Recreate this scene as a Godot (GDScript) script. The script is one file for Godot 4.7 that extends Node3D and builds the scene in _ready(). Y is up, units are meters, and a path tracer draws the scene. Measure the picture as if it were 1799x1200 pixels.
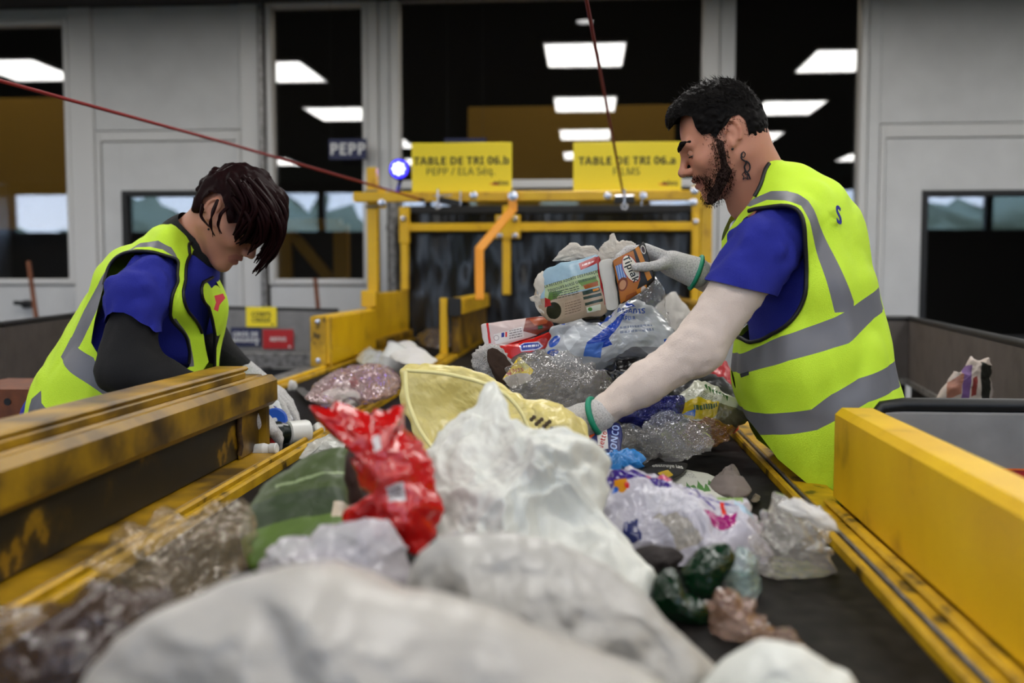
extends Node3D
# A waste sorting cabin: two conveyor belts, two sorters, a glazed partition behind. Metres, y up, belts run along -z.

const BELT := 0.87
var M := {}
var used := {}

func _ready() -> void:
	camera_and_light()
	make_materials()
	build_room()
	build_conveyor()
	build_signs()
	build_people()
	build_waste()

func camera_and_light() -> void:
	var cam := Camera3D.new()
	cam.name = "camera"
	cam.fov = rad_to_deg(2.0 * atan(600.0 / 1750.0))
	cam.near = 0.05
	cam.far = 400.0
	cam.position = Vector3(0, 1.29, 0)
	cam.rotation_degrees = Vector3(-3.76, 4.25, 0)
	var lens := CameraAttributesPhysical.new()
	lens.frustum_focal_length = 35.0
	lens.frustum_focus_distance = 2.15
	lens.exposure_aperture = 2.3
	cam.attributes = lens
	add_child(cam)
	cam.current = true
	cam.fov = rad_to_deg(2.0 * atan(600.0 / 1750.0))
	var we := WorldEnvironment.new()
	var e := Environment.new()
	e.background_mode = Environment.BG_SKY
	var sm := ProceduralSkyMaterial.new()
	sm.sky_top_color = Color(0.62, 0.74, 0.92)
	sm.sky_horizon_color = Color(0.86, 0.92, 1.0)
	sm.ground_bottom_color = Color(0.25, 0.26, 0.22)
	sm.ground_horizon_color = Color(0.6, 0.63, 0.62)
	sm.sky_energy_multiplier = 1.0
	var sky := Sky.new()
	sky.sky_material = sm
	e.sky = sky
	e.background_energy_multiplier = 7.0
	e.tonemap_mode = Environment.TONE_MAPPER_LINEAR
	e.tonemap_exposure = EXPOSURE
	e.sdfgi_enabled = true
	e.ssao_enabled = true
	e.ssil_enabled = true
	we.environment = e
	add_child(we)

const EXPOSURE := 1.06
const PANEL_GLOW := 6.0
const PANEL_ENERGY := 1.5

# ---------------------------------------------------------------- naming
func numbered(called: String) -> String:
	var n: int = used.get(called, 0)
	used[called] = n + 1
	return called if n == 0 else "%s_%03d" % [called, n]

func tag(o: Node, label: String, category := "", group := "", kind := "") -> void:
	if label: o.set_meta("label", label)
	if category: o.set_meta("category", category)
	if group: o.set_meta("group", group)
	if kind: o.set_meta("kind", kind)

func thing(called: String, label: String, category: String, at := Vector3.ZERO, group := "") -> Node3D:
	var o := Node3D.new()
	o.name = numbered(called)
	o.position = at
	add_child(o)
	tag(o, label, category, group)
	return o

func struct(called: String) -> Node3D:
	var o := Node3D.new()
	o.name = called
	add_child(o)
	o.set_meta("kind", "structure")
	return o

# a mesh given in world coordinates, hung under a thing that is only moved, never turned
func part(parent: Node3D, called: String, mesh: Mesh, mat: Material, label := "") -> MeshInstance3D:
	var o := MeshInstance3D.new()
	o.name = called
	o.mesh = mesh
	o.material_override = mat
	var at := Vector3.ZERO
	var q: Node = parent
	while q is Node3D and q != self:
		at += q.position
		q = q.get_parent()
	o.position = -at
	parent.add_child(o, true)
	if label: o.set_meta("label", label)
	return o

func single(called: String, mesh: ArrayMesh, mat: Material, label: String, category: String, group := "") -> MeshInstance3D:
	var box := mesh.get_aabb()
	var at := Vector3(box.get_center().x, box.position.y, box.get_center().z)
	var st := SurfaceTool.new()
	st.append_from(mesh, 0, Transform3D(Basis(), -at))
	var o := MeshInstance3D.new()
	o.name = numbered(called)
	o.mesh = st.commit()
	o.material_override = mat
	o.position = at
	add_child(o)
	tag(o, label, category, group)
	return o

# ---------------------------------------------------------------- shapes
func new_st() -> SurfaceTool:
	var st := SurfaceTool.new()
	st.begin(Mesh.PRIMITIVE_TRIANGLES)
	return st

func quad(st: SurfaceTool, a: Vector3, b: Vector3, c: Vector3, d: Vector3) -> void:
	var n := (c - a).cross(b - a).normalized()
	for v in [a, b, c, a, c, d]:
		st.set_normal(n)
		st.add_vertex(v)

# chamfered box from corner to corner, optionally turned about its centre
func add_box(st: SurfaceTool, lo: Vector3, hi: Vector3, bev := 0.004, turn := Basis()) -> void:
	var c := (lo + hi) / 2.0
	var h := (hi - lo).abs() / 2.0
	var b := minf(bev, minf(h.x, minf(h.y, h.z)) * 0.9)
	var faces := [[0, 1, 2], [1, 2, 0], [2, 0, 1]]
	for f in faces:
		for s in [-1.0, 1.0]:
			var q := []
			for k in [[-1, -1], [-1, 1], [1, 1], [1, -1]]:
				var v := Vector3()
				v[f[0]] = s * h[f[0]]
				v[f[1]] = k[0] * (h[f[1]] - b)
				v[f[2]] = k[1] * (h[f[2]] - b)
				q.append(c + turn * v)
			if s > 0: quad(st, q[0], q[1], q[2], q[3])
			else: quad(st, q[3], q[2], q[1], q[0])
	if b <= 0.0: return
	for f in faces:                       # edges along axis f[0]
		for s in [-1.0, 1.0]:
			for t in [-1.0, 1.0]:
				var q := []
				for k in [[-1, 0], [1, 0], [1, 1], [-1, 1]]:
					var v := Vector3()
					v[f[0]] = k[0] * (h[f[0]] - b)
					v[f[1]] = s * (h[f[1]] - (b if k[1] == 0 else 0.0))
					v[f[2]] = t * (h[f[2]] - (0.0 if k[1] == 0 else b))
					q.append(c + turn * v)
				if s * t > 0: quad(st, q[0], q[1], q[2], q[3])
				else: quad(st, q[3], q[2], q[1], q[0])
	for sx in [-1.0, 1.0]:
		for sy in [-1.0, 1.0]:
			for sz in [-1.0, 1.0]:
				var p0 := c + turn * Vector3(sx * h.x, sy * (h.y - b), sz * (h.z - b))
				var p1 := c + turn * Vector3(sx * (h.x - b), sy * h.y, sz * (h.z - b))
				var p2 := c + turn * Vector3(sx * (h.x - b), sy * (h.y - b), sz * h.z)
				var n := turn * Vector3(sx, sy, sz).normalized()
				var tri := [p0, p1, p2] if sx * sy * sz < 0 else [p0, p2, p1]
				for v in tri:
					st.set_normal(n)
					st.add_vertex(v)

func box(lo: Vector3, hi: Vector3, bev := 0.004, turn := Basis()) -> ArrayMesh:
	var st := new_st()
	add_box(st, lo, hi, bev, turn)
	return st.commit()

func boxes(list: Array, bev := 0.004) -> ArrayMesh:
	var st := new_st()
	for b in list: add_box(st, b[0], b[1], bev)
	return st.commit()

# a square or round bar from a to b
func bar(a: Vector3, b: Vector3, w: float, d: float, up := Vector3.UP, bev := 0.003) -> ArrayMesh:
	var st := new_st()
	var z := (b - a).normalized()
	var x := up.cross(z).normalized()
	var y := z.cross(x)
	var l := a.distance_to(b)
	add_box(st, (a + b) / 2.0 - Vector3(w, d, l) / 2.0, (a + b) / 2.0 + Vector3(w, d, l) / 2.0, bev, Basis(x, y, z))
	return st.commit()

func add_tube(st: SurfaceTool, path: Array, r, sides := 10, closed := false, caps := true) -> void:
	var n := path.size()
	var rings := []
	var x := Vector3.ZERO
	for i in n:
		var a: Vector3 = path[(i - 1 + n) % n] if closed else path[maxi(i - 1, 0)]
		var b: Vector3 = path[(i + 1) % n] if closed else path[mini(i + 1, n - 1)]
		var z := (b - a).normalized()
		if x == Vector3.ZERO: x = (Vector3.UP if absf(z.y) < 0.9 else Vector3.RIGHT).cross(z).normalized()
		x = (x - z * x.dot(z)).normalized()
		var y := z.cross(x)
		var rr: float = r[i] if r is Array else r
		var ring := []
		for k in sides:
			var t := TAU * k / sides
			var nn := x * cos(t) + y * sin(t)
			ring.append([path[i] + nn * rr, nn])
		rings.append(ring)
	var m := n if closed else n - 1
	for i in m:
		var r0: Array = rings[i]
		var r1: Array = rings[(i + 1) % n]
		for k in sides:
			var l := (k + 1) % sides
			for v in [r0[k], r1[k], r1[l], r0[k], r1[l], r0[l]]:
				st.set_normal(v[1])
				st.add_vertex(v[0])
	if caps and not closed:
		for e in [0, n - 1]:
			var cn: Vector3 = (path[0] - path[1] if e == 0 else path[n - 1] - path[n - 2]).normalized()
			for k in sides:
				var l := (k + 1) % sides
				var tri := [path[e], rings[e][k][0], rings[e][l][0]]
				if e == 0: tri = [path[e], rings[e][l][0], rings[e][k][0]]
				for v in tri:
					st.set_normal(cn)
					st.add_vertex(v)

func tube(path: Array, r, sides := 10, closed := false) -> ArrayMesh:
	var st := new_st()
	add_tube(st, path, r, sides, closed)
	return st.commit()

# profile points (radius, along) turned about an axis
func lathe(at: Vector3, axis: Vector3, profile: Array, sides := 28) -> ArrayMesh:
	var st := new_st()
	var y := axis.normalized()
	var x := (Vector3.UP if absf(y.y) < 0.9 else Vector3.RIGHT).cross(y).normalized()
	var z := x.cross(y)
	for i in profile.size() - 1:
		var p: Vector2 = profile[i]
		var q: Vector2 = profile[i + 1]
		for k in sides:
			var t0 := TAU * k / sides
			var t1 := TAU * (k + 1) / sides
			var d0 := x * cos(t0) + z * sin(t0)
			var d1 := x * cos(t1) + z * sin(t1)
			var a := at + d0 * p.x + y * p.y
			var b := at + d1 * p.x + y * p.y
			var c := at + d1 * q.x + y * q.y
			var d := at + d0 * q.x + y * q.y
			var e := Vector2(q.y - p.y, p.x - q.x).normalized()
			var n0 := d0 * e.x + y * e.y
			var n1 := d1 * e.x + y * e.y
			for v in [[a, n0], [b, n1], [c, n1], [a, n0], [c, n1], [d, n0]]:
				st.set_normal(v[1])
				st.add_vertex(v[0])
	return st.commit()

# flat polygon (x, y) of some thickness, facing +z at plane z
func plate(pts: Array, z: float, thick := 0.004) -> ArrayMesh:
	var st := new_st()
	var pv := PackedVector2Array(pts)
	if Geometry2D.is_polygon_clockwise(pv): pv.reverse()
	var idx := Geometry2D.triangulate_polygon(pv)
	for i in range(0, idx.size(), 3):
		var t := [pv[idx[i]], pv[idx[i + 1]], pv[idx[i + 2]]]
		if (t[1] - t[0]).cross(t[2] - t[0]) > 0: t.reverse()
		for v in t:
			st.set_normal(Vector3(0, 0, 1))
			st.add_vertex(Vector3(v.x, v.y, z))
		t.reverse()
		for v in t:
			st.set_normal(Vector3(0, 0, -1))
			st.add_vertex(Vector3(v.x, v.y, z - thick))
	var n := pv.size()
	for i in n:
		var a := pv[i]
		var b := pv[(i + 1) % n]
		quad(st, Vector3(a.x, a.y, z), Vector3(b.x, b.y, z), Vector3(b.x, b.y, z - thick), Vector3(a.x, a.y, z - thick))
	return st.commit()

func lettering(parent: Node3D, text: String, at: Vector3, size: float, mat: Material, basis := Basis(), weight := 400, squeeze := 1.0) -> MeshInstance3D:
	var f := SystemFont.new()
	f.font_names = PackedStringArray(["Droid Sans"])
	f.font_weight = weight
	var t := TextMesh.new()
	t.text = text
	t.font = f
	t.font_size = 64
	t.pixel_size = size / 64.0
	t.depth = 0.0012
	t.curve_step = 2.0
	var o := MeshInstance3D.new()
	o.name = "lettering"
	o.mesh = t
	o.material_override = mat
	o.transform = Transform3D(basis.scaled_local(Vector3(squeeze, 1, 1)), at - parent.position)
	parent.add_child(o, true)
	return o

# ---------------------------------------------------------------- materials
func mat(color: Color, rough := 0.6, metal := 0.0) -> StandardMaterial3D:
	var m := StandardMaterial3D.new()
	m.albedo_color = color
	m.roughness = rough
	m.metallic = metal
	return m

func noise_tex(ramp: Array, freq: float, seed_ := 1, size := 512, octaves := 5, type := FastNoiseLite.TYPE_SIMPLEX_SMOOTH, as_normal := false, bump := 4.0) -> NoiseTexture2D:
	var n := FastNoiseLite.new()
	n.noise_type = type
	n.seed = seed_
	n.frequency = freq
	n.fractal_octaves = octaves
	var t := NoiseTexture2D.new()
	t.width = size
	t.height = size
	t.seamless = true
	t.noise = n
	if as_normal:
		t.as_normal_map = true
		t.bump_strength = bump
	elif ramp.size():
		var g := Gradient.new()
		var offs := PackedFloat32Array()
		var cols := PackedColorArray()
		for r in ramp:
			offs.append(r[0])
			cols.append(r[1])
		g.offsets = offs
		g.colors = cols
		t.color_ramp = g
	return t

func tri(m: StandardMaterial3D, scale: float, world := true) -> StandardMaterial3D:
	m.uv1_triplanar = true
	m.uv1_world_triplanar = world
	m.uv1_scale = Vector3.ONE * scale
	return m

func painted(ramp: Array, freq: float, seed_: int, scale: float, rough := 0.45) -> StandardMaterial3D:
	var m := mat(Color.WHITE, rough)
	m.albedo_texture = noise_tex(ramp, freq, seed_)
	return tri(m, scale)

func cloth(color: Color, rough := 0.85) -> StandardMaterial3D:
	var m := mat(color, rough)
	m.normal_enabled = true
	m.normal_texture = M.weave
	m.normal_scale = 0.5
	return tri(m, 6.0, false)

func film(color: Color, alpha: float, rough := 0.12, wrinkle := 0.8) -> StandardMaterial3D:
	var m := mat(Color(color, alpha), rough)
	m.normal_enabled = true
	m.normal_texture = M.crinkle
	m.normal_scale = wrinkle
	tri(m, 3.2, false)
	m.transparency = BaseMaterial3D.TRANSPARENCY_ALPHA
	m.cull_mode = BaseMaterial3D.CULL_DISABLED
	return m

func bag_mat(color: Color, rough := 0.35, through := 0.5) -> StandardMaterial3D:
	var m := mat(color, rough)
	m.normal_enabled = true
	m.normal_texture = M.crinkle
	m.normal_scale = 0.3
	tri(m, 2.2, false)
	m.backlight_enabled = true
	m.backlight = Color(color.r * through, color.g * through, color.b * through)
	return m

func make_materials() -> void:
	M.weave = noise_tex([], 0.25, 5, 256, 2, FastNoiseLite.TYPE_SIMPLEX, true, 3.0)
	M.crinkle = noise_tex([], 0.03, 15, 512, 3, FastNoiseLite.TYPE_CELLULAR, true, 9.0)
	M.yellow = painted([[0.0, Color(0.5, 0.38, 0.03)], [0.16, Color(0.72, 0.55, 0.02)], [0.32, Color(0.84, 0.66, 0.03)], [1.0, Color(0.89, 0.72, 0.05)]], 0.008, 3, 0.9, 0.42)
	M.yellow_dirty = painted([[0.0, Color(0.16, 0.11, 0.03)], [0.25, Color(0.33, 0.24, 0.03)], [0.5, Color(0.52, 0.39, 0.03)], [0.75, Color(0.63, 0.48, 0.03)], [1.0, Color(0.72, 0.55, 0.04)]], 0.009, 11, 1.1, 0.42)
	M.yellow_grimy_vignette = painted([[0.0, Color(0.05, 0.04, 0.02)], [0.56, Color(0.1, 0.075, 0.02)], [0.74, Color(0.22, 0.16, 0.02)], [0.84, Color(0.52, 0.39, 0.02)], [1.0, Color(0.62, 0.47, 0.03)]], 0.01, 19, 1.3, 0.5)  # grime, with vignette darkness mixed into the colour
	M.yellow_rail = painted([[0.0, Color(0.14, 0.11, 0.03)], [0.2, Color(0.34, 0.26, 0.03)], [0.3, Color(0.66, 0.51, 0.03)], [1.0, Color(0.86, 0.68, 0.05)]], 0.012, 7, 1.4, 0.45)
	M.orange = mat(Color(0.93, 0.6, 0.05), 0.4)
	M.rust = painted([[0.0, Color(0.1, 0.07, 0.04)], [0.5, Color(0.25, 0.16, 0.06)], [1.0, Color(0.5, 0.36, 0.08)]], 0.02, 9, 2.5, 0.7)
	M.steel = painted([[0.0, Color(0.3, 0.29, 0.28)], [0.5, Color(0.5, 0.49, 0.48)], [1.0, Color(0.62, 0.61, 0.6)]], 0.02, 13, 2.0, 0.45)
	M.steel.metallic = 0.5
	M.chrome = mat(Color(0.8, 0.8, 0.82), 0.25, 1.0)
	M.belt = painted([[0.0, Color(0.06, 0.055, 0.05)], [0.5, Color(0.1, 0.09, 0.085)], [0.8, Color(0.13, 0.12, 0.11)], [1.0, Color(0.2, 0.18, 0.16)]], 0.02, 21, 2.2, 0.6)
	M.belt.metallic_specular = 0.2
	M.dark_wall = mat(Color(0.3, 0.3, 0.3), 0.8)
	M.white_wall = painted([[0.0, Color(0.745, 0.745, 0.74)], [0.5, Color(0.765, 0.765, 0.76)], [1.0, Color(0.785, 0.785, 0.78)]], 0.01, 31, 0.6, 0.4)
	M.white_frame = mat(Color(0.78, 0.775, 0.765), 0.35)
	M.ceiling = mat(Color(0.22, 0.215, 0.21), 0.9)
	M.floor = painted([[0.0, Color(0.22, 0.215, 0.21)], [1.0, Color(0.36, 0.35, 0.34)]], 0.02, 41, 1.0, 0.6)
	M.black = mat(Color(0.03, 0.03, 0.032), 0.5)
	M.black_gloss = mat(Color(0.025, 0.025, 0.027), 0.18)
	M.hall = mat(Color(0.035, 0.034, 0.032), 0.9)
	M.grey_panel = painted([[0.0, Color(0.36, 0.35, 0.345)], [0.15, Color(0.44, 0.435, 0.43)], [1.0, Color(0.51, 0.505, 0.5)]], 0.012, 51, 1.2, 0.55)
	M.dark_panel = painted([[0.0, Color(0.27, 0.245, 0.23)], [0.4, Color(0.32, 0.295, 0.28)], [1.0, Color(0.36, 0.335, 0.32)]], 0.012, 53, 1.2, 0.6)
	M.wood = painted([[0.0, Color(0.34, 0.17, 0.07)], [1.0, Color(0.5, 0.27, 0.12)]], 0.02, 57, 1.5, 0.55)
	M.rope = mat(Color(0.5, 0.03, 0.04), 0.5)
	M.glass = mat(Color(0.02, 0.02, 0.02, 0.08), 0.0)
	M.glass.transparency = BaseMaterial3D.TRANSPARENCY_ALPHA
	M.sign_yellow = mat(Color(0.93, 0.84, 0.1), 0.5)
	M.sign_navy = mat(Color(0.07, 0.1, 0.27), 0.5)
	M.sign_red = mat(Color(0.66, 0.06, 0.08), 0.5)
	M.ink = mat(Color(0.06, 0.06, 0.05), 0.6)
	M.ink_grey = mat(Color(0.22, 0.21, 0.1), 0.6)
	M.ink_white = mat(Color(0.85, 0.85, 0.85), 0.6)
	M.ink_orange = mat(Color(0.8, 0.35, 0.1), 0.6)

# ---------------------------------------------------------------- the room
const WZ := -7.0       # face of the glazed partition
const CEIL := 3.2
const HALL_ENERGY := 9.0

func build_room() -> void:
	var fl := struct("floor")
	part(fl, "slab", box(Vector3(-12, -0.1, -13.5), Vector3(10, 0, 6)), M.floor)
	var ce := struct("ceiling")
	part(ce, "slab", box(Vector3(-12, CEIL, -7.08), Vector3(10, CEIL + 0.15, 6)), M.ceiling)
	var wl := struct("wall_left")
	part(wl, "panel", box(Vector3(-12.1, 0, -7.08), Vector3(-12, CEIL, 6)), M.white_wall)
	var wr := struct("wall_right")
	part(wr, "panel", box(Vector3(10, 0, -7.08), Vector3(10.1, CEIL, 6)), M.white_wall)
	# wall behind the camera with a band of windows to the outside
	var wf := struct("wall_front")
	part(wf, "panel", boxes([[Vector3(-12.1, 0, 6), Vector3(10.1, 2.2, 6.15)], [Vector3(-12.1, 2.98, 6), Vector3(10.1, CEIL + 0.15, 6.15)]]), M.dark_wall)
	for i in 11:
		var x := -12.0 + i * 2.2
		part(wf, "mullion", box(Vector3(x - 0.07, 2.2, 6.0), Vector3(x + 0.07, 2.98, 6.15)), M.black)
	# dark hall beyond the partition
	var hall := struct("wall_hall")
	part(hall, "panel", boxes([[Vector3(-12.1, 0, -13.6), Vector3(10.1, 6, -13.5)], [Vector3(-12.2, 0, -13.5), Vector3(-12.1, 6, -7.1)], [Vector3(10.1, 0, -13.5), Vector3(10.2, 6, -7.1)], [Vector3(-12.2, 5.9, -13.6), Vector3(10.2, 6, -7.0)], [Vector3(-12.1, CEIL + 0.15, -7.08), Vector3(10.1, 6, -7.0)]], 0.0), M.hall)
	build_partition()
	build_added_hall_lamp()
	build_ceiling_lights()
	build_outside()

func wall_box(x0: float, x1: float, y0: float, y1: float, out := 0.0, thick := 0.08) -> ArrayMesh:
	return box(Vector3(x0, y0, WZ - thick), Vector3(x1, y1, WZ + out), 0.006)

func glazing(w: Node3D, x0: float, x1: float, y0: float, y1: float) -> void:
	# double glazing: two real panes
	for z in [WZ - 0.03, WZ - 0.055]:
		part(w, "pane", box(Vector3(x0, y0, z - 0.005), Vector3(x1, y1, z), 0.0), M.glass)

func window_frame(w: Node3D, x0: float, x1: float, y0: float, y1: float, t := 0.045) -> void:
	part(w, "window_frame", boxes([[Vector3(x0 - t, y0 - t, WZ - 0.07), Vector3(x0, y1 + t, WZ + 0.02)], [Vector3(x1, y0 - t, WZ - 0.07), Vector3(x1 + t, y1 + t, WZ + 0.02)],
		[Vector3(x0, y0 - t, WZ - 0.07), Vector3(x1, y0, WZ + 0.02)], [Vector3(x0, y1, WZ - 0.07), Vector3(x1, y1 + t, WZ + 0.02)]], 0.008), M.white_frame)

func build_partition() -> void:
	var w := struct("wall_back")
	var xa := -3.698
	var xb := -3.605
	var xc := -2.450
	var xd := -2.313
	var xe := -2.218
	var xf := -1.529
	var xg := -1.310
	var xh := 0.787
	var xi := 1.007
	var xj := 1.841
	var xk := 1.928
	var sill := 1.27
	var top := 3.08
	# fixed panels of the partition, each a part
	part(w, "panel", wall_box(-12, xa - 0.001, 0, sill - 0.05), M.white_wall)
	part(w, "panel", wall_box(-12, -6.945, sill - 0.05, top + 0.045), M.white_wall)
	part(w, "panel", wall_box(xb, xc, 2.33, CEIL), M.white_wall)
	part(w, "panel", wall_box(-12, xb, top + 0.04, CEIL), M.white_wall)
	part(w, "panel", wall_box(xe - 0.04, xf + 0.04, 0, sill - 0.05), M.white_wall)
	part(w, "panel", wall_box(xi, xj, 0, 0.95), M.white_wall)
	part(w, "panel", wall_box(xk, 10, 2.32, CEIL), M.white_wall)
	part(w, "panel", wall_box(xe - 0.04, xk, 3.2, CEIL + 0.1), M.white_wall)
	# posts
	part(w, "post", wall_box(xa, xb + 0.08, 0, CEIL, 0.02), M.white_frame)
	part(w, "post", wall_box(xc, xd, 0, CEIL, 0.02), M.white_frame)
	part(w, "conduit", box(Vector3(xd + 0.005, 0.5, WZ - 0.02), Vector3(xd + 0.045, CEIL, WZ + 0.05)), M.steel)
	part(w, "post", wall_box(xf, xf + 0.07, 0, CEIL, 0.03), M.white_frame)
	part(w, "post", wall_box(xf + 0.075, xf + 0.15, 0, CEIL, 0.015), M.white_wall)
	part(w, "post", wall_box(xf + 0.155, xg, 0, CEIL, 0.03), M.white_frame)
	part(w, "post", wall_box(xh, xh + 0.11, 0, CEIL, 0.03), M.white_frame)
	part(w, "post", wall_box(xh + 0.115, xi, 0, CEIL, 0.015), M.white_wall)
	part(w, "post", wall_box(xj, xj + 0.05, 0, CEIL, 0.03), M.white_frame)
	part(w, "post", wall_box(xj + 0.055, xk + 0.05, 0, CEIL, 0.015), M.white_wall)
	part(w, "panel", wall_box(xg, xh, 0, 0.8), M.white_wall)
	var rows := [[-6.9, xa - 0.045, sill, top], [xe, xf - 0.045, sill, 3.17], [xg, xh, 1.959, 3.4], [xi, xj, 1.0, 3.4]]
	for i in 4:
		var r: Array = rows[i]
		var win := struct("window_%d" % (i + 1))
		if i < 2: window_frame(win, r[0], r[1], r[2], r[3])
		glazing(win, r[0], r[1], r[2], r[3])
	var low := struct("window_5")
	var ty := 1.900
	part(low, "transom", box(Vector3(xg, ty, WZ - 0.06), Vector3(xh, 1.959, WZ + 0.03), 0.006), M.white_frame)
	glazing(low, xg, xh, 0.8, ty)
	# doors
	door(1, xb + 0.085, xc - 0.005, 2.25, 2.33, -3.340, -2.595, 1.1, 1.902)
	door(2, xk + 0.055, xk + 1.35, 2.22, 2.32, 2.273, 3.099, 0.844, 1.870)
	part(w, "panel", wall_box(xk + 1.355, 10, 0, 2.32), M.white_wall)

func door(n: int, x0: float, x1: float, top: float, head: float, wx0: float, wx1: float, wy0: float, wy1: float) -> void:
	var d := struct("door_%d" % n)
	var t := 0.035
	part(d, "door_frame", boxes([[Vector3(x0, 0, WZ - 0.07), Vector3(x0 + t, head - 0.006, WZ + 0.012)], [Vector3(x1 - t, 0, WZ - 0.07), Vector3(x1, head - 0.006, WZ + 0.012)], [Vector3(x0 + t, top + 0.005, WZ - 0.07), Vector3(x1 - t, head - 0.006, WZ + 0.012)]]), M.white_frame)
	var a := x0 + t + 0.005
	var b := x1 - t - 0.005
	part(d, "leaf", boxes([[Vector3(a, 0.01, WZ - 0.06), Vector3(wx0, top, WZ - 0.005)], [Vector3(wx1, 0.01, WZ - 0.06), Vector3(b, top, WZ - 0.005)], [Vector3(wx0, 0.01, WZ - 0.06), Vector3(wx1, wy0, WZ - 0.005)], [Vector3(wx0, wy1, WZ - 0.06), Vector3(wx1, top, WZ - 0.005)]], 0.002), M.white_wall)
	var g := 0.04
	part(d, "window_frame", boxes([[Vector3(wx0, wy0, WZ - 0.05), Vector3(wx0 + g, wy1, WZ + 0.01)], [Vector3(wx1 - g, wy0, WZ - 0.05), Vector3(wx1, wy1, WZ + 0.01)], [Vector3(wx0 + g, wy0, WZ - 0.05), Vector3(wx1 - g, wy0 + g, WZ + 0.01)], [Vector3(wx0 + g, wy1 - g, WZ - 0.05), Vector3(wx1 - g, wy1, WZ + 0.01)]]), M.black)
	glazing(d, wx0 + g, wx1 - g, wy0 + g, wy1 - g)
	part(d, "handle", bar(Vector3(b - 0.05, 1.05, WZ + 0.05), Vector3(b - 0.17, 1.05, WZ + 0.05), 0.02, 0.02), M.black)

func build_ceiling_lights() -> void:
	var em := mat(Color(0.9, 0.9, 0.9), 0.6)
	em.emission_enabled = true
	em.emission = Color(1.0, 0.99, 0.975)
	em.emission_energy_multiplier = PANEL_GLOW
	var cols := [-5.15, -2.85, -0.02, 2.25, 4.4]
	var rowz := [[-5.15, -2.7, -0.25, 2.2], [-4.9, -2.5, 0.1, 2.4], [-5.4, -2.95, -0.6, 1.7], [-5.0, -2.55, -0.2, 2.1], [-5.0, -2.6, -0.1, 2.3]]
	var row_names := ["nearest the glazed partition", "over the gantry end of the belts", "over the near end of the belts", "behind the near end of the belts"]
	var col_names := ["leftmost", "second from left", "middle", "second from right", "rightmost"]
	for c in 5:
		for r in 4:
			var at := Vector3(cols[c], CEIL - 0.03, rowz[c][r])
			var t := thing("ceiling_panel_light", "flat white ceiling light panel, %s, %s" % [col_names[c], row_names[r]], "light", at, "ceiling light panels")
			var hx := 0.35
			var hz := 0.47
			part(t, "frame", boxes([[at + Vector3(-hx, 0, -hz), at + Vector3(-hx + 0.02, 0.03, hz)], [at + Vector3(hx - 0.02, 0, -hz), at + Vector3(hx, 0.03, hz)], [at + Vector3(-hx + 0.02, 0, -hz), at + Vector3(hx - 0.02, 0.03, -hz + 0.02)], [at + Vector3(-hx + 0.02, 0, hz - 0.02), at + Vector3(hx - 0.02, 0.03, hz)]]), M.white_frame)
			part(t, "light_diffuser", box(at + Vector3(-hx + 0.02, 0.004, -hz + 0.02), at + Vector3(hx - 0.02, 0.02, hz - 0.02), 0.0), em)
			var l := AreaLight3D.new()
			l.name = "panel_light"
			l.area_size = Vector2(hx * 2 - 0.05, hz * 2 - 0.05)
			l.light_energy = PANEL_ENERGY
			l.light_color = Color(1.0, 0.99, 0.975)
			l.position = Vector3(0, -0.003, 0)
			l.rotation.x = -PI / 2
			l.shadow_enabled = true
			l.area_range = 20.0
			t.add_child(l)
	var at := Vector3(-0.02, CEIL - 0.02, -6.5)
	var sp := thing("ceiling_downlight", "small round ceiling downlight close to the glazed partition", "light", at)
	part(sp, "ring", lathe(at, Vector3.UP, [Vector2(0.06, 0.02), Vector2(0.08, 0.02), Vector2(0.08, 0.0), Vector2(0.06, 0.0), Vector2(0.06, 0.02)]), M.chrome)
	part(sp, "light_lens", lathe(at, Vector3.UP, [Vector2(0.0, 0.004), Vector2(0.06, 0.006), Vector2(0.06, 0.018), Vector2(0.0, 0.018)]), em)

func build_added_hall_lamp() -> void:  # unseen lamps added to brighten the ochre panels behind the glass
	for x in [-5.5, 0.2]:
		var at := Vector3(x, 5.6, -8.3)
		var t := thing("added_hall_lamp", "unseen lamp added to brighten the dark hall, %s of two" % ("left" if x < 0 else "right"), "lamp", at, "added hall lamps")
		var em := mat(Color(0.8, 0.8, 0.8), 0.6)
		em.emission_enabled = true
		em.emission = Color(1.0, 0.95, 0.85)
		em.emission_energy_multiplier = 1.0
		part(t, "housing", box(at + Vector3(-0.7, 0.02, -0.12), at + Vector3(0.7, 0.3, 0.12)), M.steel)
		part(t, "light_tube", tube([at + Vector3(-0.65, 0, 0), at + Vector3(0.65, 0, 0)], 0.02, 10), em)
		var l := AreaLight3D.new()
		l.name = "added_hall_light"
		l.area_size = Vector2(1.3, 0.15)
		l.light_energy = HALL_ENERGY
		l.light_color = Color(1.0, 0.95, 0.85)
		l.position = Vector3(0, -0.03, 0)
		l.rotation.x = -PI / 2
		l.shadow_enabled = true
		l.area_range = 20.0
		t.add_child(l)

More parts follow.
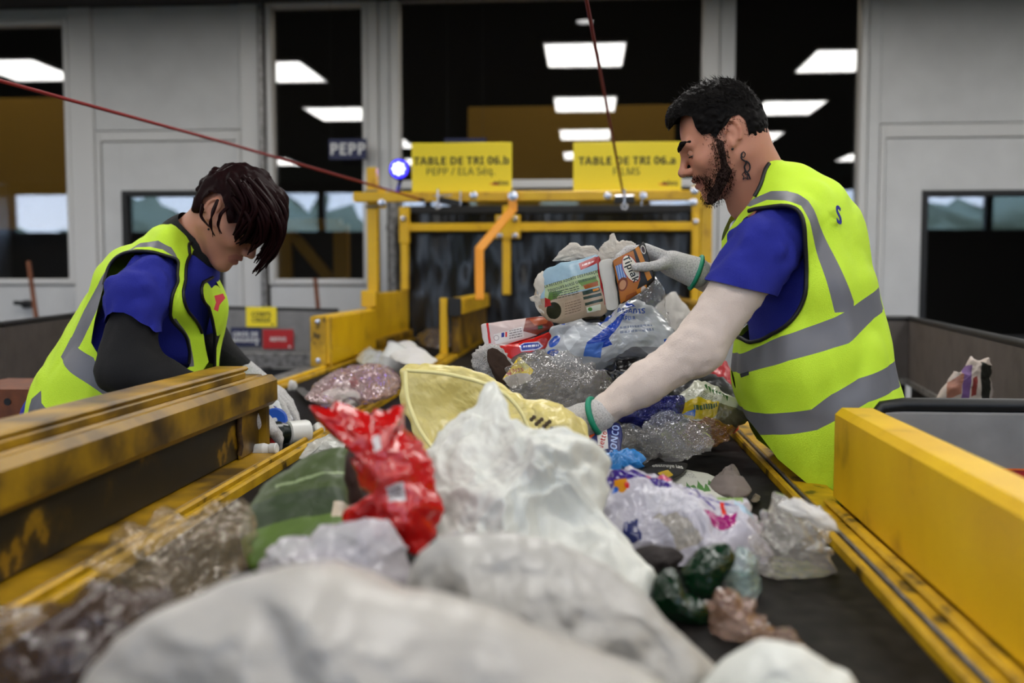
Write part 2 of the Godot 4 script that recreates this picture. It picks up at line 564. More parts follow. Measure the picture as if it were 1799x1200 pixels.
func build_outside() -> void:
	var rng := RandomNumberGenerator.new()
	rng.seed = 4
	var land := struct("ground_outside")
	part(land, "field", box(Vector3(-60, -1.2, 6.3), Vector3(60, -1.0, 90), 0.0), mat(Color(0.2, 0.25, 0.12), 0.95))
	var leaf := mat(Color(0.62, 0.66, 0.56), 0.9)  # pale haze put into the leaf colour
	var bark := mat(Color(0.12, 0.09, 0.06), 0.9)
	for i in 9:
		var x := -40.0 + i * 9.2 + rng.randf_range(-0.5, 0.5)
		var z := 26.0 + rng.randf_range(-4, 8)
		var h := rng.randf_range(5.0, 6.2)
		var rim := []
		for k in 10:
			var a := TAU * k / 10.0
			rim.append(Vector3(x + cos(a) * rng.randf_range(3.4, 4.3), -1.0 + h * 0.55 + sin(a) * h * 0.45, z))
		var t := thing("tree", "leafy tree outside the windows, %s of the row from the left" % ["first", "second", "third", "fourth", "fifth", "sixth", "seventh", "eighth", "ninth"][i], "tree", Vector3(x, -1, z), "trees outside")
		part(t, "trunk", tube([Vector3(x, -1, z), Vector3(x, 0.8, z)], 0.25), bark)
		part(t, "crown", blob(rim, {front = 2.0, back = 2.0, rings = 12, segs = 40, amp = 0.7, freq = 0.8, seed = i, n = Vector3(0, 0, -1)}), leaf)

# ---------------------------------------------------------------- conveyors
func build_conveyor() -> void:
	# right belt
	var b := thing("conveyor_belt", "wide black rubber belt carrying the heap of plastic bags", "conveyor", Vector3(-0.14, 0, -3.5))
	part(b, "belt", box(Vector3(-0.66, BELT - 0.02, -6.95), Vector3(0.385, BELT, 0.6)), M.belt)
	part(b, "underframe", boxes([[Vector3(-0.6, 0.4, -6.9), Vector3(-0.5, BELT - 0.03, 0.5)], [Vector3(0.25, 0.4, -6.9), Vector3(0.35, BELT - 0.03, 0.5)]]), M.rust)
	for z in [-6.4, -4.6, -2.8, -1.0, 0.4]:
		for x in [-0.55, 0.3]:
			part(b, "leg", box(Vector3(x - 0.04, 0, z - 0.04), Vector3(x + 0.04, 0.41, z + 0.04)), M.yellow)
	var rr := thing("side_rail", "worn yellow steel side rail with a groove along the belt's right edge", "rail", Vector3(0.45, BELT - 0.1, -3.5))
	part(rr, "inner_lip", box(Vector3(0.386, BELT - 0.03, -6.9), Vector3(0.4, BELT + 0.014, 0.5)), M.yellow_rail)
	part(rr, "groove", box(Vector3(0.4, BELT - 0.05, -6.9), Vector3(0.413, BELT - 0.004, 0.5)), M.rust)
	part(rr, "seam_strip", box(Vector3(0.413, BELT - 0.05, -6.9), Vector3(0.418, BELT + 0.005, 0.5)), M.steel)
	part(rr, "top_plate", box(Vector3(0.418, BELT - 0.05, -6.9), Vector3(0.485, BELT + 0.003, 0.5)), M.yellow_rail)
	part(rr, "outer_lip", box(Vector3(0.485, BELT - 0.16, -6.9), Vector3(0.515, BELT - 0.012, 0.5)), M.rust)
	# left belt
	var c := thing("conveyor_belt", "narrow black rubber belt with bottles in front of the woman", "conveyor", Vector3(-0.9, 0, -3.8))
	part(c, "belt", box(Vector3(-1.13, BELT - 0.02, -6.95), Vector3(-0.70, BELT, -0.6)), M.belt)
	part(c, "underframe", boxes([[Vector3(-1.1, 0.4, -6.9), Vector3(-1.02, BELT - 0.03, -0.7)], [Vector3(-0.8, 0.4, -6.9), Vector3(-0.72, BELT - 0.03, -0.7)]]), M.rust)
	for z in [-6.4, -4.6, -2.8, -1.0]:
		for x in [-1.06, -0.76]:
			part(c, "leg", box(Vector3(x - 0.03, 0, z - 0.04), Vector3(x + 0.03, 0.41, z + 0.04)), M.yellow)
	var dv := thing("divider_rail", "chipped yellow rail dividing the two belts", "rail", Vector3(-0.68, BELT - 0.05, -3.5))
	part(dv, "lip", box(Vector3(-0.698, BELT - 0.04, -6.9), Vector3(-0.688, BELT + 0.022, 0.3)), M.yellow_rail)
	part(dv, "groove", box(Vector3(-0.688, BELT - 0.04, -6.9), Vector3(-0.678, BELT + 0.006, 0.3)), M.rust)
	part(dv, "lip", box(Vector3(-0.678, BELT - 0.04, -6.9), Vector3(-0.661, BELT + 0.018, 0.3)), M.yellow_rail)
	var lr := thing("side_rail", "thin yellow side rail with grey shelf along the narrow belt", "rail", Vector3(-1.2, BELT - 0.1, -4.5))
	part(lr, "inner_lip", box(Vector3(-1.155, BELT - 0.04, -6.9), Vector3(-1.131, BELT + 0.012, -0.6)), M.yellow_rail)
	part(lr, "outer_lip", box(Vector3(-1.185, BELT - 0.04, -6.9), Vector3(-1.165, BELT + 0.018, -0.6)), M.yellow)
	part(lr, "shelf", box(Vector3(-1.3, BELT - 0.04, -4.5), Vector3(-1.186, BELT + 0.004, -2.9)), M.steel)
	build_guards()
	build_gantry()
	build_chutes()

func build_guards() -> void:
	# near left guard: channel beam, overhanging top angle, web below dark with grime and painted vignette
	var g := thing("belt_guard", "grimy yellow steel guard channel in the near left foreground", "guard", Vector3(-0.74, BELT, -1.3))
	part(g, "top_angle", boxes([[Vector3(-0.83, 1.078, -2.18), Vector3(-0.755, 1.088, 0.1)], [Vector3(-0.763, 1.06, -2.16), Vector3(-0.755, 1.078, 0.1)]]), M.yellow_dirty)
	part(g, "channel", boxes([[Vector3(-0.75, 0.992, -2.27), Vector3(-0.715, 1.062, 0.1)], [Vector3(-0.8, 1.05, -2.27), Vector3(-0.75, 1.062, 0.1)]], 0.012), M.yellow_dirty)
	part(g, "web", box(Vector3(-0.772, BELT + 0.02, -2.22), Vector3(-0.757, 0.995, 0.1)), M.yellow_grimy_vignette)
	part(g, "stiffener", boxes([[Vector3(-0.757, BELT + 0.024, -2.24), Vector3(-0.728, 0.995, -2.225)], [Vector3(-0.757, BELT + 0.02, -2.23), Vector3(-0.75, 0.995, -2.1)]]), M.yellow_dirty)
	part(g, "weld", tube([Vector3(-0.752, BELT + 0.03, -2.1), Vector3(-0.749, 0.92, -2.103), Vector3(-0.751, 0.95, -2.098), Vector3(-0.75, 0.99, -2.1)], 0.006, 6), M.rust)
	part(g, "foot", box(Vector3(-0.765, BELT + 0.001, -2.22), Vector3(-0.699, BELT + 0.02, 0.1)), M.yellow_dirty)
	# near right guard: thick panel
	var r := thing("belt_guard", "thick bright yellow guard panel in the near right foreground", "guard", Vector3(0.5, BELT, -0.9))
	part(r, "panel", box(Vector3(0.455, BELT + 0.004, -1.86), Vector3(0.533, 1.05, 0.3), 0.012), M.yellow)
	part(r, "foot", box(Vector3(0.435, BELT + 0.004, -1.84), Vector3(0.454, BELT + 0.014, 0.3)), M.yellow_rail)
	# far left guards
	var f := thing("belt_guard", "low boxy yellow guard beside the navy and red bin signs", "guard", Vector3(-1.2, BELT, -4.9))
	part(f, "body", box(Vector3(-1.235, BELT + 0.019, -5.35), Vector3(-1.14, 1.11, -4.4), 0.008), M.yellow)
	part(f, "end_plate", boxes([[Vector3(-1.237, BELT + 0.012, -4.4), Vector3(-1.165, 1.108, -4.394)], [Vector3(-1.148, BELT + 0.012, -4.4), Vector3(-1.139, 1.108, -4.392)]], 0.002), M.yellow_rail)
	part(f, "bolt", lathe(Vector3(-1.2, 1.085, -4.394), Vector3(0, 0, 1), [Vector2(0.012, 0), Vector2(0.012, 0.006), Vector2(0, 0.008)], 8), M.chrome)
	part(f, "bolt", lathe(Vector3(-1.2, 0.91, -4.394), Vector3(0, 0, 1), [Vector2(0.012, 0), Vector2(0.012, 0.006), Vector2(0, 0.008)], 8), M.chrome)
	var f2 := thing("belt_guard", "taller yellow guard plate running from the gantry post to the curtain", "guard", Vector3(-1.18, BELT, -6.1))
	part(f2, "plate", box(Vector3(-1.2, BELT + 0.019, -6.5), Vector3(-1.165, 1.195, -5.36), 0.006), M.yellow)
	part(f2, "kick_strip", box(Vector3(-1.164, BELT + 0.019, -6.5), Vector3(-1.14, BELT + 0.07, -5.36), 0.006), M.yellow_dirty)
	part(f2, "end_lip", box(Vector3(-1.225, BELT + 0.25, -5.42), Vector3(-1.14, 1.21, -5.358), 0.006), M.yellow)
	# divider guard between the belts
	var d := thing("belt_guard", "yellow guard box on the divider between the two belts", "guard", Vector3(-0.67, BELT, -5.9))
	part(d, "beam", box(Vector3(-0.71, 1.09, -6.5), Vector3(-0.63, 1.175, -5.02), 0.006), M.yellow)
	part(d, "web", box(Vector3(-0.69, BELT + 0.023, -6.5), Vector3(-0.65, 1.09, -5.1), 0.004), M.yellow_dirty)
	part(d, "end_post", box(Vector3(-0.735, BELT + 0.02, -5.03), Vector3(-0.7, 1.18, -4.98), 0.004), M.yellow)
	part(d, "end_slot", box(Vector3(-0.7, 1.085, -5.02), Vector3(-0.63, 1.18, -5.0), 0.004), M.black)
	part(d, "bottom_strap", bar(Vector3(-0.717, BELT + 0.025, -5.0), Vector3(-0.69, BELT + 0.02, -4.2), 0.04, 0.012), M.yellow_rail)
	# far right guard
	var e := thing("belt_guard", "yellow guard plate at the far right below the gantry", "guard", Vector3(0.5, BELT, -5.6))
	part(e, "plate", box(Vector3(0.52, BELT - 0.02, -6.5), Vector3(0.56, 1.16, -4.2), 0.006), M.yellow)
	part(e, "lip", box(Vector3(0.5, 1.14, -6.5), Vector3(0.57, 1.165, -4.2), 0.006), M.yellow_dirty)

func bolt(parent: Node3D, at: Vector3, r := 0.014) -> void:
	part(parent, "bolt", lathe(at, Vector3(0, 0, 1), [Vector2(r * 1.5, 0), Vector2(r * 1.5, 0.003), Vector2(r, 0.004), Vector2(r * 0.9, 0.012), Vector2(0, 0.013)], 10), M.chrome)

func build_gantry() -> void:
	var z := -5.4
	var g := thing("gantry", "yellow steel gantry spanning both belts and carrying the two signs", "gantry", Vector3(-0.28, BELT, z))
	var yt := 1.719
	var w := 0.052
	var xl := -1.175
	var xr := 0.642
	part(g, "crossbeam", box(Vector3(-1.266, yt - 0.026, z - w / 2), Vector3(xr + 0.01, yt + 0.026, z + w / 2)), M.yellow)
	part(g, "post", box(Vector3(xl - 0.028, 1.2, z - 0.09), Vector3(xl + 0.028, 1.884, z - 0.03)), M.yellow)
	part(g, "post", box(Vector3(xr - 0.03, BELT - 0.02, z - 0.09), Vector3(xr + 0.03, 1.758, z - 0.03)), M.yellow)
	part(g, "bracket", box(Vector3(xl - 0.02, yt - 0.06, z - 0.03), Vector3(xl + 0.08, yt + 0.05, z - 0.026)), M.yellow)
	part(g, "bracket", box(Vector3(xr - 0.085, yt - 0.07, z + 0.027), Vector3(xr - 0.03, yt + 0.05, z + 0.034)), M.yellow)
	part(g, "clamp", tube([Vector3(xl - 0.035, yt - 0.05, z - 0.02), Vector3(xl + 0.035, yt - 0.05, z - 0.02)], 0.006, 6), M.steel)
	part(g, "clamp", tube([Vector3(xl - 0.035, yt + 0.035, z - 0.02), Vector3(xl + 0.035, yt + 0.035, z - 0.02)], 0.006, 6), M.steel)
	part(g, "clamp", tube([Vector3(xr - 0.05, yt - 0.04, z - 0.01), Vector3(xr + 0.035, yt - 0.04, z - 0.01)], 0.006, 6), M.steel)
	for p in [Vector3(-0.606, 1.724, -5.37), Vector3(0.113, 1.717, -5.37), Vector3(0.3, 1.716, -5.37), Vector3(-1.106, 1.687, -5.37), Vector3(0.568, 1.74, -5.36), Vector3(0.563, 1.68, -5.36)]:
		bolt(g, p)
	# bent orange strut
	var st := new_st()
	var pts := [Vector3(-0.397, 1.731, -5.36), Vector3(-0.393, 1.646, -5.35), Vector3(-0.563, 1.431, -5.25), Vector3(-0.556, 1.177, -5.2)]
	for i in 3:
		var m := bar(pts[i], pts[i + 1] + (pts[i + 1] - pts[i]).normalized() * 0.012, 0.046, 0.022, Vector3(0, 0, 1))
		st.append_from(m, 0, Transform3D())
	part(g, "bent_strut", st.commit(), M.orange, "orange bent flat strut")
	bolt(g, Vector3(-0.392, 1.717, -5.34), 0.018)
	# rear frame with the black strip curtain
	var rz := -6.4
	var f := thing("curtain_frame", "lower yellow frame behind the gantry holding the black curtain", "frame", Vector3(-0.25, BELT, rz))
	var yb := 1.603
	var x0 := -1.171
	var x1 := -0.510
	var x2 := 0.695
	part(f, "post", box(Vector3(x0 - 0.024, 1.2, rz - 0.025), Vector3(x0 + 0.024, yb, rz + 0.025)), M.yellow)
	part(f, "sleeve", box(Vector3(x0 - 0.032, 1.5, rz - 0.03), Vector3(x0 + 0.032, 1.733, rz + 0.03)), M.yellow)
	part(f, "post", box(Vector3(x1 - 0.026, 1.17, rz - 0.025), Vector3(x1 + 0.026, 1.737, rz + 0.025)), M.yellow)
	part(f, "post", box(Vector3(x2 - 0.03, BELT, rz - 0.025), Vector3(x2 + 0.03, 1.756, rz + 0.025)), M.yellow)
	part(f, "crossbar", box(Vector3(x0 + 0.024, yb - 0.025, rz - 0.02), Vector3(x1 - 0.026, yb + 0.025, rz + 0.02)), M.yellow)
	part(f, "crossbar", box(Vector3(x1 + 0.026, yb - 0.027, rz - 0.02), Vector3(x2 - 0.03, yb + 0.027, rz + 0.02)), M.yellow)
	part(f, "gusset", box(Vector3(x1 - 0.07, yb - 0.075, rz + 0.026), Vector3(x1 + 0.09, yb + 0.075, rz + 0.032)), M.yellow)
	for p in [Vector3(-0.551, 1.547, -6.36), Vector3(-0.453, 1.547, -6.36), Vector3(-0.551, 1.652, -6.36), Vector3(-0.453, 1.651, -6.36), Vector3(-1.17, 1.658, -6.36), Vector3(0.683, 1.632, -6.36)]:
		bolt(f, p, 0.012)
	# the strips, each a thing of its own
	var strip_m := mat(Color(0.03, 0.03, 0.034), 0.22)
	strip_m.normal_enabled = true
	strip_m.normal_texture = noise_tex([], 0.008, 77, 256, 3, FastNoiseLite.TYPE_SIMPLEX_SMOOTH, true, 6.0)
	strip_m.normal_scale = 0.45
	tri(strip_m, 1.2)
	strip_m.uv1_scale = Vector3(2.6, 0.35, 2.6)
	var names := 14
	var ct := thing("strip_curtain", "black plastic strip curtain hanging behind the yellow frames", "curtain", Vector3(-0.25, BELT, -6.55))
	for i in names:
		var xa := x0 - 0.02 + i * (x2 - x0 + 0.04) / names
		var wd := (x2 - x0 + 0.04) / names + 0.03
		var zz := -6.55 - 0.012 * (i % 2)
		var ss := new_st()
		var n := 9
		for k in n:
			var u0 := xa + wd * k / n
			var u1 := xa + wd * (k + 1) / n
			var b0 := 0.012 * sin(PI * k / n) + 0.004 * sin(i * 2.3)
			var b1 := 0.012 * sin(PI * (k + 1) / n) + 0.004 * sin(i * 2.3)
			var lean := 0.03 * sin(i * 1.7)
			quad(ss, Vector3(u0, 1.72, zz), Vector3(u1, 1.72, zz), Vector3(u1, BELT + 0.01, zz + b1 * 2 + lean), Vector3(u0, BELT + 0.01, zz + b0 * 2 + lean))
		part(ct, "strip", ss.commit(), strip_m)
	part(ct, "hanging_rail", box(Vector3(x0 - 0.03, 1.7, -6.6), Vector3(x2 + 0.03, 1.75, -6.53)), M.black)
	# grey pipe by the left posts
	var pp := thing("steel_pipe", "upright grey steel pipe behind the left gantry post", "pipe", Vector3(-1.301, 0, -6.7))
	var px := -1.301
	part(pp, "pipe", tube([Vector3(px, 0, -6.7), Vector3(px, 1.800, -6.7)], 0.045, 16), M.steel)
	part(pp, "collar", tube([Vector3(px, 1.598, -6.7), Vector3(px, 1.632, -6.7)], 0.052, 16), M.steel)
	# rotating beacon
	var bc := Vector3(-1.048, 1.888, -5.6)
	var be := thing("warning_beacon", "round blue-lit warning beacon beside the left yellow sign", "beacon", bc)
	var glow := mat(Color(0.3, 0.3, 1.0), 0.3)
	glow.emission_enabled = true
	glow.emission = Color(0.25, 0.2, 1.0)
	glow.emission_energy_multiplier = 1.2
	var core := mat(Color(0.8, 0.85, 1.0), 0.3)
	core.emission_enabled = true
	core.emission = Color(0.75, 0.82, 1.0)
	core.emission_energy_multiplier = 4.0
	part(be, "lamp_body", lathe(bc, Vector3(0, 0, 1), [Vector2(0, -0.05), Vector2(0.05, -0.045), Vector2(0.062, 0.0), Vector2(0.058, 0.03), Vector2(0.05, 0.035)], 24), M.black_gloss)
	part(be, "light_lens", lathe(bc, Vector3(0, 0, 1), [Vector2(0.056, 0.028), Vector2(0.048, 0.044), Vector2(0.03, 0.05), Vector2(0, 0.052)], 24), glow)
	for k in 9:
		var a := TAU * k / 8.0
		var o := bc + (Vector3(cos(a), sin(a), 0) * 0.028 if k < 8 else Vector3.ZERO)
		part(be, "led", lathe(o + Vector3(0, 0, 0.046), Vector3(0, 0, 1), [Vector2(0.009, 0), Vector2(0.008, 0.007), Vector2(0, 0.009)], 10), core)
	part(be, "stalk", tube([bc + Vector3(0.0, -0.055, -0.01), Vector3(bc.x, yt + 0.02, -5.5), Vector3(bc.x, yt - 0.01, -5.42)], 0.012, 8), M.black)
	var ol := OmniLight3D.new()
	ol.name = "beacon_light"
	ol.light_color = Color(0.3, 0.3, 1.0)
	ol.light_energy = 0.05
	ol.light_size = 0.03
	ol.omni_range = 6.0
	ol.shadow_enabled = true
	ol.position = Vector3(0, 0, 0.075)
	be.add_child(ol)
	# emergency pull cords and their switches
	rope("long red pull cord slanting across to the left", [Vector3(-0.864, 1.693, -5.3), Vector3(-1.312, 1.775, -3.6), Vector3(-1.509, 1.792, -2.5), Vector3(-1.732, 1.827, -1.9)])
	rope("red pull cord rising from the right sign past the ceiling lights", [Vector3(0.201, 1.691, -5.36), Vector3(0.063, 1.953, -3.7), Vector3(-0.003, 2.06, -2.85), Vector3(-0.053, 2.149, -2.2)])
	for q in [[Vector3(-0.726, 1.695, -5.3), -1.0], [Vector3(0.198, 1.687, -5.3), 0.0]]:
		var at: Vector3 = q[0]
		var sw := thing("pull_cord_switch", ["small black pull cord switch with steel eyebolts under the left sign", "small black pull cord switch with steel eyebolts under the right sign"][0 if q[1] < 0 else 1], "switch", at, "pull cord switches")
		var lean: float = q[1] * 0.06
		part(sw, "housing", bar(at + Vector3(-0.055, 0.0, 0), at + Vector3(0.055, lean * 0.4, 0), 0.03, 0.035), M.black)
		part(sw, "clamp_plate", bar(at + Vector3(-0.05 + lean * 0.6, 0.02, 0.02), at + Vector3(0.05 + lean * 0.6, 0.022, 0.02), 0.012, 0.008), M.chrome)
		part(sw, "eyebolt", tube([at + Vector3(lean, 0.055, 0.025), at + Vector3(lean, -0.02, 0.025)], 0.006, 8), M.chrome)
		part(sw, "eyebolt", tube([at + Vector3(0.09 + lean * 0.5, 0.045, 0.02), at + Vector3(0.09 + lean * 0.5, -0.03, 0.02)], 0.004, 8), M.chrome)
		var eye := []
		for k in 12: eye.append(at + Vector3(lean + cos(TAU * k / 12) * 0.014, -0.036 + sin(TAU * k / 12) * 0.014, 0.025))
		part(sw, "eye_ring", tube(eye, 0.005, 8, true), M.chrome)

func rope(label: String, pts: Array) -> void:
	var t := thing("safety_rope", label, "rope", pts[0])
	part(t, "cord", tube(pts, 0.0055, 8), M.rope)
	part(t, "thimble", tube([pts[0], pts[0].lerp(pts[1], 0.03)], 0.009, 8), M.rust)

func build_chutes() -> void:
	# right near bin front
	var z := -1.93
	var b := thing("sorting_bin", "grey steel bin panel with black rim behind the right yellow guard", "bin", Vector3(0.95, 0, z))
	part(b, "panel", box(Vector3(0.56, 0.55, z), Vector3(1.5, 1.035, z + 0.02)), M.grey_panel)
	part(b, "rim", tube([Vector3(0.545, 1.02, z + 0.01), Vector3(0.56, 1.042, z + 0.01), Vector3(0.6, 1.048, z + 0.01), Vector3(1.5, 1.048, z + 0.01)], 0.013, 8), M.black)
	part(b, "side", box(Vector3(1.5, 0.55, z - 0.02), Vector3(1.52, 1.035, z + 0.02)), M.grey_panel)
	part(b, "support", boxes([[Vector3(0.62, 0, z), Vector3(0.67, 0.55, z + 0.03)], [Vector3(1.4, 0, z), Vector3(1.45, 0.55, z + 0.03)]]), M.steel)
	var rs := thing("bin_sign", "dark red sign on the grey panel at the right edge", "sign", Vector3(0.791, 0.903, -1.9))
	part(rs, "plate", plate([Vector2(0.7559, 0.9277), Vector2(0.8790, 0.9294), Vector2(0.8812, 0.8651), Vector2(0.7701, 0.8697)], -1.905, 0.003), M.sign_red)
	part(rs, "edge_strip", box(Vector3(0.756, 0.928, -1.907), Vector3(0.879, 0.931, -1.902), 0.0), M.ink_orange)
	lettering(rs, "REFUS", Vector3(0.834, 0.878, -1.903), 0.016, M.ink_white, Basis(), 700)
	# right far chute: two panels meeting in a corner
	var c := thing("sorting_chute", "grey-brown chute with black rim behind the man", "chute", Vector3(1.6, 0, -4.2))
	var k0 := Vector3(1.313, 1.1, -4.55)
	var k1 := Vector3(1.441, 1.1, -4.55)
	var k2 := Vector3(1.175, 1.102, -2.6)
	wing(c, k0, k1, 0.27)
	wing(c, k1, k2, 0.27)
	part(c, "ledge", bar(k1 + Vector3(0, -0.28, 0), k2 + Vector3(0, -0.28, 0), 0.03, 0.03), M.steel)
	part(c, "ledge", bar(k0 + Vector3(0, -0.28, 0), k1 + Vector3(0, -0.28, 0), 0.03, 0.03), M.steel)
	part(c, "dark_opening", bar(k1 + Vector3(0.02, -0.72, 0), k2 + Vector3(0.02, -0.72, 0), 0.02, 0.86), M.black)  # black sheet stands for the shaded opening under the chute
	part(c, "dark_opening", bar(k0 + Vector3(0, -0.72, -0.05), k1 + Vector3(0, -0.72, -0.05), 0.02, 0.86), M.black)
	part(c, "hopper_floor", boxes([[Vector3(0.75, 0.78, -4.5), Vector3(1.2, 0.8, -2.7)]]), M.dark_panel)
	part(c, "support", box(Vector3(0.9, 0, -3.7), Vector3(1.0, 0.78, -3.6)), M.steel)
	# left chute, dark
	var d := thing("sorting_chute", "dark grey chute panel with black rim behind the woman's back", "chute", Vector3(-2.4, 0, -4.2))
	var l0 := Vector3(-2.274, 1.098, -3.5)
	var l1 := Vector3(-2.261, 1.101, -3.7)
	var l2 := Vector3(-2.417, 1.105, -4.6)
	wing(d, l0, l1, 0.3)
	wing(d, l1, l2, 0.3)
	part(d, "ledge", bar(l1 + Vector3(0, -0.31, 0), l2 + Vector3(0, -0.3, 0), 0.04, 0.03), M.steel)
	part(d, "dark_opening", bar(l1 + Vector3(-0.02, -0.73, -0.02), l2 + Vector3(-0.02, -0.73, -0.02), 0.02, 0.8), M.black)  # black sheet in place of the dark space below the ledge
	# far chute with the three signs
	var fz := -5.85
	var f := thing("sorting_chute", "light grey chute panel bearing yellow, navy and red signs", "chute", Vector3(-1.85, 0, fz))
	var fx0 := -2.192
	var fx1 := -1.475
	var fy := 1.093
	part(f, "panel", box(Vector3(fx0, fy - 0.26, fz - 0.02), Vector3(fx1, fy, fz)), M.grey_panel)
	part(f, "rim", tube([Vector3(fx0, fy + 0.005, fz - 0.01), Vector3(fx1, fy - 0.01, fz - 0.01)], 0.013, 8), M.black)
	part(f, "ledge", box(Vector3(fx0, fy - 0.35, fz - 0.02), Vector3(fx1, fy - 0.262, fz + 0.03)), M.steel)
	part(f, "dark_opening", box(Vector3(fx0, 0, fz - 0.02), Vector3(fx1, fy - 0.36, fz)), M.black)  # shade of the opening beneath, given as a black sheet
	part(f, "side_sheet", bar(Vector3(fx0, fy - 0.13, fz - 0.02), Vector3(fx0 - 0.6, fy - 0.13, fz + 0.6), 0.02, 0.26), M.dark_panel)
	var sg := [["yellow bin sign with black two-line lettering, above the navy one", Vector3(-1.941, 1.045, -5.84), 56.0, 36.0, "CORPS", "CREUX", M.sign_yellow, M.ink], ["navy bin sign with white two-line lettering", Vector3(-2.039, 0.925, -5.84), 55.0, 34.0, "GROS DE", "MAGASIN", M.sign_navy, M.ink_white], ["red bin sign with white lettering beside the navy one", Vector3(-1.84, 0.912, -5.84), 56.0, 35.0, "REFUS", "", M.sign_red, M.ink_white]]
	for s in sg:
		var at: Vector3 = s[1]
		var k := 5.84 / 1750.0
		var t := thing("bin_sign", s[0], "sign", at, "bin signs on the far chute")
		part(t, "plate", box(at + Vector3(-s[2] * k / 2, -s[3] * k / 2, -0.004), at + Vector3(s[2] * k / 2, s[3] * k / 2, 0.001), 0.001), s[6])
		if s[5]:
			lettering(t, s[4], at + Vector3(0, 0.016, 0.002), 0.038, s[7], Basis(), 800)
			lettering(t, s[5], at + Vector3(0, -0.019, 0.002), 0.036, s[7], Basis(), 800)
		else:
			lettering(t, s[4], at + Vector3(0, 0, 0.002), 0.034, s[7], Basis(), 800)
		part(t, "logo_mark", box(at + Vector3(s[2] * k / 2 - 0.03, -s[3] * k / 2 + 0.008, 0.001), at + Vector3(s[2] * k / 2 - 0.018, -s[3] * k / 2 + 0.02, 0.0016), 0.0), s[7])
	# wooden box at the left edge
	var wb := thing("wooden_crate", "brown wooden crate side with a round hole at the left edge", "crate", Vector3(-1.75, 0, -2.75))
	part(wb, "board", plate([Vector2(-1.8976, 0.9611), Vector2(-1.5670, 0.9639), Vector2(-1.5471, 0.8383), Vector2(-1.6454, 0.7705), Vector2(-1.9053, 0.7670)], -2.75, 0.02), M.wood)
	part(wb, "box_body", box(Vector3(-1.919, 0.763, -2.77) + Vector3(0, -0.5, -0.4), Vector3(-1.686, 0.951, -2.77) + Vector3(0, 0, -0.005)), M.wood)
	part(wb, "hand_hole", lathe(Vector3(-1.668, 0.927, -2.748), Vector3(0, 0, 1), [Vector2(0.011, 0), Vector2(0.0105, 0.0015), Vector2(0, 0.001)], 14), M.black)
	part(wb, "support", boxes([[Vector3(-1.972, 0.739, -2.9) + Vector3(0, -0.9, 0), Vector3(-1.866, 0.749, -2.85)]]), M.wood)
	# leaning brooms by the wall
	for q in [["brown broom handle leaning under the left window", Vector3(-3.778, 0.996, -6.6), Vector3(-3.909, 1.39, -6.75)], ["short light wooden broom handle under the second window", Vector3(-1.828, 1.057, -6.7), Vector3(-1.873, 1.27, -6.8)]]:
		var t := thing("broom", q[0], "broom", Vector3(q[1].x, 0, q[1].z), "brooms")
		var a: Vector3 = q[1]
		var b2: Vector3 = q[2]
		var ft := b2.lerp(a, (b2.y - 0.06) / (b2.y - a.y))
		part(t, "handle", tube([ft, b2], 0.016, 8), M.wood)
		part(t, "head", box(ft + Vector3(-0.15, -0.06, -0.03), ft + Vector3(0.15, 0.0, 0.03)), M.black)
	var hk := thing("door_handle", "black lever handle beside the left broom", "handle", Vector3(-4.077, 1.092, -6.95))
	part(hk, "lever", bar(Vector3(-4.13, 1.097, -6.93), Vector3(-4.014, 1.089, -6.93), 0.03, 0.03), M.black)
	part(hk, "rose", lathe(Vector3(-4.058, 1.087, -6.99), Vector3(0, 0, 1), [Vector2(0.03, 0), Vector2(0.03, 0.05), Vector2(0, 0.06)], 12), M.black)
	# ochre panels and a braced machine frame in the hall beyond
	var mp := thing("ochre_panel", "large ochre panel in the dark hall behind the middle window", "machine", Vector3(0.0, 0, -9.5))
	var och := mat(Color(0.5, 0.38, 0.06), 0.8)
	part(mp, "panel", box(Vector3(-1.126, 0, -9.9), Vector3(0.817, 2.886, -9.5)), och)
	part(mp, "base", box(Vector3(-1.245, 0, -10), Vector3(0.870, 0.9, -9.45)), M.black)
	var m2 := thing("ochre_panel", "long ochre panel behind the left window", "machine", Vector3(-6.0, 0, -9.5))
	part(m2, "panel", box(Vector3(-7.0, 1.75, -9.9), Vector3(-4.942, 3.028, -9.5)), och)
	part(m2, "base", box(Vector3(-7.0, 0, -9.9), Vector3(-4.942, 1.75, -9.55)), M.black)
	var m3 := thing("braced_machine", "ochre braced machine frame low behind the second window", "machine", Vector3(-2.2, 0, -8.6))
	var a0 := Vector3(-2.636, 1.738, -8.6)
	var a1 := Vector3(-2.13, 1.736, -8.6)
	part(m3, "crossbar", bar(a0, a1, 0.1, 0.1), och)
	part(m3, "brace", bar(a0, Vector3(-2.236, 1.265, -8.6), 0.09, 0.09), och)
	part(m3, "post", bar(a0, Vector3(a0.x, 0, a0.z), 0.12, 0.12, Vector3(0, 0, 1)), och)
	part(m3, "post", bar(a1, Vector3(a1.x, 0, a1.z), 0.12, 0.12, Vector3(0, 0, 1)), och)

func wing(c: Node3D, a: Vector3, b: Vector3, h: float) -> void:
	part(c, "panel", bar(a + Vector3(0, -h / 2, 0), b + Vector3(0, -h / 2, 0), 0.02, h), M.dark_panel)
	part(c, "rim", tube([a, b], 0.014, 8), M.black)

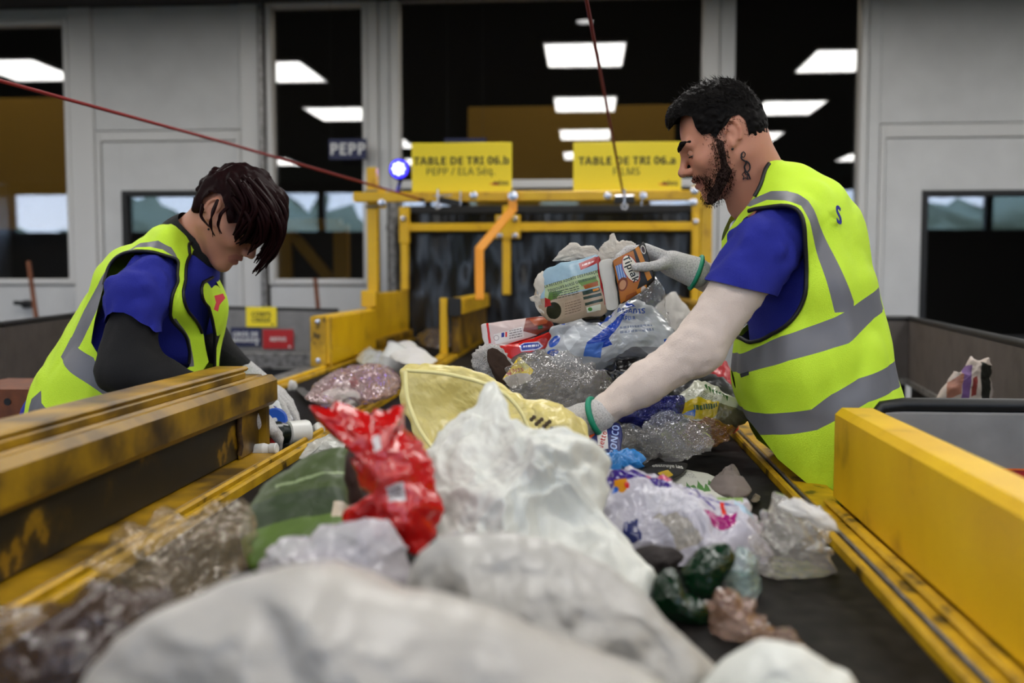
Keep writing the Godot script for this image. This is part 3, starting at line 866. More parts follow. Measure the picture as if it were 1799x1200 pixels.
func build_signs() -> void:
	var rows := [["yellow hanging sign over the left belt, table 06.b", Vector3(-0.679, 1.88, -5.435), 177.0, 86.0, "TABLE DE TRI 06.b", "PEPP / ELA Séq."], ["yellow hanging sign over the right belt, table 06.a", Vector3(0.217, 1.873, -5.435), 187.0, 87.0, "TABLE DE TRI 06.a", "FILMS"]]
	for r in rows:
		var at: Vector3 = r[1]
		var k := 5.42 / 1750.0
		var t := thing("table_sign", r[0], "sign", at, "yellow table signs")
		part(t, "board", box(at + Vector3(-r[2] * k / 2, -r[3] * k / 2, -0.006), at + Vector3(r[2] * k / 2, r[3] * k / 2, 0.0), 0.002), M.sign_yellow)
		lettering(t, r[4], at + Vector3(0, 0.035, 0.001), 0.058, M.ink, Basis(), 800, 1.06)
		lettering(t, r[5], at + Vector3(-0.005, -0.022, 0.001), 0.055, M.ink_grey, Basis(), 400)
		lettering(t, "néos", at + Vector3(r[2] * k / 2 - 0.06, -0.085, 0.001), 0.036, M.ink, Basis(), 700)
		part(t, "logo_mark", plate([Vector2(at.x + r[2] * k / 2 - 0.125, at.y - 0.09), Vector2(at.x + r[2] * k / 2 - 0.085, at.y - 0.083), Vector2(at.x + r[2] * k / 2 - 0.06, at.y - 0.098), Vector2(at.x + r[2] * k / 2 - 0.1, at.y - 0.097)], at.z + 0.001, 0.001), M.ink_orange)
	var navy := [["navy hanging sign with white letters in the second window", Vector3(-1.647, 2.165, -6.85), 68.0, 36.0, "PEPP"], ["navy hanging sign mostly hidden behind the left yellow sign", Vector3(-0.831, 2.157, -6.85), 74.0, 38.0, "ELA"]]
	for r in navy:
		var at: Vector3 = r[1]
		var k := 6.85 / 1750.0
		var t := thing("area_sign", r[0], "sign", at, "navy area signs")
		part(t, "board", box(at + Vector3(-r[2] * k / 2, -r[3] * k / 2, -0.006), at + Vector3(r[2] * k / 2, r[3] * k / 2, 0.0), 0.002), M.sign_navy)
		lettering(t, r[4], at + Vector3(0, 0.0, 0.001), 0.11, M.ink_white, Basis(), 800)
		for s in [-1.0, 1.0]:
			part(t, "hanging_wire", tube([at + Vector3(s * r[2] * k * 0.42, r[3] * k / 2, 0), Vector3(at.x + s * r[2] * k * 0.42, CEIL, at.z)], 0.0012, 5), M.black)

# ---------------------------------------------------------------- bodies as distance fields
class Field:
	var a := PackedVector3Array()      # start or centre
	var b := PackedVector3Array()      # end - start, or radii
	var ra := PackedFloat32Array()
	var rb := PackedFloat32Array()
	var kind := PackedInt32Array()     # 0 tapered capsule, 1 ellipsoid, 2 carved ellipsoid
	var kk := PackedFloat32Array()
	var bas: Array[Basis] = []
	var inv := PackedFloat32Array()
	var mid := Vector3.ZERO            # lateral squash about this plane
	var squash := 1.0
	var off := 0.0
	var noise: FastNoiseLite
	var noise_amp := 0.0
	var noise_scale := Vector3.ONE
	var lo := Vector3(1e9, 1e9, 1e9)
	var hi := Vector3(-1e9, -1e9, -1e9)

	func grow(p: Vector3, r: float) -> void:
		lo = lo.min(p - Vector3.ONE * r)
		hi = hi.max(p + Vector3.ONE * r)
	func cone(p: Vector3, q: Vector3, r0: float, r1: float, k := 0.02) -> void:
		a.append(p); b.append(q - p); ra.append(r0); rb.append(r1); kind.append(0); kk.append(k); bas.append(Basis())
		inv.append(1.0 / maxf((q - p).length_squared(), 1e-9))
		grow(p, r0 / squash); grow(q, r1 / squash)
	func egg(p: Vector3, r: Vector3, k := 0.02, turn := Basis(), carve := false) -> void:
		a.append(p); b.append(r); ra.append(minf(r.x, minf(r.y, r.z))); rb.append(0.0); kind.append(2 if carve else 1); kk.append(k); bas.append(turn.inverse()); inv.append(0.0)
		if not carve: grow(p, maxf(r.x, maxf(r.y, r.z)))
	func d(p: Vector3) -> float:
		var s := p
		if squash != 1.0: s.z = mid.z + (p.z - mid.z) * squash
		var m := 1e9
		for i in a.size():
			var v: float
			if kind[i] == 0:
				var q := s - a[i]
				var t := clampf(q.dot(b[i]) * inv[i], 0.0, 1.0)
				v = (q - b[i] * t).length() - lerpf(ra[i], rb[i], t)
			else:
				var q: Vector3 = bas[i] * (s - a[i])
				var e := q / b[i]
				var k0 := e.length()
				var k1 := (e / b[i]).length()
				v = k0 * (k0 - 1.0) / maxf(k1, 1e-6) if k0 > 1e-4 else -ra[i]
			var k := kk[i]
			if kind[i] == 2:
				v = -v
				var h := clampf(0.5 - 0.5 * (m - v) / k, 0.0, 1.0)
				m = lerpf(m, v, h) + k * h * (1.0 - h)
			else:
				var h := clampf(0.5 + 0.5 * (m - v) / k, 0.0, 1.0)
				m = lerpf(m, v, h) - k * h * (1.0 - h)
		m -= off
		if noise_amp > 0.0 and absf(m) < 0.05: m += noise.get_noise_3dv(p * noise_scale) * noise_amp
		return m

# surface nets; returns [vertices, triangle indices]
func net(f: Field, cell: float, lo := Vector3.INF, hi := Vector3.INF) -> Array:
	if lo == Vector3.INF:
		var pad := f.off + f.noise_amp + cell * 2.0
		lo = f.lo - Vector3.ONE * pad
		hi = f.hi + Vector3.ONE * pad
	var bs := 4
	var nb := Vector3i(((hi - lo) / (cell * bs)).ceil())
	var nx := nb.x * bs + 1
	var ny := nb.y * bs + 1
	var nz := nb.z * bs + 1
	var val := PackedFloat32Array()
	val.resize(nx * ny * nz)
	val.fill(1e6)
	var reach := cell * bs * 0.87 * 1.35 / minf(1.0, f.squash) + f.noise_amp
	var cells := PackedInt32Array()
	for bz in nb.z:
		for by in nb.y:
			for bx in nb.x:
				var c := lo + Vector3(bx + 0.5, by + 0.5, bz + 0.5) * (cell * bs)
				if absf(f.d(c)) > reach: continue
				for z in range(bz * bs, bz * bs + bs + 1):
					for y in range(by * bs, by * bs + bs + 1):
						var row := (z * ny + y) * nx
						for x in range(bx * bs, bx * bs + bs + 1):
							if val[row + x] > 1e5: val[row + x] = f.d(lo + Vector3(x, y, z) * cell)
				for z in range(bz * bs, bz * bs + bs):
					for y in range(by * bs, by * bs + bs):
						for x in range(bx * bs, bx * bs + bs):
							cells.append((z * ny + y) * nx + x)
	var dx := 1
	var dy := nx
	var dz := nx * ny
	var corner := [0, dx, dy, dx + dy, dz, dx + dz, dy + dz, dx + dy + dz]
	var cpos := [Vector3(0, 0, 0), Vector3(1, 0, 0), Vector3(0, 1, 0), Vector3(1, 1, 0), Vector3(0, 0, 1), Vector3(1, 0, 1), Vector3(0, 1, 1), Vector3(1, 1, 1)]
	var edges := [[0, 1], [2, 3], [4, 5], [6, 7], [0, 2], [1, 3], [4, 6], [5, 7], [0, 4], [1, 5], [2, 6], [3, 7]]
	var at := {}
	var verts := PackedVector3Array()
	for ci in cells:
		var s := 0
		for k in 8:
			if val[ci + corner[k]] < 0.0: s += 1
		if s == 0 or s == 8: continue
		var sum := Vector3.ZERO
		var n := 0
		for e in edges:
			var v0 := val[ci + corner[e[0]]]
			var v1 := val[ci + corner[e[1]]]
			if (v0 < 0.0) != (v1 < 0.0):
				sum += cpos[e[0]].lerp(cpos[e[1]], v0 / (v0 - v1))
				n += 1
		var x := ci % nx
		var y := (ci / nx) % ny
		var z := ci / (nx * ny)
		at[ci] = verts.size()
		verts.append(lo + (Vector3(x, y, z) + sum / n) * cell)
	var idx := PackedInt32Array()
	for ci in at:
		var v0 := val[ci]
		for ax in 3:
			var st: int = [dx, dy, dz][ax]
			var p: int = [dy, dz, dx][ax]
			var q: int = [dz, dx, dy][ax]
			var v1 := val[ci + st]
			if (v0 < 0.0) == (v1 < 0.0): continue
			var i1 = at.get(ci - p)
			var i2 = at.get(ci - p - q)
			var i3 = at.get(ci - q)
			if i1 == null or i2 == null or i3 == null: continue
			var i0: int = at[ci]
			if v0 < 0.0: idx.append_array([i0, i2, i1, i0, i3, i2])
			else: idx.append_array([i0, i1, i2, i0, i2, i3])
	return [verts, idx]

func vertex_normals(v: PackedVector3Array, idx: PackedInt32Array) -> PackedVector3Array:
	var n := PackedVector3Array()
	n.resize(v.size())
	for i in range(0, idx.size(), 3):
		var c := (v[idx[i + 2]] - v[idx[i]]).cross(v[idx[i + 1]] - v[idx[i]])
		for k in 3: n[idx[i + k]] += c
	for i in n.size(): n[i] = n[i].normalized()
	return n

func mesh_of(v: PackedVector3Array, n: PackedVector3Array, idx := PackedInt32Array()) -> ArrayMesh:
	var arr := []
	arr.resize(Mesh.ARRAY_MAX)
	arr[Mesh.ARRAY_VERTEX] = v
	arr[Mesh.ARRAY_NORMAL] = n
	if idx.size(): arr[Mesh.ARRAY_INDEX] = idx
	var m := ArrayMesh.new()
	if v.size(): m.add_surface_from_arrays(Mesh.PRIMITIVE_TRIANGLES, arr)
	return m

func skin_mesh(nets: Array) -> ArrayMesh:
	var v := PackedVector3Array()
	var n := PackedVector3Array()
	var idx := PackedInt32Array()
	for q in nets:
		var b := v.size()
		v.append_array(q[0])
		n.append_array(vertex_normals(q[0], q[1]))
		for i in q[1]: idx.append(b + i)
	return mesh_of(v, n, idx)

# Cut a surface along outlines drawn in the side view (x, y). cuts: [[name, polygon, side]] in order, side 0 both, 1 near half, -1 far half.
# Returns {name: mesh}, with what is left under "rest".
func cut(q: Array, cuts: Array, zmid: float) -> Dictionary:
	var v: PackedVector3Array = q[0]
	var idx: PackedInt32Array = q[1]
	var n := vertex_normals(v, idx)
	var out := {"rest": [PackedVector3Array(), PackedVector3Array()]}
	var polys := []
	for c in cuts:
		if not out.has(c[0]): out[c[0]] = [PackedVector3Array(), PackedVector3Array()]
		var pv := PackedVector2Array()
		var r := Rect2(c[1][0] * 100.0, Vector2.ZERO)
		for p in c[1]:
			pv.append(p * 100.0)
			r = r.expand(p * 100.0)
		polys.append([c[0], pv, r, c[2] if c.size() > 2 else 0])
	for i in range(0, idx.size(), 3):
		var t := [idx[i], idx[i + 1], idx[i + 2]]
		var p3 := [v[t[0]], v[t[1]], v[t[2]]]
		var p2 := PackedVector2Array([Vector2(p3[0].x, p3[0].y) * 100.0, Vector2(p3[1].x, p3[1].y) * 100.0, Vector2(p3[2].x, p3[2].y) * 100.0])
		var near: bool = p3[0].z + p3[1].z + p3[2].z > zmid * 3.0
		var left := [p2]
		var whole := true
		var tb := Rect2(p2[0], Vector2.ZERO).expand(p2[1]).expand(p2[2])
		var area := absf((p2[1] - p2[0]).cross(p2[2] - p2[0]))
		for c in polys:
			if c[3] == 1 and not near or c[3] == -1 and near: continue
			if not tb.intersects(c[2]): continue
			var pv: PackedVector2Array = c[1]
			if whole:
				var s := 0
				for k in 3:
					if Geometry2D.is_point_in_polygon(p2[k], pv): s += 1
				if s == 0: continue
				if s == 3 or area < 1e-5:
					if s >= 2: emit(out[c[0]], p3, t, n, [p2], p2, true); left = []
					if s >= 2: break
					continue
			var rest := []
			for piece in left:
				var ins := Geometry2D.intersect_polygons(piece, pv)
				if ins.is_empty():
					rest.append(piece)
					continue
				emit(out[c[0]], p3, t, n, ins, p2, false)
				whole = false
				for r in Geometry2D.clip_polygons(piece, pv): rest.append(r)
			left = rest
			if left.is_empty(): break
		if left.size(): emit(out.rest, p3, t, n, left, p2, whole)
	var res := {}
	for k in out: res[k] = mesh_of(out[k][0], out[k][1])
	return res

func emit(to: Array, p3: Array, t: Array, n: PackedVector3Array, pieces: Array, p2: PackedVector2Array, whole: bool) -> void:
	if whole:
		for k in 3:
			to[0].append(p3[k])
			to[1].append(n[t[k]])
		return
	var den := (p2[1] - p2[0]).cross(p2[2] - p2[0])
	if absf(den) < 1e-7: return
	for piece in pieces:
		var vs := []
		for p in piece:
			var w1: float = (p - p2[0]).cross(p2[2] - p2[0]) / den
			var w2: float = (p2[1] - p2[0]).cross(p - p2[0]) / den
			vs.append([p3[0] + (p3[1] - p3[0]) * w1 + (p3[2] - p3[0]) * w2, (n[t[0]] * (1.0 - w1 - w2) + n[t[1]] * w1 + n[t[2]] * w2).normalized()])
		var flip := false
		var tris := PackedInt32Array([0, 1, 2])
		if vs.size() > 3: tris = Geometry2D.triangulate_polygon(piece)
		for k in range(0, tris.size(), 3):
			var u: Vector2 = piece[tris[k]]
			flip = ((piece[tris[k + 1]] - u).cross(piece[tris[k + 2]] - u) > 0) != (den > 0)
			for j in ([0, 2, 1] if flip else [0, 1, 2]):
				to[0].append(vs[tris[k + j]][0])
				to[1].append(vs[tris[k + j]][1])

# where a line of sight along -z from zfrom meets the field
func lift(f: Field, p: Vector2, zfrom: float, dir := -1.0, above := 0.0) -> Vector3:
	var z := zfrom
	for i in 40:
		var d := f.d(Vector3(p.x, p.y, z)) - above
		if d < 0.0008: break
		z += dir * maxf(d * 0.7, 0.0005)
		if absf(z - zfrom) > 0.6: break
	return Vector3(p.x, p.y, z)

func piping(f: Field, pts: Array, zfrom: float, r := 0.004, dir := -1.0) -> ArrayMesh:
	var path := []
	for i in pts.size() - 1:
		for k in 5:
			var w: Vector2 = pts[i].cubic_interpolate(pts[i + 1], pts[maxi(i - 1, 0)], pts[mini(i + 2, pts.size() - 1)], k / 5.0)
			var at := lift(f, w, zfrom, dir, 0.001)
			if absf(f.d(at)) < 0.012: path.append(at)
	return tube(path, r, 6)

func gradient(f: Field, at: Vector3) -> Vector3:
	var e := 0.003
	return Vector3(f.d(at + Vector3(e, 0, 0)) - f.d(at - Vector3(e, 0, 0)), f.d(at + Vector3(0, e, 0)) - f.d(at - Vector3(0, e, 0)), f.d(at + Vector3(0, 0, e)) - f.d(at - Vector3(0, 0, e))).normalized()

# short single hairs rooted on a field, inside an outline of the side view; half of them on the far side
func bristles(f: Field, outline: Array, count: int, length: float, lean: Vector3, zmid: float, thick := 0.0007, soft := 0.006, seed_ := 1) -> ArrayMesh:
	var rng := RandomNumberGenerator.new()
	rng.seed = seed_
	var pv := PackedVector2Array(outline)
	var r := Rect2(pv[0], Vector2.ZERO)
	for p in pv: r = r.expand(p)
	var st := new_st()
	var made := 0
	var tries := 0
	while made < count and tries < count * 12:
		tries += 1
		var p := r.position + Vector2(rng.randf(), rng.randf()) * r.size
		var q := p + Vector2(rng.randfn(0, soft), rng.randfn(0, soft))
		if not Geometry2D.is_point_in_polygon(p, pv): continue
		var far := made % 4 == 3
		var at := lift(f, q, zmid + (-0.2 if far else 0.2), 1.0 if far else -1.0)
		if absf(f.d(at)) > 0.004: continue
		var n := gradient(f, at)
		var d := (lean + n * rng.randf_range(0.35, 0.8) + Vector3(rng.randfn(0, 0.2), rng.randfn(0, 0.2), rng.randfn(0, 0.2))).normalized()
		var x := d.cross(n).normalized()
		var tip := at + d * length * rng.randf_range(0.6, 1.2)
		var a := at - x * thick
		var b := at + x * thick
		var c := at + n * thick * 1.6
		for t in [[a, b, tip], [b, c, tip], [c, a, tip]]:
			for v in t:
				st.set_normal(n)
				st.add_vertex(v)
		made += 1
	return st.commit()

func spline(pts: Array, per := 6) -> Array:
	var out := []
	for i in pts.size() - 1:
		for k in per:
			out.append(pts[i].cubic_interpolate(pts[i + 1], pts[maxi(i - 1, 0)], pts[mini(i + 2, pts.size() - 1)], float(k) / per))
	out.append(pts[-1])
	return out

func fold_noise(seed_: int, freq: float) -> FastNoiseLite:
	var n := FastNoiseLite.new()
	n.seed = seed_
	n.frequency = freq
	n.noise_type = FastNoiseLite.TYPE_SIMPLEX_SMOOTH
	n.fractal_type = FastNoiseLite.FRACTAL_RIDGED
	n.fractal_octaves = 2
	return n

# a head looking along h.x, h.y up, h.z to its side
func head_field(f: Field, o: Vector3, h: Basis, s: float, fem := false) -> void:
	var P := func(x: float, y: float, z := 0.0) -> Vector3: return o + h * (Vector3(x, y, z) * s)
	var T := h
	var E := func(x: float, y: float, z: float, rx: float, ry: float, rz: float, k := 0.02, carve := false) -> void: f.egg(P.call(x, y, z), Vector3(rx, ry, rz) * s, k, T, carve)
	E.call(-0.008, 0.042, 0.0, 0.092, 0.083, 0.073)
	E.call(0.03, -0.015, 0.0, 0.06, 0.085, 0.06, 0.03)
	E.call(-0.04, 0.0, 0.0, 0.055, 0.06, 0.064, 0.03)
	for z in [-1.0, 1.0]:
		f.cone(P.call(-0.008, -0.05, 0.05 * z), P.call(0.058, -0.1, 0.018 * z), 0.017 * s, 0.017 * s, 0.025)
		f.cone(P.call(0.0, -0.02, 0.054 * z), P.call(0.062, -0.03, 0.042 * z), 0.014 * s, 0.018 * s, 0.025)
		f.cone(P.call(0.076, 0.017, 0.04 * z), P.call(0.09, 0.012, 0.008 * z), 0.011 * s, 0.011 * s, 0.012)
		E.call(0.098, -0.006, 0.03 * z, 0.018, 0.012, 0.017, 0.012, true)
	E.call(0.072, -0.105, 0.0, 0.02, 0.018, 0.024, 0.016)
	E.call(0.07, -0.062, 0.0, 0.024, 0.032, 0.03, 0.02)
	f.cone(P.call(0.09, 0.008), P.call(0.112 if not fem else 0.108, -0.03), 0.0075 * s, 0.0085 * s, 0.01)
	E.call(0.112 if not fem else 0.107, -0.034, 0.0, 0.0125, 0.0105, 0.011, 0.006)
	for z in [-1.0, 1.0]:
		E.call(0.099, -0.038, 0.0115 * z, 0.011, 0.0085, 0.007, 0.004)
		E.call(0.105, -0.047, 0.006 * z, 0.004, 0.003, 0.003, 0.002, true)
	f.cone(P.call(0.085, -0.063, -0.018), P.call(0.0945, -0.061, 0.0), 0.005 * s, 0.0062 * s, 0.005)
	f.cone(P.call(0.085, -0.063, 0.018), P.call(0.0945, -0.061, 0.0), 0.005 * s, 0.0062 * s, 0.005)
	f.cone(P.call(0.083, -0.077, -0.015), P.call(0.0915, -0.0755, 0.0), 0.005 * s, 0.0068 * s, 0.005)
	f.cone(P.call(0.083, -0.077, 0.015), P.call(0.0915, -0.0755, 0.0), 0.005 * s, 0.0068 * s, 0.005)
	E.call(0.101, -0.0685, 0.0, 0.012, 0.0022, 0.017, 0.003, true)
	for z in [-1.0, 1.0]:   # ears: rim, lobe, hollow
		var ring := []
		for k in 9:
			var t := -0.9 + 3.9 * k / 8.0
			ring.append(P.call(-0.018 - 0.0165 * cos(t) * 1.0, 0.001 + 0.026 * sin(t), (0.076 + 0.006 * (1.0 - cos(t)) * 0.5) * z))
		for k in 8: f.cone(ring[k], ring[k + 1], 0.0042 * s, 0.0042 * s, 0.003)
		f.egg(P.call(-0.016, -0.004, 0.072 * z), Vector3(0.012, 0.022, 0.006) * s, 0.006, T)
		f.egg(P.call(-0.008, -0.024, 0.074 * z), Vector3(0.007, 0.008, 0.005) * s, 0.006, T)
		f.egg(P.call(-0.012, -0.004, 0.08 * z), Vector3(0.007, 0.011, 0.006) * s, 0.003, T, true)

func eyes(person: Node3D, o: Vector3, h: Basis, s: float, lid_col: Material) -> void:
	for z in [-1.0, 1.0]:
		var c := o + h * (Vector3(0.0755, -0.005, 0.03 * z) * s)
		var e := part(person, "eye", lathe(c, h.x, sphere_profile(0.0118 * s), 18), M.eye_white)
		part(e, "iris", lathe(c + h.x * 0.0102 * s, (h.x - h.y * 0.35).normalized(), [Vector2(0.0055 * s, 0), Vector2(0.005 * s, 0.0018 * s), Vector2(0, 0.0024 * s)], 14), M.iris)
		var lid := Field.new()
		lid.egg(c, Vector3.ONE * 0.0128 * s, 0.001)
		var q := net(lid, 0.0016)
		var keep := PackedInt32Array()
		for i in range(0, q[1].size(), 3):
			var m: Vector3 = (q[0][q[1][i]] + q[0][q[1][i + 1]] + q[0][q[1][i + 2]]) / 3.0 - c
			if m.dot(h.y) > -0.0042 * s or m.dot(h.y) < -0.0062 * s: keep.append_array([q[1][i], q[1][i + 1], q[1][i + 2]])
		var lash := []
		for k in 9:
			var t := -1.1 + 2.2 * k / 8.0
			lash.append(c + (h.x * cos(t) + h.z * sin(t)) * 0.0125 * s - h.y * (0.0042 + 0.002 * absf(t)) * s)
		part(e, "eyelash", tube(lash, 0.0011 * s, 6), M.hair)
		part(e, "eyelid", mesh_of(q[0], vertex_normals(q[0], q[1]), keep), lid_col)

func sphere_profile(r: float) -> Array:
	var out := []
	for k in 13: out.append(Vector2(r * sin(PI * k / 12.0), -r * cos(PI * k / 12.0)))
	return out

# a gloved hand: wrist, direction of the fingers, direction the palm faces; bends per finger
func hand_field(f: Field, w: Vector3, along: Vector3, palm: Vector3, curl: Array, side: float, s := 1.0, spread := 0.012) -> void:
	var x := along.normalized()
	var n := (palm - x * palm.dot(x)).normalized()
	var y := x.cross(n) * side           # towards the little finger
	var knuck := []
	for k in 4: knuck.append(w + x * ([0.092, 0.095, 0.09, 0.08][k] * s) + y * ((-0.03 + 0.02 * k) * s))
	for k in 4:
		f.cone(w + y * ((-0.016 + 0.011 * k) * s), knuck[k], 0.0165 * s, 0.0125 * s, 0.014)
		var d := (x + y * spread * (k - 1.3) * 4.0).normalized()
		var p: Vector3 = knuck[k]
		var lens := [[0.042, 0.027, 0.022], [0.046, 0.03, 0.023], [0.043, 0.028, 0.022], [0.034, 0.022, 0.019]][k] as Array
		var ang := 0.0
		for j in 3:
			ang += curl[k] * [0.8, 1.0, 0.7][j]
			var q: Vector3 = p + (d * cos(ang) + n * sin(ang)) * (lens[j] * s)
			f.cone(p, q, (0.0105 - j * 0.0008) * s, (0.0098 - j * 0.0009) * s, 0.003)
			p = q
	# thumb from the side of the palm
	var t0 := w + x * 0.028 * s - y * 0.022 * s + n * 0.006 * s
	var td: Vector3 = curl[4]
	var t1 := t0 + td.normalized() * 0.046 * s
	var t2 := t1 + (td.normalized() + x * 0.35).normalized() * 0.033 * s
	var t3 := t2 + (td.normalized() + x * 0.5).normalized() * 0.026 * s
	f.cone(w + x * 0.01 * s, t0, 0.016 * s, 0.016 * s, 0.012)
	f.cone(t0, t1, 0.0155 * s, 0.0125 * s, 0.008)
	f.cone(t1, t2, 0.0118 * s, 0.0112 * s, 0.003)
	f.cone(t2, t3, 0.0112 * s, 0.0098 * s, 0.003)

func build_people() -> void:
	M.skin = mat(Color(0.73, 0.5, 0.4), 0.55)
	M.skin.subsurf_scatter_enabled = true
	M.skin.subsurf_scatter_strength = 0.15
	M.skin_w = mat(Color(0.72, 0.5, 0.4), 0.55)
	M.skin_w.subsurf_scatter_enabled = true
	M.skin_w.subsurf_scatter_strength = 0.15
	M.eye_white = mat(Color(0.75, 0.72, 0.7), 0.2)
	M.iris = mat(Color(0.09, 0.06, 0.04), 0.15)
	M.lip = mat(Color(0.65, 0.41, 0.35), 0.5)
	M.hair = mat(Color(0.045, 0.035, 0.03), 0.55)
	M.hair_red = mat(Color(0.1, 0.032, 0.036), 0.5)
	M.hair_red.metallic_specular = 0.16
	M.hair.metallic_specular = 0.2
	M.stubble = mat(Color(0.24, 0.16, 0.125), 0.9)
	M.beard = mat(Color(0.12, 0.085, 0.07), 0.9)
	M.beard.metallic_specular = 0.1
	M.hivis = cloth(Color(0.77, 0.91, 0.17), 0.7)
	M.tape = mat(Color(0.42, 0.42, 0.44), 0.45)
	M.shirt = cloth(Color(0.1, 0.13, 0.54), 0.9)
	M.sleeve = cloth(Color(0.8, 0.74, 0.7), 0.9)
	M.knit = cloth(Color(0.06, 0.055, 0.06), 0.9)
	M.glove = cloth(Color(0.85, 0.84, 0.83), 0.9)
	M.glove.albedo_texture = noise_tex([[0.0, Color(0.5, 0.5, 0.5)], [0.4, Color(0.82, 0.82, 0.82)], [1.0, Color(0.95, 0.95, 0.95)]], 0.15, 71, 256, 2)
	M.cuff = mat(Color(0.03, 0.5, 0.38), 0.6)
	M.trousers = cloth(Color(0.07, 0.075, 0.1), 0.9)
	M.tattoo = mat(Color(0.12, 0.13, 0.15), 0.6)
	man()
	woman()

func man() -> void:
	var zc := -2.2
	var p := thing("person", "man in blue T-shirt and yellow hi-vis vest reaching over the belt, holding packaging", "person", Vector3(0.510, 0, zc))
	# torso: leaning, facing -x
	var neck := Vector3(0.381, 1.494, -2.2)
	var chest := Vector3(0.44, 1.327, -2.2)
	var waist := Vector3(0.487, 1.136, -2.2)
	var hip := Vector3(0.573, 0.944, -2.2)
	var shn := Vector3(0.377, 1.378, -2.04)     # near shoulder
	var shf := Vector3(0.397, 1.397, -2.37)     # far shoulder
	var eln := Vector3(0.22, 1.148, -1.98)
	var wrn := Vector3(0.015, 1.013, -1.95)
	var elf := Vector3(0.441, 1.215, -2.44)
	var wrf := Vector3(0.239, 1.302, -2.305)
	var a := deg_to_rad(-22.0)
	var yaw := deg_to_rad(6.0)
	var fx := Vector3(-cos(a) * cos(yaw), sin(a), -cos(a) * sin(yaw))
	var uz := Vector3(0, 1, 0)
	var sz := fx.cross(uz).normalized()
	var uy := sz.cross(fx).normalized()
	var h := Basis(fx, uy, sz)
	var hs := 0.93
	var ho := Vector3(0.291, 1.579, -2.17)
	# body skin
	var hf := Field.new()
	head_field(hf, ho, h, hs)
	hf.cone(ho + h * (Vector3(-0.035, -0.045, 0) * hs), neck + Vector3(-0.005, -0.02, 0), 0.056, 0.066, 0.02)
	hf.cone(ho + h * (Vector3(0.0, -0.085, 0) * hs), neck + Vector3(-0.03, -0.04, 0), 0.035, 0.05, 0.02)
	var hn := net(hf, 0.0034)
	var bf := Field.new()
	bf.cone(neck, chest, 0.055, 0.09, 0.04)
	bf.cone(chest, waist, 0.095, 0.095, 0.04)
	bf.cone(waist, hip, 0.11, 0.115, 0.04)
	bf.cone(shn + Vector3(0, -0.025, -0.01), eln, 0.034, 0.036, 0.02)
	bf.cone(shf + Vector3(0, -0.025, 0.01), elf, 0.034, 0.034, 0.02)
	bf.cone(eln, wrn, 0.038, 0.026, 0.02)
	bf.cone(elf, wrf, 0.036, 0.026, 0.02)
	bf.cone(neck + Vector3(0, -0.02, 0), shn + Vector3(0, -0.025, -0.02), 0.045, 0.03, 0.02)
	bf.cone(neck + Vector3(0, -0.02, 0), shf + Vector3(0, -0.025, 0.02), 0.045, 0.03, 0.02)
	var foot := Vector3(hip.x + 0.02, 0.06, zc)
	for s in [-1.0, 1.0]:
		bf.cone(hip + Vector3(0, -0.03, 0.09 * s), Vector3(hip.x, 0.48, zc + 0.1 * s), 0.085, 0.06, 0.03)
		bf.cone(Vector3(hip.x, 0.48, zc + 0.1 * s), Vector3(foot.x, 0.09, zc + 0.11 * s), 0.058, 0.04, 0.03)
	var head_cut := cut(hn, [["lips", man_head_poly(h, ho, hs, [[0.088, -0.055], [0.11, -0.055], [0.11, -0.068], [0.104, -0.083], [0.084, -0.081], [0.078, -0.071]])]], ho.z)
	part(p, "body", skin_mesh([net(bf, 0.016)]), M.skin)
	part(p, "head", head_cut.rest, M.skin)
	part(p, "lips", head_cut.lips, M.lip)
	eyes(p, ho, h, hs, M.skin)
	# eyebrows
	for z in [-1.0, 1.0]:
		var eb := Field.new()
		var q0 := ho + h * (Vector3(0.1, 0.0185, 0.012 * z) * hs)
		var q1 := ho + h * (Vector3(0.092, 0.024, 0.032 * z) * hs)
		var q2 := ho + h * (Vector3(0.074, 0.02, 0.05 * z) * hs)
		eb.cone(q0, q1, 0.0055, 0.0062, 0.002)
		eb.cone(q1, q2, 0.0062, 0.0035, 0.002)
		var en := net(eb, 0.002)
		part(p, "eyebrow", skin_mesh([en]), M.hair)
	# hair: close cropped, longer on top, cut from an offset of the head
	var hr := Field.new()
	head_field(hr, ho, h, hs)
	hr.off = 0.004
	hr.noise = fold_noise(3, 60.0)
	hr.noise_amp = 0.004
	hr.egg(ho + h * (Vector3(0.01, 0.07, 0) * hs), Vector3(0.095, 0.066, 0.068) * hs, 0.02, h)
	hr.egg(ho + h * (Vector3(0.07, 0.088, 0) * hs), Vector3(0.03, 0.026, 0.05) * hs, 0.015, h)
	var hairn := net(hr, 0.0034)
	var hair_poly := [Vector2(0.1750, 1.6014), Vector2(0.1666, 1.6132), Vector2(0.1664, 1.6389), Vector2(0.1871, 1.6737), Vector2(0.2278, 1.7011), Vector2(0.2707, 1.7121), Vector2(0.3149, 1.7091), Vector2(0.3617, 1.6829), Vector2(0.3880, 1.6304), Vector2(0.3888, 1.5874), Vector2(0.3754, 1.5525), Vector2(0.3701, 1.5257), Vector2(0.3429, 1.5528), Vector2(0.3332, 1.5786), Vector2(0.3234, 1.6114), Vector2(0.3116, 1.6208), Vector2(0.2954, 1.6164), Vector2(0.2840, 1.5978), Vector2(0.2736, 1.5886), Vector2(0.2656, 1.5746), Vector2(0.2538, 1.5841), Vector2(0.2374, 1.5819), Vector2(0.2255, 1.5961), Vector2(0.2170, 1.6196), Vector2(0.2053, 1.6244), Vector2(0.1901, 1.6199)]
	var hc := cut(hairn, [["hair", hair_poly]], ho.z)
	var hair := part(p, "hair", hc.hair, M.hair, "short dark brown hair")
	var skull := Field.new()
	head_field(skull, ho, h, hs)
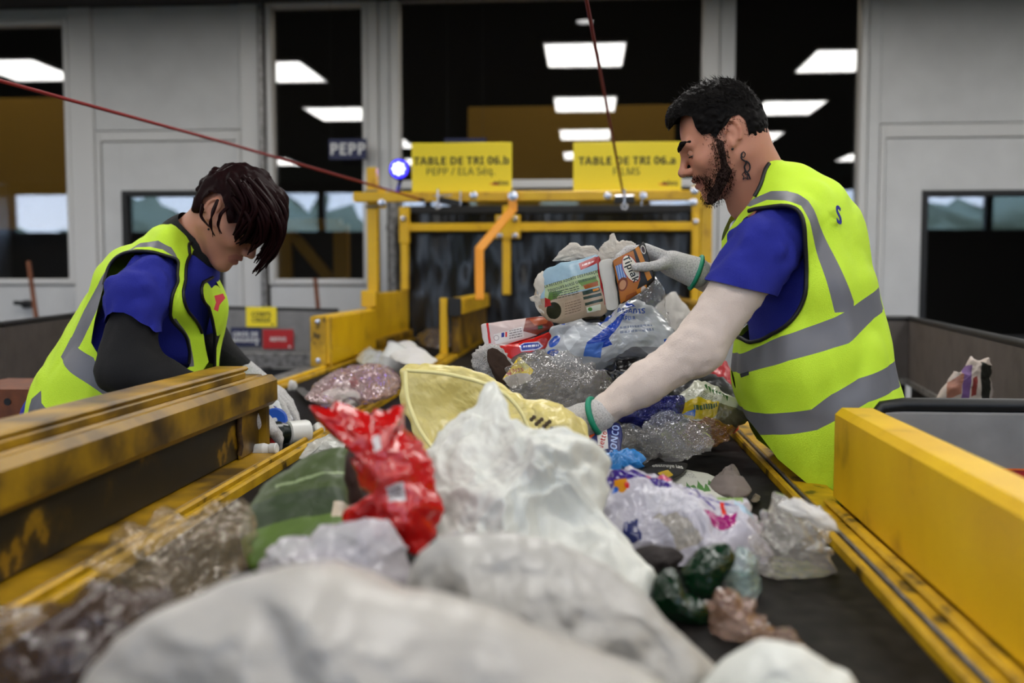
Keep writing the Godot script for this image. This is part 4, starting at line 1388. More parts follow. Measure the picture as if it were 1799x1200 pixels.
	var b1 := part(hair, "hair_strand", bristles(hr, [Vector2(0.1736, 1.6213), Vector2(0.1871, 1.6737), Vector2(0.2278, 1.6988), Vector2(0.2708, 1.7074), Vector2(0.3150, 1.7021), Vector2(0.3526, 1.6715), Vector2(0.3649, 1.6307), Vector2(0.3160, 1.6371), Vector2(0.2577, 1.6378), Vector2(0.1993, 1.6315)], 900, 0.013, h * Vector3(0.5, 0.3, 0), ho.z, 0.0009, 0.004, 5), M.hair)
	b1.set_meta("kind", "stuff")
	var b2 := part(hair, "faded_strand", bristles(skull, [Vector2(0.2255, 1.6008), Vector2(0.2374, 1.5843), Vector2(0.2538, 1.5794), Vector2(0.2657, 1.5676), Vector2(0.2771, 1.5839), Vector2(0.2885, 1.6071), Vector2(0.3116, 1.6232), Vector2(0.3257, 1.6090), Vector2(0.3356, 1.5739), Vector2(0.3500, 1.5457), Vector2(0.3713, 1.5222), Vector2(0.3702, 1.5899), Vector2(0.3508, 1.6367), Vector2(0.2461, 1.6309)], 900, 0.006, h * Vector3(-0.3, -0.7, 0), ho.z, 0.0007, 0.006, 6), M.hair)
	b2.set_meta("kind", "stuff")
	# stubble and beard from a thin offset of the head
	var sf := Field.new()
	head_field(sf, ho, h, hs)
	sf.cone(ho + h * (Vector3(0.0, -0.085, 0) * hs), neck + Vector3(-0.03, -0.04, 0), 0.035, 0.05, 0.02)
	sf.off = 0.0028
	sf.noise = fold_noise(8, 180.0)
	sf.noise_amp = 0.0035
	sf.egg(ho + h * (Vector3(0.073, -0.112, 0) * hs), Vector3(0.022, 0.022, 0.024) * hs, 0.012, h)
	var sn := net(sf, 0.003)
	var beard_poly := [Vector2(0.2656, 1.5746), Vector2(0.2797, 1.5675), Vector2(0.2847, 1.5463), Vector2(0.2896, 1.5252), Vector2(0.3004, 1.5087), Vector2(0.2948, 1.4876), Vector2(0.2812, 1.4582), Vector2(0.2720, 1.4441), Vector2(0.2603, 1.4430), Vector2(0.2531, 1.4549), Vector2(0.2564, 1.4666), Vector2(0.2668, 1.4807), Vector2(0.2712, 1.5018), Vector2(0.2781, 1.5135), Vector2(0.2755, 1.5323), Vector2(0.2682, 1.5535)]
	var bc := cut(sn, [["beard", beard_poly]], ho.z)
	var beard := part(p, "beard", bc.beard, M.stubble, "short dark beard along the jaw")
	var bb := part(beard, "beard_hair", bristles(sf, [Vector2(0.2585, 1.5794), Vector2(0.2820, 1.5721), Vector2(0.2893, 1.5463), Vector2(0.2943, 1.5275), Vector2(0.3062, 1.5086), Vector2(0.3043, 1.4781), Vector2(0.2906, 1.4523), Vector2(0.2744, 1.4382), Vector2(0.2556, 1.4371), Vector2(0.2437, 1.4525), Vector2(0.2458, 1.4714), Vector2(0.2574, 1.4855), Vector2(0.2595, 1.5019), Vector2(0.2664, 1.5136), Vector2(0.2661, 1.5324), Vector2(0.2588, 1.5536)], 1700, 0.005, h * Vector3(0.25, -0.9, 0), ho.z, 0.0007, 0.0028, 7), M.beard)
	bb.set_meta("kind", "stuff")
	var sb := part(beard, "stubble", bristles(skull_of(ho, h, hs, neck), [Vector2(0.2588, 1.5536), Vector2(0.2664, 1.5136), Vector2(0.2526, 1.4949), Vector2(0.2598, 1.4796), Vector2(0.3179, 1.5085), Vector2(0.3184, 1.4733), Vector2(0.3012, 1.4499), Vector2(0.2744, 1.4382), Vector2(0.2425, 1.4561), Vector2(0.2479, 1.4902)], 650, 0.0026, h * Vector3(0.2, -0.9, 0), ho.z, 0.0005, 0.006, 8), M.beard)
	sb.set_meta("kind", "stuff")
	var ms := part(p, "moustache", bristles(skull_of(ho, h, hs, neck), [Vector2(0.2204, 1.4993), Vector2(0.2346, 1.5040), Vector2(0.2537, 1.4990), Vector2(0.2610, 1.4859), Vector2(0.2589, 1.4691), Vector2(0.2492, 1.4788), Vector2(0.2396, 1.4884), Vector2(0.2276, 1.4921)], 420, 0.005, h * Vector3(-0.2, -0.8, 0), ho.z, 0.0006, 0.0025, 9), M.beard)
	ms.set_meta("kind", "stuff")
	# tattoo and earring
	var tt := part(p, "tattoo", piping(hf, [Vector2(0.3190, 1.5436), Vector2(0.3180, 1.5320), Vector2(0.3285, 1.5249), Vector2(0.3263, 1.5157), Vector2(0.3311, 1.5063), Vector2(0.3358, 1.5017), Vector2(0.3406, 1.4900)], -1.9, 0.0016), M.tattoo, "dark neck tattoo of a star and a crescent")
	part(tt, "crescent", piping(hf, [Vector2(0.3285, 1.5273), Vector2(0.3355, 1.5226), Vector2(0.3379, 1.5133), Vector2(0.3334, 1.5063), Vector2(0.3264, 1.5087)], -1.9, 0.0015), M.tattoo)
	part(tt, "star", piping(hf, [Vector2(0.3276, 1.5064), Vector2(0.3312, 1.5005), Vector2(0.3369, 1.5017), Vector2(0.3335, 1.4970), Vector2(0.3359, 1.4912), Vector2(0.3301, 1.4947), Vector2(0.3255, 1.4913), Vector2(0.3266, 1.4971), Vector2(0.3231, 1.5006), Vector2(0.3276, 1.5064)], -1.9, 0.0009), M.tattoo)
	part(tt, "swirl", piping(hf, [Vector2(0.3213, 1.5459), Vector2(0.3259, 1.5412), Vector2(0.3226, 1.5343), Vector2(0.3167, 1.5390), Vector2(0.3213, 1.5459)], -1.9, 0.001), M.tattoo)
	part(p, "earring", lathe(lift(hf, [Vector2(0.2992, 1.5507)][0], -1.9), Vector3(0, 0, 1), sphere_profile(0.0028), 10), M.black_gloss)
	# T-shirt: torso and two short sleeves
	var tf := Field.new()
	tf.squash = 0.74
	tf.mid = Vector3(0, 0, zc)
	tf.cone(neck + Vector3(0.012, -0.055, 0), chest, 0.062, 0.115, 0.03)
	tf.cone(chest, waist, 0.115, 0.118, 0.03)
	tf.cone(waist, hip, 0.118, 0.12, 0.03)
	var sl := Field.new()
	sl.cone(shn + Vector3(0.035, 0.0, -0.05), shn.lerp(eln, 0.18), 0.078, 0.07, 0.03)
	sl.cone(shn.lerp(eln, 0.18), shn.lerp(eln, 0.56), 0.07, 0.073, 0.03)
	sl.noise = fold_noise(5, 8.0)
	sl.noise_scale = Vector3(1.2, 0.8, 1)
	sl.noise_amp = 0.014
	var sleeve_cut := [Vector2(0.2340, 1.2833), Vector2(0.2583, 1.2777), Vector2(0.3003, 1.2666), Vector2(0.3685, 1.2523), Vector2(0.4322, 1.2291), Vector2(0.4137, 1.0503), Vector2(0.1924, 1.0482), Vector2(0.1899, 1.2733)]
	var s1 := cut(net(sl, 0.008), [["off", sleeve_cut]], -9.0)
	var sf2 := Field.new()
	sf2.cone(shf + Vector3(0.03, 0.0, 0.05), shf.lerp(elf, 0.5), 0.072, 0.072, 0.03)
	var ts := part(p, "t_shirt", skin_mesh([net(tf, 0.016)]), M.shirt, "blue T-shirt")
	part(ts, "sleeve", s1.rest, M.shirt)
	part(ts, "sleeve", skin_mesh([net(sf2, 0.012)]), M.shirt)
	# long white undersleeves
	var un := Field.new()
	un.cone(shn.lerp(eln, 0.35), eln, 0.058, 0.049, 0.03)
	un.cone(eln, eln.lerp(wrn, 0.5), 0.049, 0.041, 0.03)
	un.cone(eln.lerp(wrn, 0.5), wrn.lerp(eln, 0.04), 0.041, 0.03, 0.02)
	un.noise = fold_noise(14, 17.0)
	un.noise_scale = Vector3(1.3, 1.0, 0.5)
	un.noise_amp = 0.0035
	part(p, "undersleeve", skin_mesh([net(un, 0.006)]), M.sleeve, "off-white long undersleeve")
	var uf := Field.new()
	uf.cone(shf.lerp(elf, 0.4), elf, 0.052, 0.05, 0.03)
	uf.cone(elf, wrf, 0.05, 0.031, 0.03)
	uf.noise = fold_noise(15, 8.0)
	uf.noise_amp = 0.005
	part(p, "undersleeve", skin_mesh([net(uf, 0.008)]), M.sleeve, "off-white long undersleeve")
	# gloves
	var gn := Field.new()
	var dn := (Vector3(-0.049, 0.988, -1.97) - wrn).normalized()
	hand_field(gn, wrn, dn, Vector3(0, -0.6, -0.8), [0.55, 0.6, 0.65, 0.6, Vector3(-0.4, -0.75, 0.1)], 1.0, 1.0)
	gn.cone(wrn - dn * 0.012, wrn + dn * 0.02, 0.033, 0.031, 0.01)
	var g1 := part(p, "glove", skin_mesh([net(gn, 0.0035)]), M.glove, "pale grey knitted work glove")
	part(g1, "cuff_band", ring_band(wrn - dn * 0.006, dn, 0.0355, 0.006), M.cuff, "green elastic glove cuff")
	var gf := Field.new()
	var df := (Vector3(0.156, 1.333, -2.3) - wrf).normalized()
	hand_field(gf, wrf + df * 0.028, df, Vector3(0.0, -1.0, 0.3), [0.58, 0.6, 0.62, 0.65, Vector3(-1.0, -0.3, 0.95)], -1.0, 0.98, 0.006)
	gf.cone(wrf - df * 0.01, wrf + df * 0.045, 0.036, 0.03, 0.012)
	var g2 := part(p, "glove", skin_mesh([net(gf, 0.0035)]), M.glove, "pale grey knitted work glove")
	part(g2, "cuff_band", ring_band(wrf - df * 0.012, df, 0.0385, 0.005), M.cuff, "green elastic glove cuff")
	# vest
	var vf := Field.new()
	vf.squash = 0.72
	vf.mid = Vector3(0, 0, zc)
	vf.cone(Vector3(0.394, 1.465, -2.2), Vector3(0.449, 1.364, -2.2), 0.078, 0.122, 0.05)
	vf.cone(Vector3(0.391, 1.453, -2.2), Vector3(0.411, 1.396, -2.12), 0.07, 0.078, 0.04)
	vf.cone(Vector3(0.391, 1.453, -2.2), Vector3(0.432, 1.411, -2.28), 0.07, 0.075, 0.04)
	vf.cone(Vector3(0.376, 1.376, -2.2), Vector3(0.395, 1.247, -2.2), 0.075, 0.092, 0.04)
	vf.cone(Vector3(0.443, 1.394, -2.2), Vector3(0.465, 1.272, -2.2), 0.122, 0.145, 0.05)
	vf.cone(Vector3(0.465, 1.272, -2.2), Vector3(0.487, 1.099, -2.2), 0.142, 0.158, 0.05)
	vf.cone(Vector3(0.487, 1.099, -2.2), Vector3(0.524, 0.968, -2.2), 0.158, 0.157, 0.05)
	vf.cone(Vector3(0.524, 0.968, -2.2), Vector3(0.573, 0.824, -2.2), 0.157, 0.16, 0.05)
	vf.noise = fold_noise(24, 3.4)
	vf.noise_scale = Vector3(1.6, 0.6, 1.2)
	vf.noise_amp = 0.012
	var vn := net(vf, 0.009)
	var hem := [Vector2(0.1949, 1.2499), Vector2(0.2936, 1.1584), Vector2(0.3174, 1.0837), Vector2(0.3368, 0.9994), Vector2(0.3948, 0.9142), Vector2(0.4740, 0.8502), Vector2(0.5399, 0.8722), Vector2(0.6501, 0.9316), Vector2(0.6590, 0.5824), Vector2(0.2025, 0.5703)]
	var neckcut := [Vector2(0.1745, 1.6007), Vector2(0.4512, 1.5977), Vector2(0.3746, 1.5222), Vector2(0.3645, 1.5061), Vector2(0.3501, 1.4713), Vector2(0.3366, 1.4458), Vector2(0.3185, 1.4179), Vector2(0.3004, 1.3852), Vector2(0.2847, 1.3430), Vector2(0.2737, 1.2959), Vector2(0.1776, 1.2959)]
	var arm := [Vector2(0.3107, 1.3752), Vector2(0.3237, 1.4090), Vector2(0.3458, 1.4259), Vector2(0.3893, 1.4268), Vector2(0.4141, 1.4075), Vector2(0.4240, 1.3522), Vector2(0.4296, 1.2900), Vector2(0.4228, 1.2343), Vector2(0.3934, 1.1898), Vector2(0.3445, 1.1552), Vector2(0.3218, 1.1608), Vector2(0.3071, 1.1676), Vector2(0.3020, 1.2043), Vector2(0.3010, 1.2729), Vector2(0.3035, 1.3298)]
	var t_sh := [Vector2(0.3244, 1.4361), Vector2(0.3432, 1.4495), Vector2(0.3697, 1.4606), Vector2(0.3987, 1.4593), Vector2(0.4166, 1.4513), Vector2(0.4324, 1.4378), Vector2(0.4438, 1.4197), Vector2(0.5241, 1.2402), Vector2(0.5245, 1.2209), Vector2(0.4845, 1.2185), Vector2(0.4522, 1.3296), Vector2(0.4321, 1.3962), Vector2(0.4171, 1.4266), Vector2(0.3890, 1.4391), Vector2(0.3611, 1.4427), Vector2(0.3334, 1.4316)]
	var t1 := [Vector2(0.2763, 1.1007), Vector2(0.3078, 1.1170), Vector2(0.3881, 1.1703), Vector2(0.4847, 1.2094), Vector2(0.5636, 1.2527), Vector2(0.5975, 1.2674), Vector2(0.6151, 1.2223), Vector2(0.5769, 1.2063), Vector2(0.5113, 1.1594), Vector2(0.4002, 1.1234), Vector2(0.3174, 1.0825), Vector2(0.2881, 1.0661)]
	var t2 := [Vector2(0.3119, 0.9945), Vector2(0.3435, 1.0018), Vector2(0.4447, 1.0271), Vector2(0.4799, 1.0585), Vector2(0.5329, 1.0899), Vector2(0.6036, 1.1087), Vector2(0.6562, 1.1261), Vector2(0.6687, 1.0693), Vector2(0.6203, 1.0597), Vector2(0.5517, 1.0442), Vector2(0.4932, 1.0126), Vector2(0.4578, 0.9857), Vector2(0.3826, 0.9651), Vector2(0.3241, 0.9388)]
	var cuts := [["off", hem], ["off", neckcut], ["off", arm], ["band_sh", t_sh], ["band_1", t1], ["band_2", t2]]
	var vc := cut(vn, cuts, zc)
	var vest := part(p, "vest", vc.rest, M.hivis, "fluorescent yellow hi-vis vest")
	part(vest, "reflective_band", vc.band_sh, M.tape, "grey reflective shoulder band")
	part(vest, "reflective_band", vc.band_1, M.tape, "upper grey reflective band")
	part(vest, "reflective_band", vc.band_2, M.tape, "lower grey reflective band")
	part(vest, "armhole_piping", piping(vf, [Vector2(0.3302, 1.4225), Vector2(0.3458, 1.4259), Vector2(0.3893, 1.4268), Vector2(0.4141, 1.4075), Vector2(0.4240, 1.3522), Vector2(0.4296, 1.2900), Vector2(0.4228, 1.2343), Vector2(0.3934, 1.1898), Vector2(0.3445, 1.1552), Vector2(0.3218, 1.1608), Vector2(0.3048, 1.1676)], -1.8, 0.0045), M.black)
	part(vest, "collar_piping", piping(vf, [Vector2(0.3747, 1.5211), Vector2(0.3645, 1.5061), Vector2(0.3535, 1.4760), Vector2(0.3389, 1.4481)], -1.85, 0.0045), M.black)
	part(vest, "tag", plate([Vector2(0.3182, 1.0879), Vector2(0.3404, 1.0949), Vector2(0.3427, 1.0881), Vector2(0.3206, 1.0800)], lift(vf, [Vector2(0.3332, 1.0850)][0], -1.8).z + 0.004, 0.002), M.black)
	for q in [["S", [Vector2(0.4921, 1.4083)][0], 0.052]]:
		var at := lift(vf, q[1], -1.8, -1.0, 0.002)
		var e := 0.004
		var n := Vector3(vf.d(at + Vector3(e, 0, 0)) - vf.d(at - Vector3(e, 0, 0)), vf.d(at + Vector3(0, e, 0)) - vf.d(at - Vector3(0, e, 0)), vf.d(at + Vector3(0, 0, e)) - vf.d(at - Vector3(0, 0, e))).normalized()
		n = (n + Vector3(0.7, 0, 0)).normalized()
		var x := Vector3.UP.cross(n).normalized()
		var l := lettering(p, q[0], at + n * 0.006, q[2], M.shirt, Basis(x, n.cross(x), n).rotated(n, -0.25), 800)
	# trousers and shoes
	var lg := Field.new()
	for s in [-1.0, 1.0]:
		lg.cone(hip + Vector3(0, -0.02, 0.08 * s), Vector3(hip.x, 0.48, zc + 0.1 * s), 0.1, 0.075, 0.04)
		lg.cone(Vector3(hip.x, 0.48, zc + 0.1 * s), Vector3(foot.x, 0.1, zc + 0.11 * s), 0.075, 0.065, 0.03)
	part(p, "trousers", skin_mesh([net(lg, 0.018)]), M.trousers)
	for s in [-1.0, 1.0]:
		var sh := Field.new()
		sh.cone(Vector3(foot.x + 0.03, 0.045, zc + 0.11 * s), Vector3(foot.x - 0.16, 0.038, zc + 0.12 * s), 0.045, 0.038, 0.02)
		sh.cone(Vector3(foot.x + 0.02, 0.05, zc + 0.11 * s), Vector3(foot.x + 0.01, 0.11, zc + 0.11 * s), 0.045, 0.05, 0.02)
		part(p, "shoe", skin_mesh([net(sh, 0.012)]), M.black)

func ring_band(c: Vector3, axis: Vector3, r: float, t: float) -> ArrayMesh:
	var x := Vector3.UP.cross(axis).normalized()
	var y := axis.cross(x).normalized()
	var pts := []
	for k in 20: pts.append(c + (x * cos(TAU * k / 20) + y * sin(TAU * k / 20)) * r)
	return tube(pts, t, 8, true)

func skull_of(o: Vector3, h: Basis, s: float, neck: Vector3) -> Field:
	var f := Field.new()
	head_field(f, o, h, s)
	f.cone(o + h * (Vector3(0.0, -0.085, 0) * s), neck + Vector3(-0.03, -0.04, 0), 0.035, 0.05, 0.02)
	return f

func man_head_poly(h: Basis, o: Vector3, s: float, pts: Array) -> Array:
	var out := []
	for q in pts:
		var w: Vector3 = o + h * (Vector3(q[0], q[1], 0) * s)
		out.append(Vector2(w.x, w.y))
	return out

func woman() -> void:
	var zc := -2.42
	var p := thing("person", "woman in blue T-shirt and yellow hi-vis vest bending over the left belt", "person", Vector3(-1.356, 0, zc))
	var neck := Vector3(-1.005, 1.365, -2.42)
	var chest := Vector3(-1.091, 1.226, -2.42)
	var waist := Vector3(-1.186, 1.054, -2.42)
	var hip := Vector3(-1.314, 0.878, -2.42)
	var shn := Vector3(-1.029, 1.281, -2.24)
	var shf := Vector3(-1.072, 1.26, -2.6)
	var eln := Vector3(-1.049, 1.088, -2.2)
	var wrn := Vector3(-0.787, 0.973, -2.22)
	var elf := Vector3(-1.028, 1.112, -2.64)
	var wrf := Vector3(-0.897, 1.02, -2.6)
	var a := deg_to_rad(-45.0)
	var yaw := deg_to_rad(-4.0)
	var fx := Vector3(cos(a) * cos(yaw), sin(a), -cos(a) * sin(yaw))
	var sz := fx.cross(Vector3.UP).normalized()
	var uy := sz.cross(fx).normalized()
	var h := Basis(fx, uy, sz)
	var hs := 0.97
	var ho := Vector3(-0.871, 1.439, -2.4)
	var hf := Field.new()
	head_field(hf, ho, h, hs, true)
	hf.cone(ho + h * (Vector3(-0.03, -0.045, 0) * hs), neck + Vector3(0.015, 0, 0), 0.05, 0.06, 0.02)
	hf.cone(ho + h * (Vector3(0.0, -0.08, 0) * hs), neck + Vector3(0.03, -0.03, 0), 0.035, 0.05, 0.02)
	var hn := net(hf, 0.0036)
	var hcut := cut(hn, [["lips", man_head_poly(h, ho, hs, [[0.086, -0.054], [0.11, -0.055], [0.11, -0.068], [0.104, -0.084], [0.082, -0.082], [0.076, -0.07]])]], ho.z)
	var bf := Field.new()
	bf.cone(neck, chest, 0.05, 0.085, 0.04)
	bf.cone(chest, waist, 0.085, 0.085, 0.04)
	bf.cone(waist, hip, 0.1, 0.11, 0.04)
	bf.cone(neck + Vector3(0, -0.02, 0), shn + Vector3(0.01, -0.03, -0.03), 0.04, 0.026, 0.02)
	bf.cone(neck + Vector3(0, -0.02, 0), shf + Vector3(0, -0.03, 0.03), 0.04, 0.026, 0.02)
	bf.cone(shn + Vector3(0, -0.03, -0.02), eln, 0.03, 0.034, 0.02)
	bf.cone(shf + Vector3(0, -0.03, 0.02), elf, 0.03, 0.032, 0.02)
	bf.cone(eln, wrn, 0.036, 0.024, 0.02)
	bf.cone(elf, wrf, 0.034, 0.024, 0.02)
	for s in [-1.0, 1.0]:
		bf.cone(hip + Vector3(0, 0, 0.085 * s), Vector3(hip.x - 0.02, 0.46, zc + 0.09 * s), 0.08, 0.055, 0.03)
		bf.cone(Vector3(hip.x - 0.02, 0.46, zc + 0.09 * s), Vector3(hip.x - 0.05, 0.09, zc + 0.1 * s), 0.052, 0.038, 0.03)
	part(p, "body", skin_mesh([net(bf, 0.016)]), M.skin_w)
	part(p, "head", hcut.rest, M.skin_w)
	part(p, "lips", hcut.lips, M.lip)
	eyes(p, ho, h, hs, M.skin_w)
	# hair: bob swept forward over the face
	var hr := Field.new()
	var P := func(x: float, y: float, z := 0.0) -> Vector3: return ho + h * (Vector3(x, y, z) * hs)
	hr.egg(P.call(0.0, 0.044, 0.0), Vector3(0.102, 0.096, 0.087), 0.02, h)
	hr.egg(P.call(-0.06, 0.015, 0.0), Vector3(0.045, 0.055, 0.068), 0.03, h)
	hr.egg(P.call(0.055, 0.058, 0.0), Vector3(0.062, 0.074, 0.084), 0.03, h)
	for z in [-1.0, 1.0]:
		hr.egg(P.call(0.02, 0.02, 0.068 * z), Vector3(0.06, 0.035, 0.025), 0.02, h)
		hr.cone(P.call(-0.04, 0.02, 0.07 * z), P.call(-0.052, -0.035, 0.062 * z), 0.02, 0.008, 0.02)
	hr.noise = fold_noise(31, 14.0)
	hr.noise_scale = Vector3(1.0, 0.7, 2.2)
	hr.noise_amp = 0.01
	var hrn := net(hr, 0.005)
	var off := [Vector2(-0.9460, 1.4116), Vector2(-0.9220, 1.4264), Vector2(-0.9146, 1.4478), Vector2(-0.9086, 1.4720), Vector2(-0.8861, 1.4879), Vector2(-0.8641, 1.4838), Vector2(-0.8507, 1.4582), Vector2(-0.8486, 1.4260), Vector2(-0.8447, 1.4139), Vector2(-0.8350, 1.4139), Vector2(-0.8156, 1.4152), Vector2(-0.8019, 1.4098), Vector2(-0.8078, 1.3883), Vector2(-0.8220, 1.3709), Vector2(-0.7947, 1.3506), Vector2(-0.7551, 1.2427), Vector2(-0.9917, 1.2424), Vector2(-0.9880, 1.4051)]
	var hcc := cut(hrn, [["off", off, 1]], ho.z)
	var hair := part(p, "hair", hcc.rest, M.hair_red, "dark burgundy short wavy hair falling over her face")
	var rng := RandomNumberGenerator.new()
	rng.seed = 12
	var st := new_st()
	# fringe and hanging locks
	var locks := [
		[Vector3(-0.806, 1.49, -2.3), Vector3(-0.769, 1.435, -2.28), Vector3(-0.787, 1.39, -2.3), Vector3(-0.819, 1.367, -2.32)],
		[Vector3(-0.799, 1.496, -2.3), Vector3(-0.75, 1.435, -2.28), Vector3(-0.76, 1.383, -2.3), Vector3(-0.795, 1.351, -2.32)],
		[Vector3(-0.792, 1.505, -2.32), Vector3(-0.734, 1.436, -2.3), Vector3(-0.739, 1.377, -2.32), Vector3(-0.785, 1.313, -2.34)],
		[Vector3(-0.792, 1.501, -2.36), Vector3(-0.74, 1.426, -2.35), Vector3(-0.755, 1.358, -2.36), Vector3(-0.801, 1.3, -2.37)],
		[Vector3(-0.819, 1.505, -2.4), Vector3(-0.752, 1.443, -2.4), Vector3(-0.756, 1.366, -2.4), Vector3(-0.791, 1.311, -2.4)],
		[Vector3(-0.805, 1.495, -2.28), Vector3(-0.776, 1.441, -2.27), Vector3(-0.805, 1.396, -2.29), Vector3(-0.824, 1.38, -2.31)],
		[Vector3(-0.836, 1.51, -2.45), Vector3(-0.783, 1.439, -2.46), Vector3(-0.793, 1.368, -2.46), Vector3(-0.818, 1.337, -2.45)]]
	for l in locks:
		for k in 16:
			var j := Vector3(rng.randf_range(-1, 1), rng.randf_range(-1, 1), rng.randf_range(-1, 1))
			var pts := []
			for i in 4: pts.append(l[i] + j * [0.022, 0.019, 0.013, 0.008][i] + Vector3(rng.randf_range(-1, 1), rng.randf_range(-1, 1), 0) * 0.005)
			pts[3] = pts[2].lerp(pts[3], rng.randf_range(0.5, 1.15))
			var sp := spline(pts, 6)
			var rr := []
			for i in sp.size(): rr.append(lerpf(0.0058, 0.0008, pow(float(i) / sp.size(), 1.8)))
			add_tube(st, sp, rr, 6)
	var lk := part(hair, "fringe_lock", st.commit(), M.hair_red)
	lk.set_meta("kind", "stuff")
	for w in [[Vector3(-0.862, 1.468, -2.3), Vector3(-0.865, 1.439, -2.27), Vector3(-0.875, 1.409, -2.28), Vector3(-0.867, 1.383, -2.28)], [Vector3(-0.833, 1.449, -2.28), Vector3(-0.846, 1.431, -2.27), Vector3(-0.857, 1.408, -2.28), Vector3(-0.85, 1.389, -2.28)], [Vector3(-0.91, 1.459, -2.33), Vector3(-0.911, 1.431, -2.31), Vector3(-0.894, 1.414, -2.3), Vector3(-0.882, 1.406, -2.29)]]:
		var st2 := new_st()
		for k in 4:
			var pts := []
			for i in 4: pts.append(w[i] + Vector3(rng.randf_range(-1, 1), rng.randf_range(-1, 1), rng.randf_range(-1, 1)) * 0.003)
			var sp := spline(pts, 6)
			var rr := []
			for i in sp.size(): rr.append(lerpf(0.003, 0.0006, float(i) / sp.size()))
			add_tube(st2, sp, rr, 5)
		part(hair, "wisp", st2.commit(), M.hair_red)
	part(p, "earring", lathe(Vector3(-0.888, 1.4, -2.3), Vector3(0, 0, 1), sphere_profile(0.003), 10), M.black_gloss)
	# black roll-neck under the shirt
	var rn := Field.new()
	var nx := (neck - (ho + h * Vector3(-0.03, -0.045, 0))).normalized()
	rn.cone(neck - nx * 0.03, neck + nx * 0.05, 0.068, 0.08, 0.02)
	rn.cone(neck - nx * 0.02 + Vector3(0.04, -0.03, 0), neck + nx * 0.04 + Vector3(0.03, -0.02, 0), 0.052, 0.06, 0.02)
	rn.noise = fold_noise(2, 9.0)
	rn.noise_amp = 0.004
	var rcut := cut(net(rn, 0.006), [["off", [Vector2(-1.0266, 1.5398), Vector2(-0.8189, 1.5382), Vector2(-0.8231, 1.3102), Vector2(-0.8745, 1.3062), Vector2(-0.8896, 1.3157), Vector2(-0.9127, 1.3441), Vector2(-0.9357, 1.3712), Vector2(-0.9602, 1.3982), Vector2(-0.9834, 1.4212), Vector2(-0.9901, 1.4320)]]], zc)
	part(p, "roll_neck", rcut.rest, M.knit, "black roll-neck collar")
	# T-shirt
	var tf := Field.new()
	tf.squash = 0.74
	tf.mid = Vector3(0, 0, zc)
	tf.cone(neck + Vector3(0.02, -0.07, 0), chest + Vector3(0.03, 0, 0), 0.07, 0.108, 0.03)
	tf.cone(chest + Vector3(0.03, 0, 0), waist + Vector3(0.03, 0, 0), 0.108, 0.115, 0.03)
	tf.cone(Vector3(-0.983, 1.262, -2.42), Vector3(-1.015, 1.112, -2.42), 0.046, 0.055, 0.03)
	tf.cone(waist + Vector3(0.02, 0, 0), hip + Vector3(0, 0.05, 0), 0.115, 0.1, 0.03)
	var ts := part(p, "t_shirt", skin_mesh([net(tf, 0.014)]), M.shirt, "blue T-shirt")
	var sl := Field.new()
	sl.cone(shn + Vector3(0.01, 0.005, -0.05), shn.lerp(eln, 0.2), 0.068, 0.071, 0.03)
	sl.cone(shn.lerp(eln, 0.2), shn.lerp(eln, 0.7), 0.071, 0.073, 0.03)
	sl.noise = fold_noise(6, 8.0)
	sl.noise_scale = Vector3(1.2, 0.8, 1)
	sl.noise_amp = 0.014
	var s1 := cut(net(sl, 0.008), [["off", [Vector2(-1.1574, 1.1533), Vector2(-1.1012, 1.1822), Vector2(-1.0778, 1.2018), Vector2(-1.0562, 1.2096), Vector2(-1.0321, 1.2084), Vector2(-1.0135, 1.2007), Vector2(-0.9926, 1.1826), Vector2(-0.9744, 1.1619), Vector2(-0.9421, 1.1737), Vector2(-0.8898, 1.1285), Vector2(-0.9074, 0.9325), Vector2(-1.2185, 0.9289)]]], -9.0)
	part(ts, "sleeve", s1.rest, M.shirt)
	var s2 := Field.new()
	s2.cone(shf + Vector3(-0.01, 0, 0.05), shf.lerp(elf, 0.55) + Vector3(0.01, 0, 0), 0.066, 0.07, 0.03)
	part(ts, "sleeve", skin_mesh([net(s2, 0.012)]), M.shirt)
	# black knitted sleeves
	var kn := Field.new()
	kn.cone(shn.lerp(eln, 0.3), eln, 0.06, 0.06, 0.03)
	kn.cone(eln, wrn, 0.06, 0.036, 0.03)
	kn.egg(eln + Vector3(-0.005, -0.01, 0), Vector3(0.062, 0.062, 0.055), 0.03)
	kn.noise = fold_noise(16, 5.0)
	kn.noise_amp = 0.01
	part(p, "knit_sleeve", skin_mesh([net(kn, 0.009)]), M.knit, "black knitted sleeve")
	var kf := Field.new()
	kf.cone(shf.lerp(elf, 0.3), elf, 0.056, 0.056, 0.03)
	kf.cone(elf, wrf, 0.056, 0.036, 0.03)
	kf.noise = fold_noise(17, 5.0)
	kf.noise_amp = 0.008
	part(p, "knit_sleeve", skin_mesh([net(kf, 0.009)]), M.knit, "black knitted sleeve")
	# gloves
	var gf := Field.new()
	var df := (Vector3(-0.758, 0.951, -2.55) - wrf).normalized()
	hand_field(gf, wrf + df * 0.01, df, Vector3(-0.1, -1.0, 0.1), [0.28, 0.25, 0.3, 0.35, Vector3(0.5, -0.5, 0.6)], 1.0, 1.0, 0.01)
	gf.cone(wrf - df * 0.02, wrf + df * 0.03, 0.037, 0.03, 0.01)
	part(p, "glove", skin_mesh([net(gf, 0.0036)]), M.glove, "pale grey knitted work glove")
	var gn := Field.new()
	var dn := (Vector3(-0.737, 0.932, -2.3) - wrn).normalized()
	hand_field(gn, wrn, dn, Vector3(0.0, -0.8, -0.6), [0.5, 0.5, 0.55, 0.55, Vector3(0.3, -0.6, -0.7)], -1.0, 1.0, 0.008)
	gn.cone(wrn - dn * 0.03, wrn + dn * 0.03, 0.036, 0.03, 0.01)
